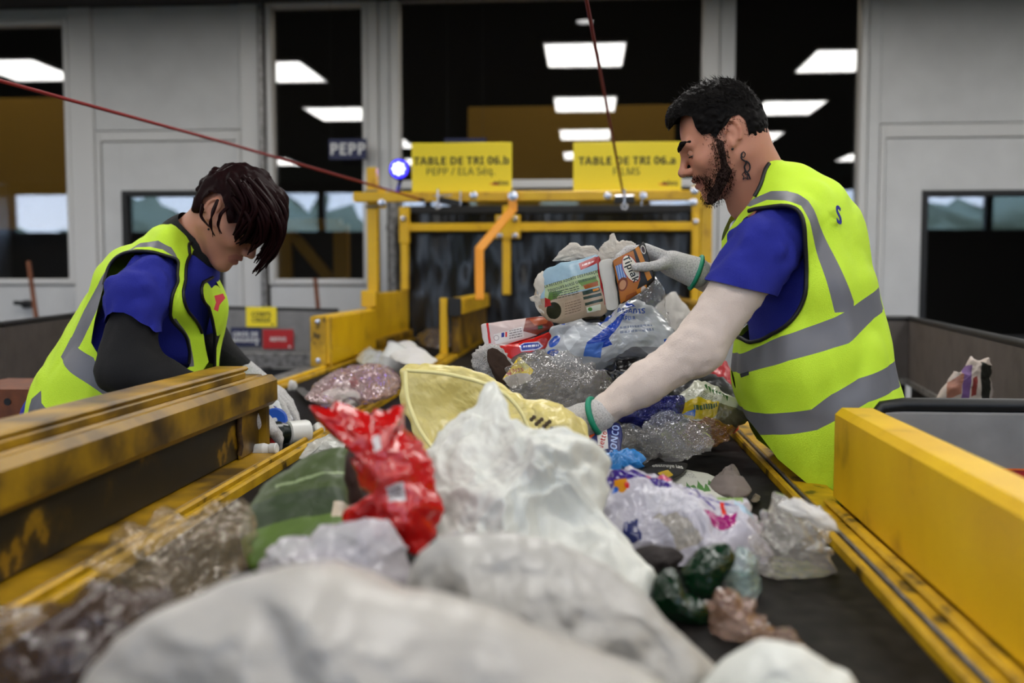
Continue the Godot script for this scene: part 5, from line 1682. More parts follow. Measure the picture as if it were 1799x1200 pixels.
	part(p, "glove", skin_mesh([net(gn, 0.0036)]), M.glove, "pale grey knitted work glove")
	# vest
	var vf := Field.new()
	vf.squash = 0.72
	vf.mid = Vector3(0, 0, zc)
	vf.cone(Vector3(-1.029, 1.34, -2.42), Vector3(-1.081, 1.254, -2.42), 0.082, 0.118, 0.05)
	vf.cone(Vector3(-1.081, 1.254, -2.42), Vector3(-1.118, 1.126, -2.42), 0.12, 0.142, 0.05)
	vf.cone(Vector3(-1.002, 1.276, -2.42), Vector3(-0.994, 1.212, -2.42), 0.07, 0.088, 0.04)
	vf.cone(Vector3(-0.994, 1.212, -2.42), Vector3(-1.038, 1.069, -2.42), 0.088, 0.115, 0.05)
	vf.cone(Vector3(-1.005, 1.363, -2.37), Vector3(-0.977, 1.242, -2.36), 0.056, 0.075, 0.03)
	vf.cone(Vector3(-1.033, 1.325, -2.42), Vector3(-1.035, 1.286, -2.34), 0.06, 0.07, 0.04)
	vf.cone(Vector3(-1.118, 1.126, -2.42), Vector3(-1.181, 0.996, -2.42), 0.142, 0.165, 0.05)
	vf.cone(Vector3(-1.181, 0.996, -2.42), Vector3(-1.245, 0.836, -2.42), 0.165, 0.17, 0.05)
	vf.cone(Vector3(-1.069, 1.011, -2.42), Vector3(-1.085, 0.954, -2.42), 0.12, 0.11, 0.05)
	vf.noise = fold_noise(28, 3.4)
	vf.noise_scale = Vector3(1.6, 0.6, 1.2)
	vf.noise_amp = 0.012
	var vn := net(vf, 0.009)
	var collar := [Vector2(-1.0882, 1.5008), Vector2(-0.9555, 1.4217), Vector2(-0.9550, 1.3783), Vector2(-0.9486, 1.3512), Vector2(-0.9382, 1.3158), Vector2(-0.9297, 1.2559), Vector2(-0.9239, 1.1945), Vector2(-0.9221, 1.1465), Vector2(-0.9292, 1.0778), Vector2(-0.9441, 1.0391), Vector2(-0.9300, 1.0392), Vector2(-0.9151, 1.0779), Vector2(-0.9044, 1.1877), Vector2(-0.9060, 1.2491), Vector2(-0.9132, 1.3049), Vector2(-0.8259, 1.3509), Vector2(-0.8232, 1.4991)]
	var arm := [Vector2(-1.1183, 1.2701), Vector2(-1.1103, 1.3098), Vector2(-1.0919, 1.3336), Vector2(-1.0615, 1.3467), Vector2(-1.0110, 1.3466), Vector2(-0.9732, 1.3360), Vector2(-0.9531, 1.3255), Vector2(-0.9484, 1.2966), Vector2(-0.9463, 1.2702), Vector2(-0.9570, 1.2174), Vector2(-0.9630, 1.1909), Vector2(-0.9503, 1.1512), Vector2(-0.9485, 1.1113), Vector2(-0.9535, 1.0714), Vector2(-0.9661, 1.0579), Vector2(-1.0346, 1.0574), Vector2(-1.1027, 1.0837), Vector2(-1.1357, 1.1370)]
	var hem := [Vector2(-1.3857, 0.9435), Vector2(-1.3013, 0.9499), Vector2(-1.2038, 0.9415), Vector2(-0.5624, 0.9486), Vector2(-0.5679, 0.4713), Vector2(-1.4031, 0.4491)]
	var b1 := [Vector2(-1.2018, 1.1474), Vector2(-1.1666, 1.1208), Vector2(-1.1298, 1.1023), Vector2(-1.1220, 1.0836), Vector2(-1.0900, 1.0463), Vector2(-1.0550, 1.0144), Vector2(-1.0857, 1.0007), Vector2(-1.1384, 1.0405), Vector2(-1.1833, 1.0697), Vector2(-1.2225, 1.1017)]
	var b2 := [Vector2(-1.2996, 1.0014), Vector2(-1.2681, 1.0233), Vector2(-1.2578, 0.9964), Vector2(-1.2196, 0.9697), Vector2(-1.2034, 0.9537), Vector2(-1.2596, 0.9409), Vector2(-1.3156, 0.9402)]
	var bs := [Vector2(-1.0958, 1.3402), Vector2(-1.0514, 1.3678), Vector2(-1.0009, 1.3729), Vector2(-0.9727, 1.3571), Vector2(-0.9571, 1.3321), Vector2(-0.9624, 1.3347), Vector2(-0.9864, 1.3518), Vector2(-1.0189, 1.3585), Vector2(-1.0571, 1.3572), Vector2(-1.0863, 1.3362), Vector2(-1.1020, 1.3125), Vector2(-1.1114, 1.2701), Vector2(-1.1176, 1.2436), Vector2(-1.1268, 1.2104), Vector2(-1.1415, 1.1770), Vector2(-1.1706, 1.1235), Vector2(-1.2005, 1.1447), Vector2(-1.1750, 1.2102), Vector2(-1.1389, 1.2701), Vector2(-1.1185, 1.3125)]
	var bf2 := [Vector2(-0.9589, 1.1909), Vector2(-0.9535, 1.1909), Vector2(-0.9452, 1.1379), Vector2(-0.9467, 1.0714), Vector2(-0.9549, 1.0713), Vector2(-0.9564, 1.1246)]
	var vc := cut(vn, [["off", collar, 1], ["off", hem], ["off", arm], ["off", [Vector2(-1.1676, 1.5162), Vector2(-1.0568, 1.4285), Vector2(-1.0208, 1.3556), Vector2(-0.8861, 1.3554), Vector2(-0.8832, 1.5143)], -1], ["band_s", bs], ["band_1", b1], ["band_2", b2, 1], ["band_3", b2, -1], ["band_f", bf2, 1]], zc)
	var vest := part(p, "vest", vc.rest, M.hivis, "fluorescent yellow hi-vis vest")
	part(vest, "reflective_band", vc.band_s, M.tape, "grey reflective shoulder band")
	part(vest, "reflective_band", vc.band_1, M.tape, "grey reflective waist band")
	part(vest, "reflective_band", vc.band_2, M.tape, "lower grey reflective band")
	part(vest, "reflective_band", vc.band_3, M.tape)
	part(vest, "reflective_band", vc.band_f, M.tape)
	part(vest, "armhole_piping", piping(vf, [Vector2(-1.1155, 1.2701), Vector2(-1.1103, 1.3098), Vector2(-1.0919, 1.3336), Vector2(-1.0615, 1.3467), Vector2(-1.0110, 1.3466), Vector2(-0.9732, 1.3360), Vector2(-0.9531, 1.3255), Vector2(-0.9484, 1.2966), Vector2(-0.9463, 1.2702), Vector2(-0.9570, 1.2174), Vector2(-0.9630, 1.1909), Vector2(-0.9503, 1.1512), Vector2(-0.9485, 1.1113), Vector2(-0.9534, 1.0740)], -2.0, 0.004), M.black)
	part(vest, "front_edge", piping(vf, [Vector2(-0.9555, 1.4190), Vector2(-0.9550, 1.3783), Vector2(-0.9486, 1.3512), Vector2(-0.9382, 1.3158), Vector2(-0.9297, 1.2559), Vector2(-0.9239, 1.1945), Vector2(-0.9221, 1.1465)], -2.0, 0.004), M.black)
	part(vest, "front_edge", piping(vf, [Vector2(-0.9132, 1.3049), Vector2(-0.9060, 1.2491), Vector2(-0.9044, 1.1877), Vector2(-0.9148, 1.0916), Vector2(-0.9299, 1.0433)], -2.0, 0.004), M.black)
	var em := lift(vf, [Vector2(-0.8537, 1.2282)][0], -2.0, -1.0, 0.003)
	part(vest, "pink_emblem", plate([Vector2(-0.8848, 1.2429), Vector2(-0.8640, 1.2484), Vector2(-0.8586, 1.2376), Vector2(-0.8728, 1.2214), Vector2(-0.8772, 1.2052), Vector2(-0.8868, 1.2106), Vector2(-0.8810, 1.2268)], em.z if em.z > -2.6 else -2.32, 0.002), mat(Color(0.85, 0.25, 0.28), 0.6), "small pink emblem on the chest")
	# trousers and shoes
	var lg := Field.new()
	for s in [-1.0, 1.0]:
		lg.cone(hip + Vector3(0, 0, 0.08 * s), Vector3(hip.x - 0.02, 0.46, zc + 0.09 * s), 0.098, 0.07, 0.04)
		lg.cone(Vector3(hip.x - 0.02, 0.46, zc + 0.09 * s), Vector3(hip.x - 0.05, 0.1, zc + 0.1 * s), 0.07, 0.06, 0.03)
	part(p, "trousers", skin_mesh([net(lg, 0.018)]), M.trousers)
	for s in [-1.0, 1.0]:
		var sh := Field.new()
		sh.cone(Vector3(hip.x - 0.08, 0.045, zc + 0.1 * s), Vector3(hip.x + 0.1, 0.036, zc + 0.11 * s), 0.045, 0.036, 0.02)
		sh.cone(Vector3(hip.x - 0.06, 0.05, zc + 0.1 * s), Vector3(hip.x - 0.05, 0.11, zc + 0.1 * s), 0.045, 0.048, 0.02)
		part(p, "shoe", skin_mesh([net(sh, 0.012)]), M.black)

# ---------------------------------------------------------------- print on packaging
class Canvas:
	var img: Image
	var o: Vector2
	var s: Vector2
	var host
	func _init(h, x0: float, y0: float, x1: float, y1: float, w: int, ht: int, bg: Color) -> void:
		host = h
		img = Image.create_empty(w, ht, false, Image.FORMAT_RGBA8)
		img.fill(bg)
		o = Vector2(x0, y0)
		s = Vector2(w / (x1 - x0), ht / (y1 - y0))
	func tri(a: Vector2, b: Vector2, c: Vector2, col: Color) -> void:
		var y0 := maxi(0, floori(minf(a.y, minf(b.y, c.y))))
		var y1 := mini(img.get_height() - 1, ceili(maxf(a.y, maxf(b.y, c.y))))
		for y in range(y0, y1 + 1):
			var yy := y + 0.5
			var lo := 1e9
			var hi := -1e9
			for e in [[a, b], [b, c], [c, a]]:
				var p: Vector2 = e[0]
				var q: Vector2 = e[1]
				if (p.y <= yy) != (q.y <= yy):
					var x := p.x + (q.x - p.x) * (yy - p.y) / (q.y - p.y)
					lo = minf(lo, x)
					hi = maxf(hi, x)
			if hi >= lo:
				var x0 := maxi(0, roundi(lo))
				var x1 := mini(img.get_width(), roundi(hi))
				if x1 > x0: img.fill_rect(Rect2i(x0, y, x1 - x0, 1), col)
	func poly(flat: Array, col: Color) -> void:
		var pv := PackedVector2Array()
		for i in range(0, flat.size(), 2): pv.append((Vector2(flat[i], flat[i + 1]) - o) * s)
		var idx := Geometry2D.triangulate_polygon(pv)
		for i in range(0, idx.size(), 3): tri(pv[idx[i]], pv[idx[i + 1]], pv[idx[i + 2]], col)
	func oval(cx: float, cy: float, rx: float, ry: float, col: Color, turn := 0.0) -> void:
		var f := []
		for k in 24:
			var v := Vector2(cos(TAU * k / 24) * rx, sin(TAU * k / 24) * ry).rotated(turn)
			f.append(cx + v.x)
			f.append(cy + v.y)
		poly(f, col)
	func text(str_: String, cx: float, cy: float, size: float, col: Color, turn := 0.0, weight := 700) -> void:
		var f := SystemFont.new()
		f.font_names = PackedStringArray(["Droid Sans"])
		f.font_weight = weight
		var t := TextMesh.new()
		t.text = str_
		t.font = f
		t.font_size = 48
		t.pixel_size = size / 48.0
		t.depth = 0.0
		t.curve_step = 2.0
		var a := t.surface_get_arrays(0)
		var v: PackedVector3Array = a[Mesh.ARRAY_VERTEX]
		var idx: PackedInt32Array = a[Mesh.ARRAY_INDEX] if a[Mesh.ARRAY_INDEX] != null else PackedInt32Array(range(v.size()))
		for i in range(0, idx.size(), 3):
			var q := []
			for k in 3:
				var p := v[idx[i + k]]
				q.append((Vector2(cx, cy) + Vector2(p.x, -p.y).rotated(turn) - o) * s)
			tri(q[0], q[1], q[2], col)
	func lines(x0: float, y0: float, x1: float, n: int, gap: float, h: float, col: Color, slope := 0.0) -> void:
		var rng := RandomNumberGenerator.new()
		rng.seed = int(x0 * 7 + y0)
		for i in n:
			var y := y0 + i * gap
			var x := x0
			while x < x1:
				var w := rng.randf_range(2.0, 7.0)
				var xe := minf(x + w, x1)
				poly([x, y + (x - x0) * slope, xe, y + (xe - x0) * slope, xe, y + h + (xe - x0) * slope, x, y + h + (x - x0) * slope], col)
				x = xe + 1.2
	func material(rough := 0.35, alpha := false, through := 0.0) -> StandardMaterial3D:
		var m := StandardMaterial3D.new()
		m.albedo_texture = ImageTexture.create_from_image(img)
		m.roughness = rough
		m.texture_repeat = false
		if alpha: m.transparency = BaseMaterial3D.TRANSPARENCY_ALPHA
		if through > 0.0:
			m.backlight_enabled = true
			m.backlight = Color(through, through, through)
		return m

# ---------------------------------------------------------------- crumpled bodies
func crumple(seed_: int, freq: float) -> FastNoiseLite:
	var n := FastNoiseLite.new()
	n.noise_type = FastNoiseLite.TYPE_CELLULAR
	n.cellular_return_type = FastNoiseLite.RETURN_DISTANCE
	n.cellular_jitter = 1.0
	n.seed = seed_
	n.frequency = freq
	n.fractal_type = FastNoiseLite.FRACTAL_NONE
	n.domain_warp_enabled = true
	n.domain_warp_amplitude = 0.6 / freq
	n.domain_warp_frequency = freq * 0.6
	return n

func smooth_loop(p: Array, segs: int) -> Array:
	var n := p.size()
	var per := []
	var total := 0.0
	for i in n:
		per.append(total)
		total += p[i].distance_to(p[(i + 1) % n])
	var out := []
	for s in segs:
		var d := total * s / segs
		var i := n - 1
		while per[i] > d: i -= 1
		var l: float = p[i].distance_to(p[(i + 1) % n])
		var t: float = (d - per[i]) / maxf(l, 1e-6)
		var q: Vector3 = p[i].cubic_interpolate(p[(i + 1) % n], p[(i - 1 + n) % n], p[(i + 2) % n], t)
		out.append(q.lerp(p[i].lerp(p[(i + 1) % n], t), 0.35))
	return out

# A closed, inflated and crumpled body. rim: its outline in space; front and back: how far it swells along its normal;
# amp and freq: the crumples; fold: long creases across fold_dir; peaks: [place, pull, reach, sharpness]; floor: what it rests on.
func blob(rim: Array, o: Dictionary) -> ArrayMesh:
	var rings: int = o.get("rings", 26)
	var segs: int = o.get("segs", 90)
	var front: float = o.get("front", 0.08)
	var back: float = o.get("back", 0.08)
	var amp: float = o.get("amp", 0.012)
	var freq: float = o.get("freq", 14.0)
	var fold: float = o.get("fold", 0.0)
	var fold_f: float = o.get("fold_f", 18.0)
	var pw: float = o.get("pw", 2.0)
	var sd: int = o.get("seed", 1)
	var c := Vector3.ZERO
	for p in rim: c += p
	c /= rim.size()
	var nrm := Vector3.ZERO
	for i in rim.size(): nrm += (rim[i] - c).cross(rim[(i + 1) % rim.size()] - c)
	nrm = nrm.normalized()
	if nrm.dot(Vector3(0, 0.4, 1)) < 0: nrm = -nrm
	if o.has("n"): nrm = o.n.normalized()
	if o.has("c"): c = o.c
	var ux := Vector3.UP.cross(nrm).normalized()
	if nrm.y > 0.9: ux = (Vector3.RIGHT - nrm * nrm.x).normalized()
	var vy := nrm.cross(ux)
	var loop := smooth_loop(rim, segs)
	var lo := Vector2(1e9, 1e9)
	var hi := -lo
	for p in loop:
		var q := Vector2((p - c).dot(ux), (p - c).dot(vy))
		lo = lo.min(q)
		hi = hi.max(q)
	var area := 0.0
	for i in segs:
		var e0: Vector3 = loop[i] - c
		var e1: Vector3 = loop[(i + 1) % segs] - c
		area += e0.cross(e1).dot(nrm)
	var flip := area < 0.0
	var n1 := crumple(sd, freq)
	var n2 := crumple(sd + 50, freq * 2.3)
	var n4 := crumple(sd + 80, freq * 4.6)
	var n3 := FastNoiseLite.new()
	n3.seed = sd + 9
	n3.frequency = freq * 0.35
	n3.noise_type = FastNoiseLite.TYPE_SIMPLEX_SMOOTH
	var stretch: float = o.get("stretch", 0.5)
	var ax1 := ux.rotated(nrm, sd * 1.7)
	var ay1 := nrm.cross(ax1)
	var ax2 := ux.rotated(nrm, sd * 2.9 + 1.1)
	var ay2 := nrm.cross(ax2)
	var verts := PackedVector3Array()
	var uvs := PackedVector2Array()
	var idx := PackedInt32Array()
	var peaks: Array = o.get("peaks", [])
	var fdir: Vector3 = o.get("fold_dir", Vector3(1, 0, 0))
	var ground: float = o.get("floor", -100.0)
	for side in 2:
		var sg := 1.0 if side == 0 else -1.0
		var sw := front if side == 0 else back
		var base := verts.size()
		for i in rings + (1 if side == 0 else 0):
			var r := float(i) / rings
			r = 1.0 - pow(1.0 - r, 1.35)
			var h := sw * (0.6 * pow(maxf(0.0, 1.0 - pow(r, pw)), 0.6) + 0.4 * (1.0 - pow(r, pw * 0.6)))
			var w := 1.0 - 0.6 * pow(r, 5.0)
			var rim_w := amp * 2.4 * pow(r, 3.0)
			for k in segs:
				var b: Vector3 = loop[k]
				var p: Vector3 = c.lerp(b, r) + nrm * sg * h
				var uv := Vector2((p - c).dot(ux), (p - c).dot(vy))
				var q := p + nrm * (0.37 * side)
				var qa := Vector3(q.dot(ax1), q.dot(ay1) * stretch, q.dot(nrm) * 0.8)
				var qb := Vector3(q.dot(ax2), q.dot(ay2) * stretch, q.dot(nrm) * 0.8)
				var a1 := n1.get_noise_3dv(qa)
				var a3 := n3.get_noise_3dv(q)
				var e := (a1 + 0.55 * n2.get_noise_3dv(qb) + 0.25 * n4.get_noise_3dv(qa) + 0.95) * amp * 1.9 + a3 * amp * 2.0
				if fold > 0.0:
					var g := (q - c).dot(fdir) * fold_f + n3.get_noise_3dv(q * 1.3) * 2.2
					e += fold * (0.5 - absf(2.0 * (g - floorf(g)) - 1.0))
				p += nrm * (sg * e * w)
				p += (ux * n3.get_noise_3dv(q + Vector3(7, 0, 0)) + vy * (a1 + 0.5)) * amp * 1.2
				p += (b - c).normalized() * (n2.get_noise_3dv(b * 1.0) + 0.5) * rim_w
				for pk in peaks:
					var dd: float = p.distance_to(pk[0]) / pk[2]
					if dd < 1.0: p += pk[1] * pow(1.0 - dd, pk[3])
				p.y = maxf(p.y, ground)
				verts.append(p)
				uvs.append(Vector2((uv.x - lo.x) / (hi.x - lo.x), 1.0 - (uv.y - lo.y) / (hi.y - lo.y)))
		for i in rings:
			for k in segs:
				var l := (k + 1) % segs
				var a := base + i * segs + k
				var b2 := base + i * segs + l
				var c2 := base + (i + 1) * segs + l
				var d := base + (i + 1) * segs + k
				if side == 1 and i == rings - 1:      # the two halves share the rim
					c2 = rings * segs + l
					d = rings * segs + k
				if (side == 0) == flip: idx.append_array([a, b2, c2, a, c2, d])
				else: idx.append_array([a, c2, b2, a, d, c2])
	var arr := []
	arr.resize(Mesh.ARRAY_MAX)
	arr[Mesh.ARRAY_VERTEX] = verts
	arr[Mesh.ARRAY_NORMAL] = vertex_normals(verts, idx)
	arr[Mesh.ARRAY_TEX_UV] = uvs
	arr[Mesh.ARRAY_INDEX] = idx
	var am := ArrayMesh.new()
	am.add_surface_from_arrays(Mesh.PRIMITIVE_TRIANGLES, arr)
	return am

func waste(called: String, label: String, category: String, rim: Array, m: Material, o: Dictionary) -> Node3D:
	var mesh := blob(rim, o)
	var b := mesh.get_aabb()
	if o.has("parts"):
		var t := thing(called, label, category, Vector3(b.get_center().x, b.position.y, b.get_center().z), o.get("group", "waste on the belt"))
		part(t, o.parts, mesh, m)
		return t
	return single(called, mesh, m, label, category, o.get("group", "waste on the belt"))

func build_waste() -> void:
	var fl := BELT + 0.004
	var white := bag_mat(Color(0.8, 0.805, 0.775), 0.42, 0.35)
	var milky := bag_mat(Color(0.66, 0.645, 0.62), 0.4, 0.4)
	var clear := film(Color(0.8, 0.79, 0.77), 0.14, 0.08)
	var clear_dark := film(Color(0.62, 0.6, 0.58), 0.22, 0.08)
	# ------ near end of the heap, out of focus
	waste("plastic_bag", "big cream white plastic bag at the very bottom of the picture", "bag", [Vector3(-0.403, 0.953, -0.74), Vector3(-0.369, 1.002, -0.74), Vector3(-0.322, 1.034, -0.74), Vector3(-0.262, 1.058, -0.74), Vector3(-0.213, 1.066, -0.74), Vector3(-0.169, 1.05, -0.74), Vector3(-0.133, 1.039, -0.74), Vector3(-0.077, 1.028, -0.74), Vector3(-0.011, 1.003, -0.74), Vector3(0.044, 0.985, -0.74), Vector3(0.096, 0.949, -0.74), Vector3(0.032, 0.876, -0.74), Vector3(-0.144, 0.845, -0.74), Vector3(-0.349, 0.86, -0.74)], milky, {front = 0.07, back = 0.16, amp = 0.005, freq = 5.0, seed = 2, floor = fl, rings = 36, segs = 140, fold = 0.014, fold_f = 5.0, fold_dir = Vector3(0.8, 0.6, 0)})
	waste("plastic_bag", "greyish translucent plastic bag in the centre foreground", "bag", [Vector3(-0.185, 0.982, -0.98), Vector3(-0.156, 1.021, -0.98), Vector3(-0.101, 1.034, -0.98), Vector3(-0.038, 1.026, -0.98), Vector3(0.018, 1.001, -0.98), Vector3(0.064, 0.968, -0.98), Vector3(0.098, 0.931, -0.98), Vector3(0.135, 0.891, -0.98), Vector3(0.155, 0.846, -0.98), Vector3(0.099, 0.808, -0.98), Vector3(-0.073, 0.796, -0.98), Vector3(-0.16, 0.847, -0.98)], bag_mat(Color(0.64, 0.63, 0.61), 0.36, 0.45), {front = 0.09, back = 0.14, amp = 0.007, freq = 7.0, seed = 5, floor = fl, rings = 36, segs = 140, fold = 0.018, fold_f = 6.0, fold_dir = Vector3(0.9, -0.4, 0)})
	waste("plastic_bag", "white plastic bag at the bottom right corner of the heap", "bag", [Vector3(0.103, 0.902, -0.9), Vector3(0.136, 0.94, -0.9), Vector3(0.177, 0.956, -0.9), Vector3(0.213, 0.944, -0.9), Vector3(0.248, 0.92, -0.9), Vector3(0.275, 0.876, -0.9), Vector3(0.205, 0.814, -0.9), Vector3(0.123, 0.827, -0.9)], white, {front = 0.06, back = 0.08, amp = 0.006, freq = 9.0, seed = 7, fold = 0.012, fold_f = 8.0, floor = fl})
	waste("plastic_film", "dark brownish wrapping film in the bottom left corner", "film", [Vector3(-0.553, 0.977, -0.82), Vector3(-0.49, 1, -0.82), Vector3(-0.428, 1.01, -0.82), Vector3(-0.372, 1.006, -0.82), Vector3(-0.352, 0.978, -0.82), Vector3(-0.379, 0.926, -0.82), Vector3(-0.453, 0.867, -0.82), Vector3(-0.558, 0.863, -0.82)], film(Color(0.3, 0.23, 0.2), 0.45, 0.12), {front = 0.06, back = 0.06, amp = 0.014, freq = 12.0, seed = 9, floor = fl})
	waste("plastic_film", "clear ochre-tinted film against the left guard", "film", [Vector3(-0.602, 0.895, -1.14), Vector3(-0.576, 0.948, -1.14), Vector3(-0.529, 0.995, -1.14), Vector3(-0.472, 1.003, -1.14), Vector3(-0.406, 1.011, -1.14), Vector3(-0.393, 0.976, -1.14), Vector3(-0.404, 0.931, -1.14), Vector3(-0.44, 0.899, -1.14), Vector3(-0.496, 0.884, -1.14), Vector3(-0.56, 0.868, -1.14)], film(Color(0.7, 0.62, 0.48), 0.22, 0.1), {front = 0.06, back = 0.06, amp = 0.02, freq = 14.0, seed = 11, floor = fl, rings = 32, segs = 110})
	waste("plastic_film", "whitish translucent film below the green pack", "film", [Vector3(-0.369, 0.98, -1.08), Vector3(-0.323, 0.997, -1.08), Vector3(-0.271, 1.011, -1.08), Vector3(-0.22, 1.016, -1.08), Vector3(-0.204, 0.989, -1.08), Vector3(-0.193, 0.954, -1.08), Vector3(-0.214, 0.915, -1.08), Vector3(-0.272, 0.907, -1.08), Vector3(-0.324, 0.922, -1.08), Vector3(-0.363, 0.954, -1.08)], film(Color(0.82, 0.8, 0.82), 0.5, 0.14), {front = 0.05, back = 0.08, amp = 0.01, freq = 12.0, seed = 13, floor = fl, rings = 32, segs = 110})
	# ------ white bag, red bag, green pack
	waste("plastic_bag", "crumpled white plastic bag with a pointed corner in the middle of the heap", "bag", [Vector3(-0.223, 1.006, -1.337), Vector3(-0.214, 1.053, -1.386), Vector3(-0.185, 1.078, -1.411), Vector3(-0.158, 1.107, -1.438), Vector3(-0.14, 1.133, -1.462), Vector3(-0.12, 1.112, -1.442), Vector3(-0.108, 1.081, -1.413), Vector3(-0.055, 1.062, -1.393), Vector3(0.001, 1.05, -1.381), Vector3(0.039, 1.032, -1.362), Vector3(0.026, 0.997, -1.323), Vector3(0.037, 0.962, -1.281), Vector3(0.063, 0.94, -1.253), Vector3(0.088, 0.919, -1.224), Vector3(0.078, 0.897, -1.194), Vector3(-0.018, 0.874, -1.162), Vector3(-0.119, 0.867, -1.155), Vector3(-0.172, 0.889, -1.19), Vector3(-0.195, 0.952, -1.274)], white, {front = 0.07, back = 0.16, amp = 0.0085, freq = 11.0, seed = 21, floor = fl, rings = 50, segs = 180, fold = 0.014, fold_f = 11.0, fold_dir = Vector3(0.94, -0.3, 0.1), peaks = [[Vector3(-0.051, 1.073, -1.3), Vector3(0, 0.02, 0.05), 0.16, 1.4], [Vector3(-0.111, 1.076, -1.3), Vector3(0, -0.02, -0.04), 0.09, 1.2], [Vector3(-0.019, 0.982, -1.2), Vector3(-0.01, 0, -0.05), 0.1, 1.2]]})
	var cr := Canvas.new(self, 553, 705, 780, 985, 512, 640, Color(0.72, 0.05, 0.05))
	cr.poly([700, 860, 726, 852, 732, 884, 708, 888], Color(0.75, 0.72, 0.72))
	cr.lines(706, 864, 724, 4, 5.0, 3.0, Color(0.35, 0.3, 0.3), -0.3)
	cr.poly([668, 776, 680, 770, 690, 798, 679, 803], Color(0.78, 0.74, 0.74))
	var red := cr.material(0.2, false, 0.25)
	red.clearcoat_enabled = true
	red.clearcoat = 0.8
	red.clearcoat_roughness = 0.12
	waste("plastic_bag", "glossy red plastic bag with a small white label beside the green pack", "bag", [Vector3(-0.341, 1.121, -1.221), Vector3(-0.32, 1.129, -1.223), Vector3(-0.276, 1.122, -1.221), Vector3(-0.233, 1.13, -1.223), Vector3(-0.223, 1.121, -1.22), Vector3(-0.232, 1.099, -1.214), Vector3(-0.201, 1.079, -1.208), Vector3(-0.182, 1.048, -1.199), Vector3(-0.171, 1.015, -1.189), Vector3(-0.176, 0.979, -1.178), Vector3(-0.199, 0.95, -1.169), Vector3(-0.232, 0.969, -1.175), Vector3(-0.261, 0.984, -1.18), Vector3(-0.29, 0.987, -1.181), Vector3(-0.286, 1.007, -1.187), Vector3(-0.264, 1.012, -1.188), Vector3(-0.271, 1.035, -1.195), Vector3(-0.286, 1.068, -1.205), Vector3(-0.299, 1.087, -1.211), Vector3(-0.322, 1.099, -1.214)], red, {front = 0.045, back = 0.05, amp = 0.011, freq = 15.0, seed = 23, c = Vector3(-0.237, 1.034, -1.2), rings = 36, segs = 130, floor = fl})
	var cg := Canvas.new(self, 425, 780, 625, 985, 512, 512, Color(0.21, 0.27, 0.1))
	cg.poly([425, 900, 625, 860, 625, 905, 425, 940], Color(0.13, 0.2, 0.07))  # shade of the crease painted as a darker band
	cg.poly([425, 940, 625, 905, 625, 990, 425, 990], Color(0.3, 0.4, 0.11))
	cg.poly([470, 870, 600, 830, 602, 834, 472, 875], Color(0.5, 0.56, 0.4))
	cg.poly([580, 893, 618, 888, 620, 914, 583, 918], Color(0.72, 0.66, 0.58))
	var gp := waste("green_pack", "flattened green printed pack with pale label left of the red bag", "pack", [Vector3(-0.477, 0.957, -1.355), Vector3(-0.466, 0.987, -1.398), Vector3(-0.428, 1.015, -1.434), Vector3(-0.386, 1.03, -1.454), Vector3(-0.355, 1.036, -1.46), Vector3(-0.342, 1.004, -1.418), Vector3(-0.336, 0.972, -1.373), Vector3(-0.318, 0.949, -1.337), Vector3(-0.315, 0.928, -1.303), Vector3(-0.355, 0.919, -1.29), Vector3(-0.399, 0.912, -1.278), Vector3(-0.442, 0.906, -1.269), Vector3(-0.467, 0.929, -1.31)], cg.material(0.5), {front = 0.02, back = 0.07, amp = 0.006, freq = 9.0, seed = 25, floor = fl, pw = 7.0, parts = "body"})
	part(gp, "torn_side", blob([Vector3(-0.327, 1.045, -1.33), Vector3(-0.315, 1.051, -1.33), Vector3(-0.306, 1.022, -1.33), Vector3(-0.305, 0.982, -1.33), Vector3(-0.315, 0.957, -1.33), Vector3(-0.324, 0.982, -1.33)], {front = 0.012, back = 0.02, amp = 0.004, freq = 20.0, seed = 4, rings = 10, segs = 40}), mat(Color(0.2, 0.1, 0.06), 0.7), "torn brown side")
	waste("plastic_film", "thin white film strip lying on the green pack", "film", [Vector3(-0.624, 0.899, -2.114), Vector3(-0.614, 0.918, -2.169), Vector3(-0.567, 0.934, -2.214), Vector3(-0.529, 0.921, -2.176), Vector3(-0.535, 0.909, -2.139), Vector3(-0.586, 0.908, -2.139), Vector3(-0.607, 0.895, -2.099)], film(Color(0.85, 0.85, 0.82), 0.6, 0.2), {front = 0.01, back = 0.012, amp = 0.005, freq = 22.0, seed = 27, rings = 14, segs = 50})
	# ------ yellow bag
	var yb := waste("plastic_bag", "pale yellow translucent bin bag gaping open behind the white bag", "bag", [Vector3(-0.344, 1.112, -1.842), Vector3(-0.32, 1.126, -1.85), Vector3(-0.244, 1.12, -1.846), Vector3(-0.157, 1.093, -1.83), Vector3(-0.103, 1.064, -1.812), Vector3(-0.045, 1.055, -1.806), Vector3(-0.007, 1.024, -1.786), Vector3(0.008, 0.982, -1.759), Vector3(-0.028, 0.945, -1.735), Vector3(-0.078, 0.927, -1.723), Vector3(-0.127, 0.922, -1.72), Vector3(-0.197, 0.916, -1.717), Vector3(-0.253, 0.915, -1.717), Vector3(-0.299, 0.969, -1.753), Vector3(-0.338, 1.049, -1.804)], bag_mat(Color(0.85, 0.79, 0.5), 0.3, 0.6), {front = 0.06, back = 0.14, amp = 0.007, freq = 10.0, seed = 31, floor = fl, rings = 40, segs = 140, parts = "film", fold = 0.006, fold_f = 9.0, fold_dir = Vector3(0.7, 0.7, 0), peaks = [[Vector3(-0.231, 1.042, -1.75), Vector3(0.01, -0.02, -0.1), 0.13, 1.1]]})
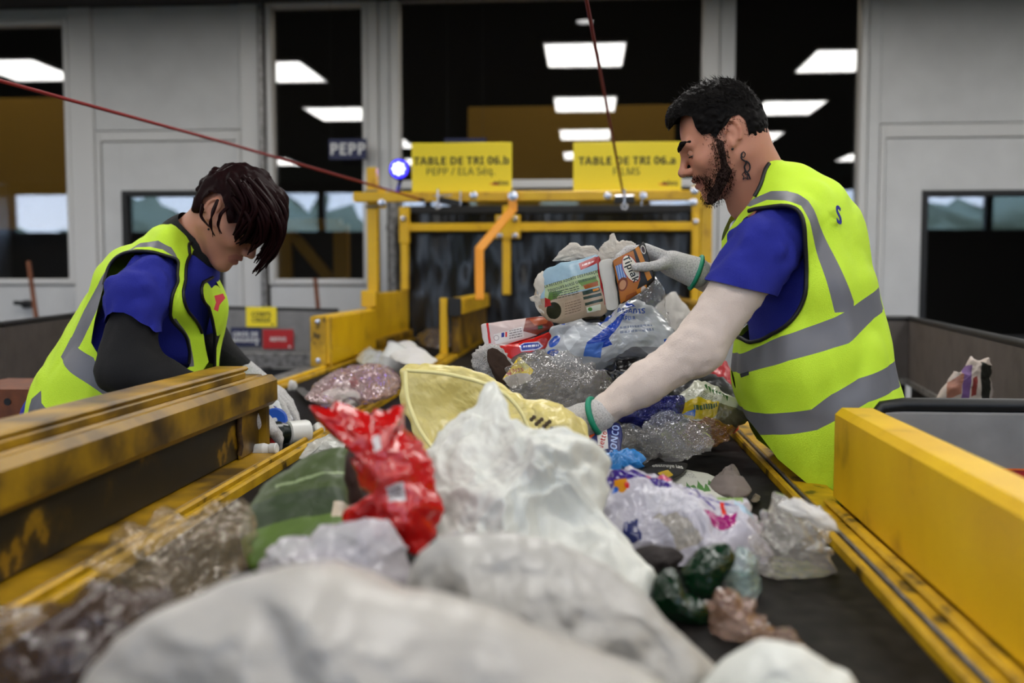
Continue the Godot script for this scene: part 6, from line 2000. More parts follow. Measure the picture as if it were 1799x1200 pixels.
	part(yb, "hem", tube(spline([Vector3(-0.317, 1.123, -1.73), Vector3(-0.31, 1.077, -1.71), Vector3(-0.288, 1.03, -1.69), Vector3(-0.258, 0.994, -1.67)], 8), 0.004, 6), bag_mat(Color(0.9, 0.86, 0.6), 0.35, 0.4))
	part(yb, "hem", tube(spline([Vector3(-0.317, 1.123, -1.74), Vector3(-0.237, 1.118, -1.72), Vector3(-0.155, 1.097, -1.7), Vector3(-0.11, 1.057, -1.69), Vector3(-0.087, 0.995, -1.68)], 8), 0.0035, 6), bag_mat(Color(0.9, 0.86, 0.6), 0.35, 0.4))
	var stamp := mat(Color(0.25, 0.18, 0.06), 0.6)
	var yk := waste("plastic_bag", "knotted yellow bag end printed with a dark emblem", "bag", [Vector3(-0.099, 1.055, -1.777), Vector3(-0.07, 1.062, -1.78), Vector3(-0.029, 1.051, -1.775), Vector3(0.001, 1.022, -1.763), Vector3(0.006, 0.984, -1.747), Vector3(-0.018, 0.967, -1.74), Vector3(-0.058, 0.969, -1.741), Vector3(-0.084, 0.993, -1.751), Vector3(-0.1, 1.026, -1.765)], bag_mat(Color(0.82, 0.76, 0.48), 0.3, 0.6), {front = 0.05, back = 0.08, amp = 0.006, freq = 16.0, seed = 33, floor = fl, parts = "film", segs = 70})
	var yat := Vector3(-0.075, 1.043, -1.7)
	for k in 9:
		part(yk, "emblem", lathe(yat + Vector3(-0.018 + 0.0045 * k, 0.006 * sin(k * 2.1) - 0.001 * k, -0.004 + 0.0016 * k), Vector3(0.1, 0.3, 1), [Vector2(0.004, 0), Vector2(0.003, 0.002), Vector2(0, 0.002)], 8), stamp)
	# ------ clear and dark bags behind
	waste("plastic_bag", "clear grey crinkled plastic bag in front of the slipper", "bag", [Vector3(-0.164, 1.101, -2.099), Vector3(-0.108, 1.127, -2.11), Vector3(-0.035, 1.123, -2.108), Vector3(0.013, 1.104, -2.1), Vector3(0.058, 1.079, -2.089), Vector3(0.07, 1.047, -2.075), Vector3(0.044, 1.018, -2.062), Vector3(-0.01, 0.996, -2.053), Vector3(-0.081, 0.987, -2.049), Vector3(-0.129, 1.012, -2.06), Vector3(-0.166, 1.043, -2.074)], clear_dark, {front = 0.06, back = 0.1, amp = 0.012, freq = 18.0, seed = 35, floor = fl, rings = 38, segs = 130})
	waste("plastic_bag", "grey filler bag added in the dark gaps in the middle of the heap", "bag", [Vector3(-0.199, 1.07, -2.32), Vector3(-0.106, 1.122, -2.344), Vector3(0.028, 1.136, -2.35), Vector3(0.134, 1.111, -2.338), Vector3(0.158, 1.035, -2.302), Vector3(0.118, 0.96, -2.266), Vector3(0.015, 0.923, -2.248), Vector3(-0.102, 0.933, -2.254), Vector3(-0.169, 0.982, -2.278)], bag_mat(Color(0.3, 0.29, 0.28), 0.35, 0.1), {front = 0.03, back = 0.16, amp = 0.012, freq = 12.0, seed = 36, floor = fl})  # added filler, coloured dark to keep the gaps in the heap dark
	waste("plastic_bag", "black plastic bag in the gap under the man's forearm", "bag", [Vector3(0.035, 1.072, -2.25), Vector3(0.072, 1.102, -2.25), Vector3(0.129, 1.107, -2.25), Vector3(0.148, 1.079, -2.25), Vector3(0.114, 1.027, -2.25), Vector3(0.066, 1.007, -2.25), Vector3(0.04, 1.027, -2.25)], mat(Color(0.02, 0.02, 0.024), 0.25), {front = 0.03, back = 0.1, amp = 0.008, freq = 16.0, seed = 37, floor = fl, rings = 18, segs = 60})
	waste("plastic_bag", "dark filler bag added in the gaps under the man's sleeve", "bag", [Vector3(0.086, 1.015, -2.474), Vector3(0.214, 1.07, -2.498), Vector3(0.325, 1.044, -2.486), Vector3(0.377, 0.977, -2.456), Vector3(0.345, 0.899, -2.42), Vector3(0.235, 0.859, -2.402), Vector3(0.126, 0.883, -2.414)], bag_mat(Color(0.2, 0.2, 0.21), 0.35, 0.1), {front = 0.03, back = 0.1, amp = 0.012, freq = 12.0, seed = 38, floor = fl})  # filler bag put in, dark like the shaded gap around it
	# slipper
	var fleece := mat(Color(0.72, 0.7, 0.68), 0.95)
	fleece.normal_enabled = true
	fleece.normal_texture = noise_tex([], 0.12, 91, 256, 3, FastNoiseLite.TYPE_SIMPLEX, true, 8.0)
	fleece.normal_scale = 1.5
	tri(fleece, 8.0)
	var sl := thing("slipper", "old slipper with white fleece rim and brown lining", "slipper", Vector3(-0.211, 1.054, -2.24), "waste on the belt")
	part(sl, "fleece_rim", blob([Vector3(-0.261, 1.088, -2.26), Vector3(-0.251, 1.12, -2.26), Vector3(-0.226, 1.136, -2.26), Vector3(-0.199, 1.13, -2.26), Vector3(-0.173, 1.102, -2.26), Vector3(-0.158, 1.073, -2.26), Vector3(-0.17, 1.045, -2.26), Vector3(-0.209, 1.042, -2.26), Vector3(-0.242, 1.057, -2.26)], {front = 0.03, back = 0.06, amp = 0.004, freq = 60.0, seed = 40, rings = 16, segs = 60}), fleece)
	part(sl, "lining", blob([Vector3(-0.22, 1.125, -2.222), Vector3(-0.2, 1.128, -2.222), Vector3(-0.177, 1.105, -2.222), Vector3(-0.161, 1.077, -2.222), Vector3(-0.17, 1.051, -2.222), Vector3(-0.195, 1.046, -2.222), Vector3(-0.213, 1.079, -2.222), Vector3(-0.222, 1.105, -2.222)], {front = 0.006, back = 0.01, amp = 0.003, freq = 30.0, seed = 41, rings = 12, segs = 40}), mat(Color(0.2, 0.13, 0.08), 0.9))
	# yellow card
	var cy := Canvas.new(self, 880, 626, 938, 684, 256, 256, Color(0.88, 0.76, 0.05))
	cy.poly([905, 640, 918, 632, 934, 650, 922, 658], Color(0.75, 0.72, 0.35))
	cy.text("VENTS", 902, 660, 12.0, Color(0.7, 0.1, 0.06), -0.15)
	cy.oval(892, 668, 5, 4, Color(0.7, 0.1, 0.06))
	var card := waste("yellow_card", "small bright yellow printed card lying on the clear bag", "card", [Vector3(-0.178, 1.068, -2.124), Vector3(-0.16, 1.093, -2.132), Vector3(-0.144, 1.116, -2.14), Vector3(-0.129, 1.103, -2.135), Vector3(-0.112, 1.087, -2.13), Vector3(-0.125, 1.073, -2.125), Vector3(-0.151, 1.067, -2.123)], cy.material(0.45), {front = 0.002, back = 0.003, amp = 0.0008, freq = 10.0, seed = 42, rings = 8, segs = 40, parts = "card"})
	part(card, "paper_flap", blob([Vector3(-0.177, 1.07, -2.116), Vector3(-0.151, 1.08, -2.119), Vector3(-0.123, 1.082, -2.12), Vector3(-0.115, 1.068, -2.115), Vector3(-0.138, 1.058, -2.112), Vector3(-0.154, 1.05, -2.109)], {front = 0.002, back = 0.003, amp = 0.001, freq = 20.0, seed = 43, rings = 8, segs = 40}), mat(Color(0.7, 0.67, 0.63), 0.7), "pale folded flap")
	# ------ meat packs
	var ch := Canvas.new(self, 845, 555, 972, 612, 768, 360, Color(0.8, 0.72, 0.7))
	ch.poly([845, 555, 860, 555, 866, 612, 850, 612], Color(0.78, 0.74, 0.72))
	ch.poly([854, 566, 858, 566, 865, 612, 860, 612], Color(0.75, 0.1, 0.08))
	ch.poly([925, 555, 972, 555, 972, 580, 945, 588, 920, 582], Color(0.5, 0.2, 0.13))
	ch.poly([930, 560, 965, 556, 960, 568, 940, 572], Color(0.72, 0.35, 0.2))
	ch.poly([868, 588, 918, 574, 922, 592, 872, 606], Color(0.85, 0.82, 0.8))
	ch.oval(873, 594, 5, 5, Color(0.55, 0.5, 0.5))
	ch.oval(873, 594, 4, 4, Color(0.86, 0.83, 0.81))
	ch.poly([882, 585, 887, 584, 887, 592, 882, 593], Color(0.1, 0.15, 0.5))
	ch.poly([889, 583, 892, 583, 892, 592, 889, 592], Color(0.8, 0.1, 0.1))
	ch.lines(896, 581, 918, 4, 4.2, 1.6, Color(0.4, 0.36, 0.36), -0.2)
	ch.poly([945, 573, 953, 571, 954, 577, 946, 579], Color(0.1, 0.35, 0.15))
	ch.poly([866, 612, 972, 580, 972, 590, 872, 620], Color(0.8, 0.1, 0.06))
	waste("meat_pack", "flat white and red printed cold meat pack on top of the heap", "pack", [Vector3(-0.25, 1.173, -2.363), Vector3(-0.221, 1.179, -2.364), Vector3(-0.168, 1.187, -2.366), Vector3(-0.107, 1.194, -2.367), Vector3(-0.086, 1.186, -2.365), Vector3(-0.077, 1.17, -2.362), Vector3(-0.12, 1.148, -2.357), Vector3(-0.174, 1.13, -2.353), Vector3(-0.217, 1.119, -2.35), Vector3(-0.242, 1.129, -2.353)], ch.material(0.25), {front = 0.008, back = 0.012, amp = 0.0015, freq = 10.0, seed = 44, rings = 16, segs = 70})
	var ci := Canvas.new(self, 862, 584, 974, 644, 640, 360, Color(0.74, 0.09, 0.06))
	ci.poly([866, 600, 930, 590, 940, 596, 900, 606, 870, 612], Color(0.6, 0.52, 0.5))
	ci.poly([912, 610, 920, 605, 948, 603, 956, 611, 946, 618, 916, 621], Color(0.75, 0.76, 0.85))
	ci.poly([915, 610, 922, 606, 946, 605, 952, 611, 944, 616, 918, 619], Color(0.12, 0.2, 0.55))
	ci.lines(920, 610, 948, 1, 4.0, 3.6, Color(0.85, 0.85, 0.9), -0.08)
	waste("meat_pack", "red printed meat pack with blue emblem under the white and red one", "pack", [Vector3(-0.222, 1.127, -2.342), Vector3(-0.167, 1.13, -2.343), Vector3(-0.12, 1.145, -2.346), Vector3(-0.08, 1.159, -2.349), Vector3(-0.077, 1.136, -2.344), Vector3(-0.086, 1.107, -2.337), Vector3(-0.119, 1.088, -2.333), Vector3(-0.179, 1.08, -2.331), Vector3(-0.208, 1.098, -2.335)], ci.material(0.25), {front = 0.01, back = 0.015, amp = 0.002, freq = 12.0, seed = 45, rings = 16, segs = 70})
	# ------ white and blue paper cup bag
	var ca := Canvas.new(self, 963, 525, 1196, 655, 1024, 600, Color(0.78, 0.79, 0.8, 0.82))
	ca.poly([1065, 580, 1110, 545, 1090, 575, 1070, 600, 1075, 612, 1040, 622, 1030, 610], Color(0.1, 0.24, 0.62))
	ca.poly([1055, 560, 1080, 548, 1072, 566, 1056, 575], Color(0.12, 0.27, 0.64))
	ca.poly([1030, 612, 1060, 608, 1052, 634, 1025, 630], Color(0.3, 0.45, 0.75))
	ca.oval(974, 600, 9, 9, Color(0.15, 0.32, 0.7))
	ca.oval(975, 617, 9, 5, Color(0.15, 0.32, 0.7))
	ca.oval(985, 563, 7, 4, Color(0.15, 0.3, 0.68), 0.5)
	ca.text("AMADIS", 1112, 548, 13.0, Color(0.2, 0.32, 0.62))
	ca.poly([1100, 538, 1108, 530, 1116, 536, 1122, 540, 1108, 541], Color(0.16, 0.3, 0.68))
	ca.text("PAPIER", 1105, 563, 8.5, Color(0.25, 0.36, 0.64))
	ca.lines(1090, 578, 1150, 2, 8.0, 4.0, Color(0.5, 0.53, 0.6), -0.05)
	ca.poly([1165, 600, 1196, 590, 1196, 625, 1180, 640], Color(0.16, 0.34, 0.72))
	ca.poly([1110, 640, 1160, 628, 1150, 655, 1110, 655], Color(0.2, 0.4, 0.75))
	ca.poly([1060, 640, 1110, 615, 1180, 612, 1170, 625, 1110, 636], Color(0.7, 0.7, 0.72, 0.35))
	ca.poly([985, 590, 1010, 575, 1020, 600, 1000, 620], Color(0.85, 0.86, 0.87, 0.95))
	waste("plastic_bag", "clear bag printed white and blue for paper cups", "bag", [Vector3(-0.086, 1.138, -2.318), Vector3(-0.076, 1.175, -2.326), Vector3(-0.019, 1.191, -2.33), Vector3(0.038, 1.178, -2.327), Vector3(0.067, 1.207, -2.333), Vector3(0.096, 1.23, -2.339), Vector3(0.117, 1.233, -2.339), Vector3(0.162, 1.211, -2.334), Vector3(0.195, 1.176, -2.326), Vector3(0.217, 1.137, -2.317), Vector3(0.205, 1.111, -2.311), Vector3(0.158, 1.092, -2.307), Vector3(0.093, 1.08, -2.304), Vector3(0.038, 1.067, -2.301), Vector3(-0.028, 1.066, -2.301), Vector3(-0.078, 1.099, -2.309)], ca.material(0.2, true), {front = 0.07, back = 0.12, amp = 0.009, freq = 13.0, seed = 47, floor = fl, rings = 38, segs = 140})
	waste("plastic_bag", "white bag at the back of the heap near the right gantry post", "bag", [Vector3(0.188, 1.165, -2.95), Vector3(0.217, 1.215, -2.95), Vector3(0.26, 1.242, -2.95), Vector3(0.293, 1.207, -2.95), Vector3(0.32, 1.162, -2.95), Vector3(0.322, 1.065, -2.95), Vector3(0.304, 0.905, -2.95), Vector3(0.204, 0.904, -2.95), Vector3(0.177, 1.064, -2.95)], milky, {front = 0.06, back = 0.08, amp = 0.006, freq = 10.0, seed = 48, floor = fl})
	waste("plastic_film", "clear film standing behind the white and blue bag", "film", [Vector3(0.104, 1.202, -2.6), Vector3(0.133, 1.261, -2.6), Vector3(0.176, 1.283, -2.6), Vector3(0.199, 1.239, -2.6), Vector3(0.219, 1.15, -2.6), Vector3(0.209, 0.905, -2.6), Vector3(0.113, 0.904, -2.6)], film(Color(0.7, 0.7, 0.7), 0.15, 0.08), {front = 0.04, back = 0.06, amp = 0.01, freq = 14.0, seed = 49, floor = fl})
	held_items()
	right_side_waste(fl, white, clear)
	left_belt_waste(fl)

func held_items() -> void:
	# vegetable bag held up by the man
	var cv := Canvas.new(self, 930, 445, 1070, 568, 1024, 900, Color(0.62, 0.55, 0.47))
	cv.poly([930, 445, 1070, 445, 1070, 500, 1000, 515, 940, 525, 930, 500], Color(0.55, 0.66, 0.72))
	cv.poly([950, 500, 1000, 486, 1058, 470, 1060, 500, 1000, 512, 950, 528], Color(0.62, 0.68, 0.5))
	cv.poly([958, 512, 985, 508, 970, 524, 955, 530], Color(0.3, 0.42, 0.16))
	cv.poly([1012, 492, 1045, 484, 1052, 494, 1020, 502], Color(0.38, 0.5, 0.15))
	cv.poly([1022, 500, 1050, 492, 1052, 500, 1026, 507], Color(0.6, 0.32, 0.12))
	cv.text("LA RECETTE ADORÉE DES FRANÇAIS", 1002, 488, 6.6, Color(0.1, 0.14, 0.14), -0.27)
	cv.text("TOUJOURS AUSSI GOURMANDE !", 1004, 497, 6.6, Color(0.1, 0.14, 0.14), -0.27)
	cv.lines(965, 512, 1015, 4, 4.0, 1.6, Color(0.25, 0.27, 0.22), -0.22)
	cv.oval(967, 545, 14, 15, Color(0.07, 0.09, 0.04))
	cv.poly([950, 522, 960, 526, 962, 536, 950, 540], Color(0.6, 0.06, 0.05))
	cv.poly([985, 530, 1020, 520, 1025, 545, 990, 556], Color(0.66, 0.58, 0.5))
	cv.lines(988, 532, 1018, 5, 4.6, 1.4, Color(0.42, 0.35, 0.28), -0.24)
	cv.poly([1020, 511, 1053, 503, 1054, 510, 1022, 518], Color(0.12, 0.2, 0.16))
	cv.poly([1040, 507, 1052, 504, 1052, 508, 1041, 511], Color(0.8, 0.5, 0.1))
	cv.poly([1022, 521, 1055, 513, 1056, 518, 1023, 526], Color(0.12, 0.2, 0.16))
	cv.poly([1025, 532, 1057, 523, 1058, 528, 1026, 537], Color(0.12, 0.2, 0.16))
	cv.poly([1028, 540, 1055, 533, 1056, 544, 1030, 550], Color(0.78, 0.8, 0.74))
	cv.oval(1035, 543, 4, 3.5, Color(0.25, 0.5, 0.2))
	cv.poly([1014, 462, 1047, 448, 1051, 460, 1018, 473], Color(0.6, 0.04, 0.06))
	cv.lines(1021, 463, 1045, 1, 4.0, 3.2, Color(0.85, 0.75, 0.75), -0.36)
	cv.poly([1047, 450, 1054, 448, 1068, 530, 1062, 534], Color(0.58, 0.04, 0.06))
	var t := waste("vegetable_bag", "torn printed frozen vegetable bag held up in the man's glove", "bag", [Vector3(-0.113, 1.271, -2.26), Vector3(-0.092, 1.304, -2.26), Vector3(-0.058, 1.32, -2.26), Vector3(-0.018, 1.325, -2.26), Vector3(0.023, 1.339, -2.26), Vector3(0.033, 1.322, -2.26), Vector3(0.041, 1.271, -2.26), Vector3(0.049, 1.219, -2.26), Vector3(0.039, 1.201, -2.26), Vector3(-0.012, 1.194, -2.26), Vector3(-0.057, 1.183, -2.26), Vector3(-0.087, 1.191, -2.26), Vector3(-0.108, 1.209, -2.26), Vector3(-0.118, 1.238, -2.26)], cv.material(0.3), {front = 0.018, back = 0.02, amp = 0.003, freq = 12.0, seed = 61, rings = 24, segs = 100, parts = "printed_film"})
	var paper := bag_mat(Color(0.76, 0.73, 0.68), 0.6, 0.3)
	part(t, "torn_flap", blob([Vector3(-0.078, 1.326, -2.29), Vector3(-0.059, 1.346, -2.29), Vector3(-0.039, 1.361, -2.29), Vector3(-0.011, 1.363, -2.29), Vector3(0.019, 1.354, -2.29), Vector3(0.039, 1.338, -2.29), Vector3(0.026, 1.325, -2.29), Vector3(-0.019, 1.325, -2.29), Vector3(-0.052, 1.328, -2.29)], {front = 0.005, back = 0.005, amp = 0.006, freq = 16.0, seed = 62, rings = 22, segs = 90}), paper, "torn whitish flap")
	part(t, "torn_flap", blob([Vector3(0.033, 1.348, -2.27), Vector3(0.043, 1.368, -2.27), Vector3(0.061, 1.384, -2.27), Vector3(0.069, 1.373, -2.27), Vector3(0.095, 1.368, -2.27), Vector3(0.115, 1.355, -2.27), Vector3(0.1, 1.34, -2.27), Vector3(0.071, 1.327, -2.27), Vector3(0.058, 1.309, -2.27), Vector3(0.039, 1.32, -2.27)], {front = 0.007, back = 0.007, amp = 0.008, freq = 18.0, seed = 63, rings = 22, segs = 90}), paper, "torn whitish flap")
	part(t, "inner_panel", blob([Vector3(0.028, 1.319, -2.255), Vector3(0.057, 1.327, -2.255), Vector3(0.067, 1.271, -2.255), Vector3(0.072, 1.22, -2.255), Vector3(0.047, 1.214, -2.255), Vector3(0.039, 1.258, -2.255)], {front = 0.004, back = 0.006, amp = 0.0015, freq = 20.0, seed = 64, rings = 12, segs = 50}), mat(Color(0.75, 0.74, 0.71), 0.5), "blank white inner panel")
	part(t, "crinkled_edge", blob([Vector3(-0.128, 1.24, -2.26), Vector3(-0.11, 1.25, -2.26), Vector3(-0.118, 1.271, -2.26), Vector3(-0.108, 1.294, -2.26), Vector3(-0.095, 1.302, -2.26), Vector3(-0.092, 1.271, -2.26), Vector3(-0.103, 1.232, -2.26), Vector3(-0.092, 1.198, -2.26), Vector3(-0.108, 1.211, -2.26), Vector3(-0.118, 1.232, -2.26)], {front = 0.008, back = 0.01, amp = 0.004, freq = 30.0, seed = 65, rings = 12, segs = 60}), paper, "crinkled torn edge")
	part(t, "tray_end", blob([Vector3(-0.01, 1.198, -2.28), Vector3(0.034, 1.212, -2.28), Vector3(0.045, 1.203, -2.28), Vector3(0.04, 1.185, -2.28), Vector3(0.001, 1.185, -2.28)], {front = 0.008, back = 0.01, amp = 0.001, freq = 20.0, seed = 66, rings = 10, segs = 40}), M.black_gloss, "dark tray end")
	# box
	var cb := Canvas.new(self, 1075, 424, 1152, 535, 640, 900, Color(0.06, 0.045, 0.035))
	cb.poly([1075, 455, 1112, 440, 1125, 490, 1118, 512, 1090, 535, 1084, 500], Color(0.62, 0.36, 0.07))
	cb.poly([1080, 468, 1096, 462, 1100, 488, 1086, 494], Color(0.6, 0.68, 0.8))
	for k in 4:
		cb.poly([1081 + k * 4, 467 - k * 1.6, 1083 + k * 4, 466 - k * 1.6, 1088 + k * 4, 492 - k * 1.6, 1086 + k * 4, 493 - k * 1.6], Color(0.3, 0.42, 0.66))
	cb.oval(1093, 500, 9, 13, Color(0.42, 0.18, 0.05), 0.3)
	cb.oval(1093, 501, 6, 9, Color(0.7, 0.5, 0.35), 0.3)
	cb.oval(1108, 472, 14, 26, Color(0.6, 0.1, 0.06), -0.42)
	cb.oval(1108, 472, 12.6, 24.5, Color(0.85, 0.82, 0.76), -0.42)
	cb.text("Tipiak", 1108, 473, 17.0, Color(0.05, 0.07, 0.05), 1.15, 800)
	cb.poly([1115, 436, 1122, 432, 1146, 488, 1138, 494], Color(0.72, 0.45, 0.08))
	cb.oval(1130, 438, 4.5, 8, Color(0.75, 0.72, 0.68), -0.3)
	cb.oval(1130, 438, 3, 6, Color(0.2, 0.1, 0.08), -0.3)
	cb.poly([1117, 510, 1136, 500, 1140, 516, 1122, 524], Color(0.7, 0.42, 0.08))
	cb.oval(1131, 509, 5, 6, Color(0.78, 0.72, 0.68), 0.2)
	cb.poly([1100, 520, 1118, 512, 1120, 524, 1096, 534], Color(0.5, 0.25, 0.06))
	waste("printed_box", "black and orange printed box pinched in the man's right glove", "box", [Vector3(0.059, 1.322, -2.235), Vector3(0.088, 1.339, -2.235), Vector3(0.11, 1.352, -2.235), Vector3(0.127, 1.366, -2.235), Vector3(0.136, 1.343, -2.235), Vector3(0.146, 1.311, -2.235), Vector3(0.153, 1.284, -2.235), Vector3(0.134, 1.263, -2.235), Vector3(0.112, 1.248, -2.235), Vector3(0.077, 1.228, -2.235), Vector3(0.071, 1.265, -2.235), Vector3(0.065, 1.296, -2.235)], cb.material(0.35), {front = 0.004, back = 0.012, amp = 0.0008, freq = 10.0, seed = 67, rings = 16, segs = 80, pw = 8.0})

func right_side_waste(fl: float, white: Material, clear: Material) -> void:
	# blue film, salad bag, pink bag beyond the forearm
	waste("plastic_film", "dark blue translucent film under the man's forearm", "film", [Vector3(0.075, 0.989, -2.221), Vector3(0.129, 1.012, -2.231), Vector3(0.192, 1.029, -2.24), Vector3(0.223, 1.012, -2.231), Vector3(0.208, 0.972, -2.211), Vector3(0.152, 0.955, -2.203), Vector3(0.096, 0.954, -2.203)], film(Color(0.1, 0.12, 0.4), 0.7, 0.15), {front = 0.03, back = 0.06, amp = 0.012, freq = 18.0, seed = 71, floor = fl, rings = 26, segs = 90})
	var cs := Canvas.new(self, 1180, 665, 1325, 758, 768, 512, Color(0.74, 0.74, 0.66))
	cs.lines(1205, 682, 1260, 6, 3.6, 1.3, Color(0.45, 0.45, 0.42), 0.35)
	for k in 7: cs.poly([1240 + k * 6, 678 + k * 3, 1246 + k * 6, 674 + k * 4, 1243 + k * 6, 690 + k * 3], Color(0.12, 0.34, 0.08))
	cs.poly([1180, 720, 1230, 705, 1262, 712, 1255, 735, 1200, 748], Color(0.75, 0.65, 0.08))
	cs.lines(1212, 722, 1256, 1, 6.0, 8.0, Color(0.2, 0.3, 0.1), -0.2)
	cs.poly([1260, 715, 1325, 725, 1320, 758, 1250, 750], Color(0.45, 0.42, 0.3))
	cs.poly([1190, 735, 1215, 728, 1210, 742], Color(0.2, 0.4, 0.7))
	waste("salad_bag", "white and green printed salad bag against the right rail", "bag", [Vector3(0.204, 1.001, -2.309), Vector3(0.233, 1.032, -2.329), Vector3(0.263, 1.045, -2.337), Vector3(0.302, 1.035, -2.33), Vector3(0.344, 1.011, -2.314), Vector3(0.379, 0.97, -2.287), Vector3(0.349, 0.949, -2.273), Vector3(0.298, 0.946, -2.271), Vector3(0.24, 0.94, -2.268), Vector3(0.212, 0.962, -2.282)], cs.material(0.28), {front = 0.03, back = 0.08, amp = 0.008, freq = 16.0, seed = 72, floor = fl, rings = 28, segs = 100})
	waste("plastic_film", "amber and clear crinkled wrapper below the salad bag", "film", [Vector3(0.2, 0.947, -2.11), Vector3(0.214, 0.975, -2.13), Vector3(0.256, 0.987, -2.138), Vector3(0.292, 0.981, -2.134), Vector3(0.308, 0.964, -2.122), Vector3(0.279, 0.942, -2.106), Vector3(0.235, 0.933, -2.099)], film(Color(0.5, 0.32, 0.1), 0.55, 0.14), {front = 0.02, back = 0.04, amp = 0.01, freq = 24.0, seed = 73, floor = fl, rings = 22, segs = 80})
	waste("plastic_bag", "translucent pink bag between the elbow and the vest", "bag", [Vector3(0.308, 0.988, -2.6), Vector3(0.319, 1.04, -2.6), Vector3(0.351, 1.077, -2.6), Vector3(0.374, 1.055, -2.6), Vector3(0.387, 0.989, -2.6), Vector3(0.4, 0.888, -2.6), Vector3(0.327, 0.887, -2.6)], bag_mat(Color(0.8, 0.25, 0.28), 0.3, 0.5), {front = 0.04, back = 0.06, amp = 0.007, freq = 14.0, seed = 74, floor = fl})
	waste("plastic_bag", "red and white crumpled bag beside the man's vest", "bag", [Vector3(0.383, 0.977, -2.7), Vector3(0.39, 1.031, -2.7), Vector3(0.413, 1.039, -2.7), Vector3(0.437, 1.016, -2.7), Vector3(0.447, 0.962, -2.7), Vector3(0.429, 0.931, -2.7), Vector3(0.399, 0.938, -2.7)], bag_mat(Color(0.72, 0.4, 0.42), 0.35, 0.3), {front = 0.04, back = 0.05, amp = 0.008, freq = 18.0, seed = 75, floor = fl})
	# clear film pile in front of the forearm
	waste("plastic_film", "heap of clear crinkled film right of the glove", "film", [Vector3(0.025, 0.951, -2.041), Vector3(0.072, 0.977, -2.05), Vector3(0.136, 0.987, -2.053), Vector3(0.2, 0.983, -2.052), Vector3(0.251, 0.965, -2.045), Vector3(0.245, 0.937, -2.035), Vector3(0.187, 0.919, -2.028), Vector3(0.129, 0.916, -2.028), Vector3(0.077, 0.919, -2.029)], clear, {front = 0.03, back = 0.05, amp = 0.014, freq = 22.0, seed = 76, floor = fl, rings = 40, segs = 140})
	waste("plastic_film", "second clear film crumpled under the salad bag", "film", [Vector3(0.124, 0.973, -2.137), Vector3(0.185, 0.992, -2.154), Vector3(0.245, 0.982, -2.144), Vector3(0.276, 0.953, -2.117), Vector3(0.246, 0.927, -2.092), Vector3(0.181, 0.924, -2.09), Vector3(0.134, 0.941, -2.107)], film(Color(0.7, 0.71, 0.75), 0.16, 0.08), {front = 0.03, back = 0.05, amp = 0.014, freq = 22.0, seed = 77, floor = fl, rings = 34, segs = 120})
	var cn := Canvas.new(self, 1030, 735, 1095, 805, 320, 340, Color(0.1, 0.13, 0.36))
	cn.poly([1046, 760, 1066, 752, 1068, 790, 1050, 796], Color(0.8, 0.78, 0.76))
	cn.text("Netto", 1057, 776, 14.0, Color(0.65, 0.08, 0.08), -1.3)
	cn.text("BONCO", 1080, 772, 17.0, Color(0.6, 0.68, 0.85), -1.45)
	cn.poly([1030, 755, 1044, 745, 1042, 765, 1032, 772], Color(0.75, 0.3, 0.1))
	waste("printed_pack", "navy printed pack with white label in front of the glove", "pack", [Vector3(0.006, 0.972, -1.93), Vector3(0.017, 0.993, -1.942), Vector3(0.042, 1.004, -1.948), Vector3(0.066, 1.001, -1.946), Vector3(0.072, 0.97, -1.928), Vector3(0.061, 0.943, -1.912), Vector3(0.028, 0.944, -1.913), Vector3(0.013, 0.954, -1.919)], cn.material(0.3), {front = 0.012, back = 0.03, amp = 0.003, freq = 16.0, seed = 78, rings = 16, segs = 60, floor = fl})
	waste("plastic_film", "light blue film scrap in front of the navy pack", "film", [Vector3(0.019, 0.948, -1.854), Vector3(0.055, 0.965, -1.872), Vector3(0.108, 0.959, -1.864), Vector3(0.105, 0.939, -1.842), Vector3(0.06, 0.93, -1.832), Vector3(0.029, 0.933, -1.836)], film(Color(0.2, 0.55, 0.85), 0.6, 0.16), {front = 0.012, back = 0.03, amp = 0.008, freq = 24.0, seed = 79, floor = fl, rings = 20, segs = 80})
	waste("tissue_scrap", "crumpled cream paper scrap beside the yellow bag", "paper", [Vector3(-0.044, 0.993, -1.722), Vector3(-0.032, 1.011, -1.732), Vector3(-0.025, 0.993, -1.722), Vector3(-0.004, 0.991, -1.721), Vector3(-0.01, 0.974, -1.712), Vector3(-0.036, 0.974, -1.712)], bag_mat(Color(0.82, 0.76, 0.7), 0.7, 0.3), {front = 0.012, back = 0.03, amp = 0.006, freq = 34.0, seed = 80, rings = 16, segs = 60})
	var ck := Canvas.new(self, 1115, 810, 1210, 846, 512, 200, Color(0.05, 0.05, 0.045))
	ck.text("obstruye las", 1172, 820, 9.0, Color(0.8, 0.8, 0.78), 0.05)
	ck.poly([1150, 834, 1170, 828, 1176, 836, 1158, 844], Color(0.75, 0.62, 0.08))
	waste("printed_card", "black card with white lettering lying on the belt", "card", [Vector3(0.1, 0.905, -1.937), Vector3(0.128, 0.905, -2.01), Vector3(0.161, 0.905, -2.062), Vector3(0.209, 0.905, -2.053), Vector3(0.187, 0.905, -1.933), Vector3(0.141, 0.905, -1.865)], ck.material(0.4), {front = 0.003, back = 0.02, amp = 0.0008, freq = 8.0, seed = 81, rings = 10, segs = 50})
	var cp := Canvas.new(self, 1175, 815, 1312, 885, 640, 320, Color(0.72, 0.72, 0.68))
	cp.lines(1190, 822, 1245, 5, 4.0, 1.5, Color(0.42, 0.42, 0.42), 0.1)
	for k in 8: cp.poly([1190 + k * 11, 858 + (k % 3) * 4, 1198 + k * 11, 850 + (k % 2) * 6, 1204 + k * 11, 866], Color(0.2, 0.42, 0.1))
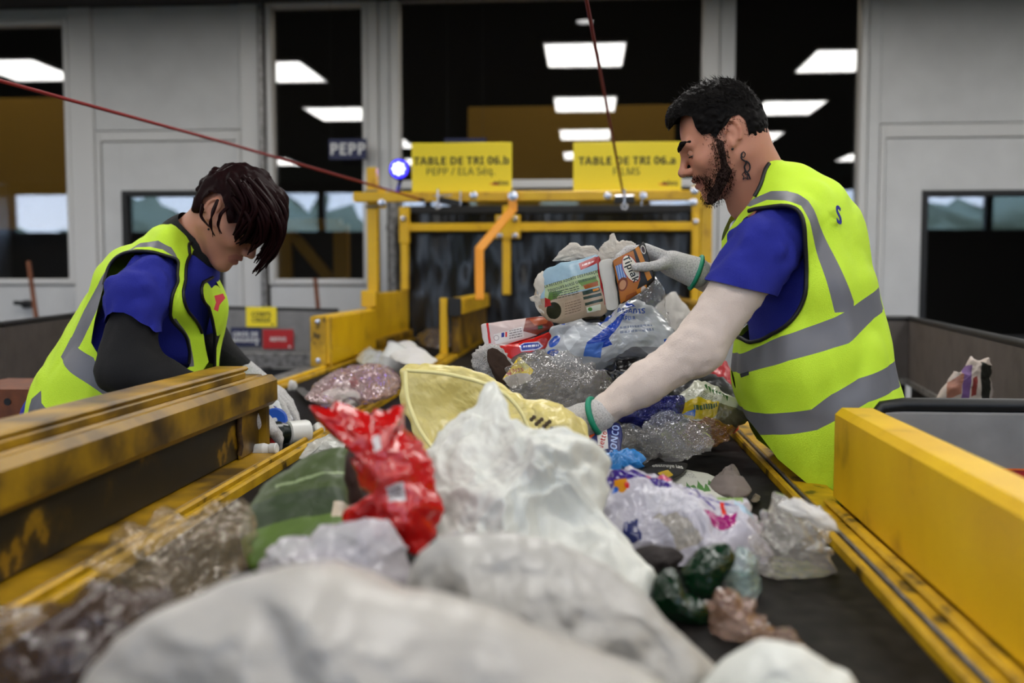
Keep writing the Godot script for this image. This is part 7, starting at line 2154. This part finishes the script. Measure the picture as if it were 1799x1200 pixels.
	waste("printed_paper", "printed paper leaflet with green leaves on the belt", "paper", [Vector3(0.151, 0.89, -1.999), Vector3(0.203, 0.89, -2.068), Vector3(0.25, 0.89, -2.024), Vector3(0.27, 0.89, -1.925), Vector3(0.277, 0.89, -1.788), Vector3(0.231, 0.89, -1.731), Vector3(0.193, 0.89, -1.81)], cp.material(0.6), {front = 0.01, back = 0.008, amp = 0.003, freq = 14.0, seed = 82, rings = 16, segs = 60})
	waste("crumpled_paper", "grey crumpled paper folded on the black belt", "paper", [Vector3(0.232, 0.895, -1.838), Vector3(0.271, 0.895, -1.966), Vector3(0.304, 0.895, -2.062), Vector3(0.298, 0.895, -1.93), Vector3(0.297, 0.895, -1.814), Vector3(0.265, 0.895, -1.774)], mat(Color(0.42, 0.38, 0.36), 0.85), {front = 0.025, back = 0.01, amp = 0.008, freq = 22.0, seed = 83, rings = 18, segs = 60})
	waste("leaf_scrap", "small torn brown scrap near the right rail", "scrap", [Vector3(0.301, 0.88, -1.825), Vector3(0.319, 0.88, -1.883), Vector3(0.326, 0.88, -1.864), Vector3(0.312, 0.88, -1.816)], mat(Color(0.4, 0.36, 0.3), 0.8), {front = 0.006, back = 0.004, amp = 0.003, freq = 40.0, seed = 84, rings = 8, segs = 24})
	# colourful bag
	var cc := Canvas.new(self, 1050, 815, 1345, 1045, 1024, 800, Color(0.7, 0.69, 0.73))
	cc.poly([1062, 850, 1090, 828, 1130, 832, 1160, 860, 1175, 885, 1150, 890, 1120, 862, 1090, 868, 1070, 880], Color(0.2, 0.12, 0.45))
	cc.poly([1130, 845, 1165, 852, 1178, 870, 1165, 875, 1150, 858, 1132, 855], Color(0.72, 0.28, 0.42))
	cc.poly([1078, 870, 1092, 866, 1098, 880, 1088, 892, 1074, 884], Color(0.75, 0.5, 0.1))
	cc.oval(1076, 885, 5, 6, Color(0.15, 0.35, 0.7))
	cc.oval(1095, 880, 4, 6, Color(0.7, 0.12, 0.1))
	cc.poly([1200, 880, 1260, 895, 1300, 905, 1260, 900, 1210, 890], Color(0.3, 0.24, 0.52))
	cc.poly([1210, 900, 1255, 912, 1252, 916, 1206, 906], Color(0.3, 0.24, 0.52))
	cc.poly([1230, 930, 1262, 920, 1290, 918, 1285, 938, 1262, 955, 1245, 950], Color(0.58, 0.08, 0.4))
	cc.poly([1262, 898, 1270, 896, 1272, 918, 1264, 920], Color(0.78, 0.2, 0.15))
	cc.poly([1095, 945, 1115, 935, 1118, 970, 1092, 975], Color(0.1, 0.14, 0.36))
	cc.poly([1120, 880, 1190, 890, 1240, 930, 1200, 940, 1130, 920], Color(0.78, 0.77, 0.8))
	cc.poly([1140, 930, 1200, 945, 1230, 980, 1180, 985], Color(0.6, 0.58, 0.55))
	cc.poly([1290, 890, 1330, 895, 1335, 920, 1300, 915], Color(0.62, 0.72, 0.8))
	cc.poly([1260, 875, 1310, 876, 1312, 888, 1262, 886], Color(0.5, 0.6, 0.35))
	waste("plastic_bag", "white plastic bag printed with purple, pink and blue shapes", "bag", [Vector3(0.025, 0.954, -1.557), Vector3(0.042, 0.977, -1.584), Vector3(0.083, 0.982, -1.589), Vector3(0.136, 0.965, -1.567), Vector3(0.196, 0.949, -1.546), Vector3(0.247, 0.944, -1.539), Vector3(0.267, 0.928, -1.516), Vector3(0.264, 0.893, -1.467), Vector3(0.231, 0.86, -1.417), Vector3(0.194, 0.845, -1.393), Vector3(0.141, 0.861, -1.422), Vector3(0.085, 0.874, -1.444), Vector3(0.051, 0.886, -1.462), Vector3(0.028, 0.91, -1.498)], cc.material(0.22, false, 0.5), {front = 0.045, back = 0.09, amp = 0.012, freq = 15.0, seed = 85, floor = fl, rings = 40, segs = 140})
	var wb := waste("film_ball", "scrunched ball of clear stretch wrap beside the right rail", "film", [Vector3(0.242, 0.916, -1.427), Vector3(0.251, 0.946, -1.439), Vector3(0.281, 0.964, -1.446), Vector3(0.306, 0.96, -1.444), Vector3(0.335, 0.944, -1.437), Vector3(0.345, 0.914, -1.425), Vector3(0.346, 0.877, -1.41), Vector3(0.322, 0.848, -1.398), Vector3(0.287, 0.836, -1.393), Vector3(0.251, 0.831, -1.392), Vector3(0.236, 0.871, -1.409)], film(Color(0.82, 0.8, 0.77), 0.24, 0.1), {front = 0.06, back = 0.06, amp = 0.014, freq = 26.0, seed = 86, floor = fl, rings = 42, segs = 150, parts = "ball"})
	part(wb, "loose_tail", blob([Vector3(0.267, 0.973, -1.384), Vector3(0.286, 0.983, -1.386), Vector3(0.311, 0.974, -1.384), Vector3(0.331, 0.962, -1.38), Vector3(0.347, 0.938, -1.374), Vector3(0.325, 0.943, -1.375), Vector3(0.305, 0.954, -1.378), Vector3(0.284, 0.961, -1.38)], {front = 0.006, back = 0.008, amp = 0.004, freq = 26.0, seed = 87, rings = 14, segs = 60}), film(Color(0.85, 0.84, 0.82), 0.75, 0.2))
	waste("white_wedge", "small white plastic wedge stuck on the right rail", "scrap", [Vector3(0.39, 0.881, -1.72), Vector3(0.401, 0.898, -1.72), Vector3(0.411, 0.886, -1.72), Vector3(0.413, 0.871, -1.72), Vector3(0.398, 0.872, -1.72)], mat(Color(0.75, 0.74, 0.7), 0.5), {front = 0.006, back = 0.006, amp = 0.001, freq = 20.0, seed = 88, rings = 8, segs = 30})
	var green := film(Color(0.02, 0.15, 0.07), 0.88, 0.16)
	waste("plastic_film", "dark green plastic scrap below the colourful bag", "film", [Vector3(0.122, 0.914, -1.26), Vector3(0.148, 0.941, -1.268), Vector3(0.18, 0.947, -1.269), Vector3(0.191, 0.932, -1.265), Vector3(0.18, 0.905, -1.257), Vector3(0.154, 0.879, -1.249), Vector3(0.133, 0.887, -1.252)], green, {front = 0.02, back = 0.08, amp = 0.004, freq = 9.0, seed = 89, floor = fl, rings = 20, segs = 70})
	waste("plastic_film", "second dark green plastic scrap, torn, nearer the white bag", "film", [Vector3(0.083, 0.92, -1.2), Vector3(0.105, 0.935, -1.2), Vector3(0.121, 0.907, -1.2), Vector3(0.144, 0.89, -1.2), Vector3(0.151, 0.857, -1.2), Vector3(0.123, 0.856, -1.2), Vector3(0.103, 0.871, -1.2), Vector3(0.085, 0.881, -1.2)], green, {front = 0.02, back = 0.06, amp = 0.006, freq = 10.0, seed = 90, floor = fl, rings = 20, segs = 70})
	waste("plastic_film", "clear film with teal print between green scrap and film ball", "film", [Vector3(0.188, 0.914, -1.3), Vector3(0.202, 0.931, -1.3), Vector3(0.218, 0.923, -1.3), Vector3(0.226, 0.896, -1.3), Vector3(0.222, 0.862, -1.3), Vector3(0.203, 0.865, -1.3), Vector3(0.191, 0.888, -1.3)], film(Color(0.6, 0.72, 0.7), 0.3, 0.1), {front = 0.03, back = 0.04, amp = 0.009, freq = 24.0, seed = 91, floor = fl, rings = 22, segs = 80})
	waste("rag_scrap", "dark brown scrap between the white and the colourful bag", "scrap", [Vector3(0.062, 0.908, -1.34), Vector3(0.083, 0.924, -1.34), Vector3(0.111, 0.923, -1.34), Vector3(0.129, 0.909, -1.34), Vector3(0.118, 0.887, -1.34), Vector3(0.087, 0.885, -1.34)], mat(Color(0.12, 0.09, 0.085), 0.8), {front = 0.02, back = 0.05, amp = 0.006, freq = 18.0, seed = 92, floor = fl, rings = 16, segs = 50})
	waste("film_scrap", "brownish translucent crumpled scrap on the bare belt", "film", [Vector3(0.141, 0.907, -1.16), Vector3(0.16, 0.924, -1.16), Vector3(0.188, 0.915, -1.16), Vector3(0.212, 0.888, -1.16), Vector3(0.216, 0.864, -1.16), Vector3(0.189, 0.845, -1.16), Vector3(0.157, 0.853, -1.16)], film(Color(0.6, 0.46, 0.38), 0.4, 0.12), {front = 0.03, back = 0.04, amp = 0.01, freq = 24.0, seed = 93, floor = fl, rings = 26, segs = 90})
	waste("film_scrap", "smaller brownish crumpled scrap next to the bare belt", "film", [Vector3(0.195, 0.898, -1.06), Vector3(0.219, 0.911, -1.06), Vector3(0.238, 0.895, -1.06), Vector3(0.237, 0.875, -1.06), Vector3(0.218, 0.867, -1.06), Vector3(0.2, 0.876, -1.06)], film(Color(0.6, 0.48, 0.4), 0.4, 0.12), {front = 0.02, back = 0.03, amp = 0.008, freq = 24.0, seed = 94, floor = fl, rings = 20, segs = 70})
	# scrap in the right chute
	var cj := Canvas.new(self, 1645, 620, 1748, 712, 400, 360, Color(0.72, 0.66, 0.62))
	cj.poly([1660, 670, 1690, 650, 1685, 690, 1660, 700], Color(0.6, 0.4, 0.33))
	cj.poly([1690, 640, 1705, 635, 1700, 700, 1685, 708], Color(0.42, 0.3, 0.5))
	cj.poly([1722, 630, 1748, 640, 1740, 700, 1725, 700], Color(0.12, 0.12, 0.1))
	cj.poly([1706, 660, 1716, 655, 1714, 690, 1704, 694], Color(0.5, 0.2, 0.18))
	waste("torn_pack", "torn printed pack standing in the grey chute behind the man", "pack", [Vector3(1, 0.934, -2.9), Vector3(1.021, 0.988, -2.9), Vector3(1.042, 1.021, -2.9), Vector3(1.049, 1, -2.9), Vector3(1.076, 1.041, -2.9), Vector3(1.088, 1.066, -2.9), Vector3(1.107, 1.05, -2.9), Vector3(1.138, 1.06, -2.9), Vector3(1.149, 1.009, -2.9), Vector3(1.142, 0.924, -2.9)], cj.material(0.4), {front = 0.02, back = 0.03, amp = 0.006, freq = 16.0, seed = 95, rings = 20, segs = 80, group = "waste in the chutes"})

func left_belt_waste(fl: float) -> void:
	var g := "waste on the narrow belt"
	var plastic := mat(Color(0.82, 0.82, 0.8), 0.35)
	# white bottle with cap lying down
	var a := Vector3(-0.737, 0.9, -2.401)
	var b := Vector3(-0.69, 0.9, -2.441)
	a.y = BELT + 0.032
	b.y = BELT + 0.03
	var bt := thing("bottle", "dark bottle with big white cap lying on the narrow belt", "bottle", a, g)
	var ax := (b - a).normalized()
	part(bt, "body", lathe(a - ax * 0.11, ax, [Vector2(0, 0), Vector2(0.026, 0.004), Vector2(0.03, 0.02), Vector2(0.03, 0.09), Vector2(0.024, 0.11), Vector2(0.02, 0.118)]), mat(Color(0.05, 0.09, 0.07), 0.3))
	part(bt, "cap", lathe(a, ax, [Vector2(0.02, 0), Vector2(0.029, 0.004), Vector2(0.03, 0.05), Vector2(0.028, 0.056), Vector2(0.018, 0.057), Vector2(0, 0.056)]), plastic)
	# tub with blue lid
	var tc := Vector3(-0.783, 0.926, -2.45)
	var tub := thing("yogurt_tub", "white tub with round blue lid tipped towards the camera", "tub", tc, g)
	var td := Vector3(0.15, 0.25, 1.0).normalized()
	part(tub, "cup", lathe(tc - td * 0.07, td, [Vector2(0, 0), Vector2(0.022, 0), Vector2(0.028, 0.03), Vector2(0.03, 0.068)]), plastic)
	part(tub, "lid", lathe(tc, td, [Vector2(0.03, -0.004), Vector2(0.032, 0), Vector2(0.031, 0.005), Vector2(0.027, 0.006), Vector2(0, 0.004)]), mat(Color(0.12, 0.33, 0.72), 0.35), "blue lid")
	part(tub, "print_mark", lathe(tc + td * 0.005, td, [Vector2(0.007, 0), Vector2(0.006, 0.001), Vector2(0, 0.001)], 6), M.ink_white)
	var cw := Canvas.new(self, 470, 700, 515, 745, 200, 200, Color(0.82, 0.83, 0.84))
	cw.oval(485, 712, 5, 3, Color(0.2, 0.25, 0.6), 0.4)
	cw.poly([470, 706, 500, 716, 500, 719, 470, 709], Color(0.85, 0.7, 0.1))
	waste("white_sachet", "white printed sachet above the blue-lidded tub", "sachet", [Vector3(-0.825, 0.964, -2.52), Vector3(-0.797, 0.967, -2.52), Vector3(-0.771, 0.94, -2.52), Vector3(-0.756, 0.917, -2.52), Vector3(-0.773, 0.899, -2.52), Vector3(-0.803, 0.921, -2.52), Vector3(-0.822, 0.943, -2.52)], cw.material(0.4), {front = 0.01, back = 0.02, amp = 0.003, freq = 20.0, seed = 101, rings = 12, segs = 50, group = g})
	# small bottle neck and caps at the guard's end
	var sc := Vector3(-0.703, 0.898, -2.2)
	var sb := thing("bottle", "tiny white bottle with ribbed cap by the guard's end", "bottle", sc, g)
	part(sb, "body", lathe(sc + Vector3(-0.055, -0.005, 0), Vector3(1, 0.1, 0.1), [Vector2(0, 0), Vector2(0.014, 0.002), Vector2(0.015, 0.03), Vector2(0.01, 0.045)]), plastic)
	part(sb, "cap", lathe(sc + Vector3(-0.012, 0, 0.004), Vector3(1, 0.1, 0.1), [Vector2(0.011, 0), Vector2(0.0125, 0.002), Vector2(0.0125, 0.016), Vector2(0.01, 0.018), Vector2(0, 0.018)]), plastic)
	single("loose_lid", lathe(Vector3(-0.743, 0.902, -2.3), Vector3(0.3, 1, 0.3), [Vector2(0.017, -0.01), Vector2(0.017, 0.0), Vector2(0.014, 0.003), Vector2(0, 0.003)]), mat(Color(0.1, 0.4, 0.15), 0.4), "small green bottle cap near the guard's end", "cap", g)
	single("loose_lid", lathe(Vector3(-0.742, 0.896, -2.28), Vector3(-0.3, 0.6, 1), [Vector2(0.014, -0.01), Vector2(0.014, 0.0), Vector2(0.012, 0.003), Vector2(0, 0.003)]), mat(Color(0.7, 0.1, 0.08), 0.4), "small red bottle cap near the guard's end", "cap", g)
	single("loose_lid", lathe(Vector3(-0.698, 0.89, -2.562), Vector3(0.7, 0.4, 0.5), [Vector2(0.016, -0.014), Vector2(0.017, 0.0), Vector2(0.013, 0.004), Vector2(0, 0.004)]), plastic, "white cap half hidden by the divider rail", "cap", g)
	# white lid
	var lc := Vector3(-0.794, 0.9, -3.157)
	var lid := thing("round_lid", "round white lid with raised rim lying near the red bag", "lid", lc, g)
	part(lid, "disc", lathe(lc, Vector3(0.05, 1, 0.35), [Vector2(0.062, -0.03), Vector2(0.066, -0.01), Vector2(0.066, 0.0), Vector2(0.06, 0.004), Vector2(0.055, -0.002), Vector2(0.02, 0.003), Vector2(0, 0.004)], 36), plastic)
	part(lid, "cup_side", lathe(lc, Vector3(0.05, 1, 0.35), [Vector2(0.05, -0.05), Vector2(0.058, -0.02), Vector2(0.061, -0.012)], 36), mat(Color(0.15, 0.18, 0.17), 0.4))
	# pink crushed bottle
	var pinkish := film(Color(0.8, 0.64, 0.64), 0.28, 0.1)
	var pb := waste("crushed_bottle", "crushed pinkish clear plastic bottle with red cap", "bottle", [Vector3(-0.821, 0.93, -2.866), Vector3(-0.874, 0.93, -3.165), Vector3(-0.892, 0.93, -3.494), Vector3(-0.864, 0.93, -3.711), Vector3(-0.815, 0.93, -3.808), Vector3(-0.73, 0.93, -3.721), Vector3(-0.623, 0.93, -3.323), Vector3(-0.595, 0.93, -3.027), Vector3(-0.634, 0.93, -2.88), Vector3(-0.735, 0.93, -3.016), Vector3(-0.75, 0.93, -2.804)], pinkish, {front = 0.05, back = 0.05, amp = 0.012, freq = 18.0, seed = 103, floor = fl, rings = 32, segs = 110, parts = "body", group = g})
	part(pb, "cap", lathe(Vector3(-0.785, 0.931, -3.28), Vector3(1, 0.35, 0.1), [Vector2(0.016, 0), Vector2(0.017, 0.003), Vector2(0.017, 0.018), Vector2(0, 0.02)]), mat(Color(0.5, 0.04, 0.05), 0.4), "red cap")
	part(pb, "neck", lathe(Vector3(-0.818, 0.921, -3.28), Vector3(1, 0.3, 0.1), [Vector2(0.02, -0.02), Vector2(0.014, 0.0), Vector2(0.013, 0.04)]), film(Color(0.85, 0.8, 0.8), 0.7, 0.15))
	# white cup, flaps and scraps farther on
	var wc := Vector3(-0.738, 0.94, -3.9)
	var cup := thing("plastic_cup", "white plastic cup tipped over on the narrow belt", "cup", wc, g)
	part(cup, "bowl", lathe(wc + Vector3(-0.03, -0.02, 0.02), Vector3(0.5, 0.75, -0.5), [Vector2(0, -0.01), Vector2(0.04, -0.008), Vector2(0.062, 0.02), Vector2(0.072, 0.08), Vector2(0.078, 0.085), Vector2(0.07, 0.082), Vector2(0.055, 0.02), Vector2(0, 0.0)], 30), plastic)
	waste("foam_sheet", "folded white sheet behind the tipped cup", "sheet", [Vector3(-0.852, 0.98, -4.218), Vector3(-0.859, 0.98, -4.585), Vector3(-0.778, 0.98, -4.474), Vector3(-0.643, 0.98, -3.92), Vector3(-0.55, 0.98, -3.655), Vector3(-0.551, 0.98, -3.418), Vector3(-0.628, 0.98, -3.458), Vector3(-0.725, 0.98, -3.693)], mat(Color(0.8, 0.79, 0.76), 0.5), {front = 0.03, back = 0.02, amp = 0.008, freq = 12.0, seed = 105, rings = 18, segs = 70, group = g, floor = fl})
	waste("plastic_film", "pale milky film left of the tipped cup", "film", [Vector3(-1.009, 0.92, -4.336), Vector3(-1.107, 0.92, -4.909), Vector3(-0.996, 0.92, -4.661), Vector3(-0.877, 0.92, -4.47), Vector3(-0.76, 0.92, -3.994), Vector3(-0.814, 0.92, -3.915), Vector3(-0.888, 0.92, -3.985)], film(Color(0.75, 0.76, 0.73), 0.7, 0.2), {front = 0.03, back = 0.03, amp = 0.01, freq = 16.0, seed = 106, rings = 20, segs = 80, group = g, floor = fl})
	waste("plastic_film", "dark brownish film far along the narrow belt", "film", [Vector3(-1.022, 0.922, -5.96), Vector3(-0.996, 0.95, -6.08), Vector3(-0.886, 0.945, -6.056), Vector3(-0.786, 0.923, -5.96), Vector3(-0.767, 0.882, -5.768), Vector3(-0.867, 0.866, -5.696), Vector3(-0.957, 0.883, -5.78)], film(Color(0.35, 0.3, 0.27), 0.6, 0.2), {front = 0.05, back = 0.03, amp = 0.014, freq = 12.0, seed = 107, rings = 20, segs = 80, group = g, floor = fl})
	waste("paper_scrap", "small white paper scrap by the left rail", "scrap", [Vector3(-1.069, 0.883, -3.5), Vector3(-1.06, 0.916, -3.5), Vector3(-1.04, 0.912, -3.5), Vector3(-1.036, 0.883, -3.5), Vector3(-1.057, 0.875, -3.5)], mat(Color(0.8, 0.79, 0.77), 0.6), {front = 0.006, back = 0.008, amp = 0.003, freq = 24.0, seed = 108, rings = 8, segs = 30, group = g, floor = fl})
	waste("paper_scrap", "thin dark and white wrapper twist by the pinkish bottle", "scrap", [Vector3(-1.022, 0.89, -3.44), Vector3(-1.023, 0.89, -3.513), Vector3(-0.934, 0.89, -3.31), Vector3(-0.886, 0.89, -3.187), Vector3(-0.892, 0.89, -3.126), Vector3(-0.967, 0.89, -3.307)], mat(Color(0.3, 0.29, 0.28), 0.6), {front = 0.008, back = 0.006, amp = 0.004, freq = 24.0, seed = 109, rings = 8, segs = 36, group = g})
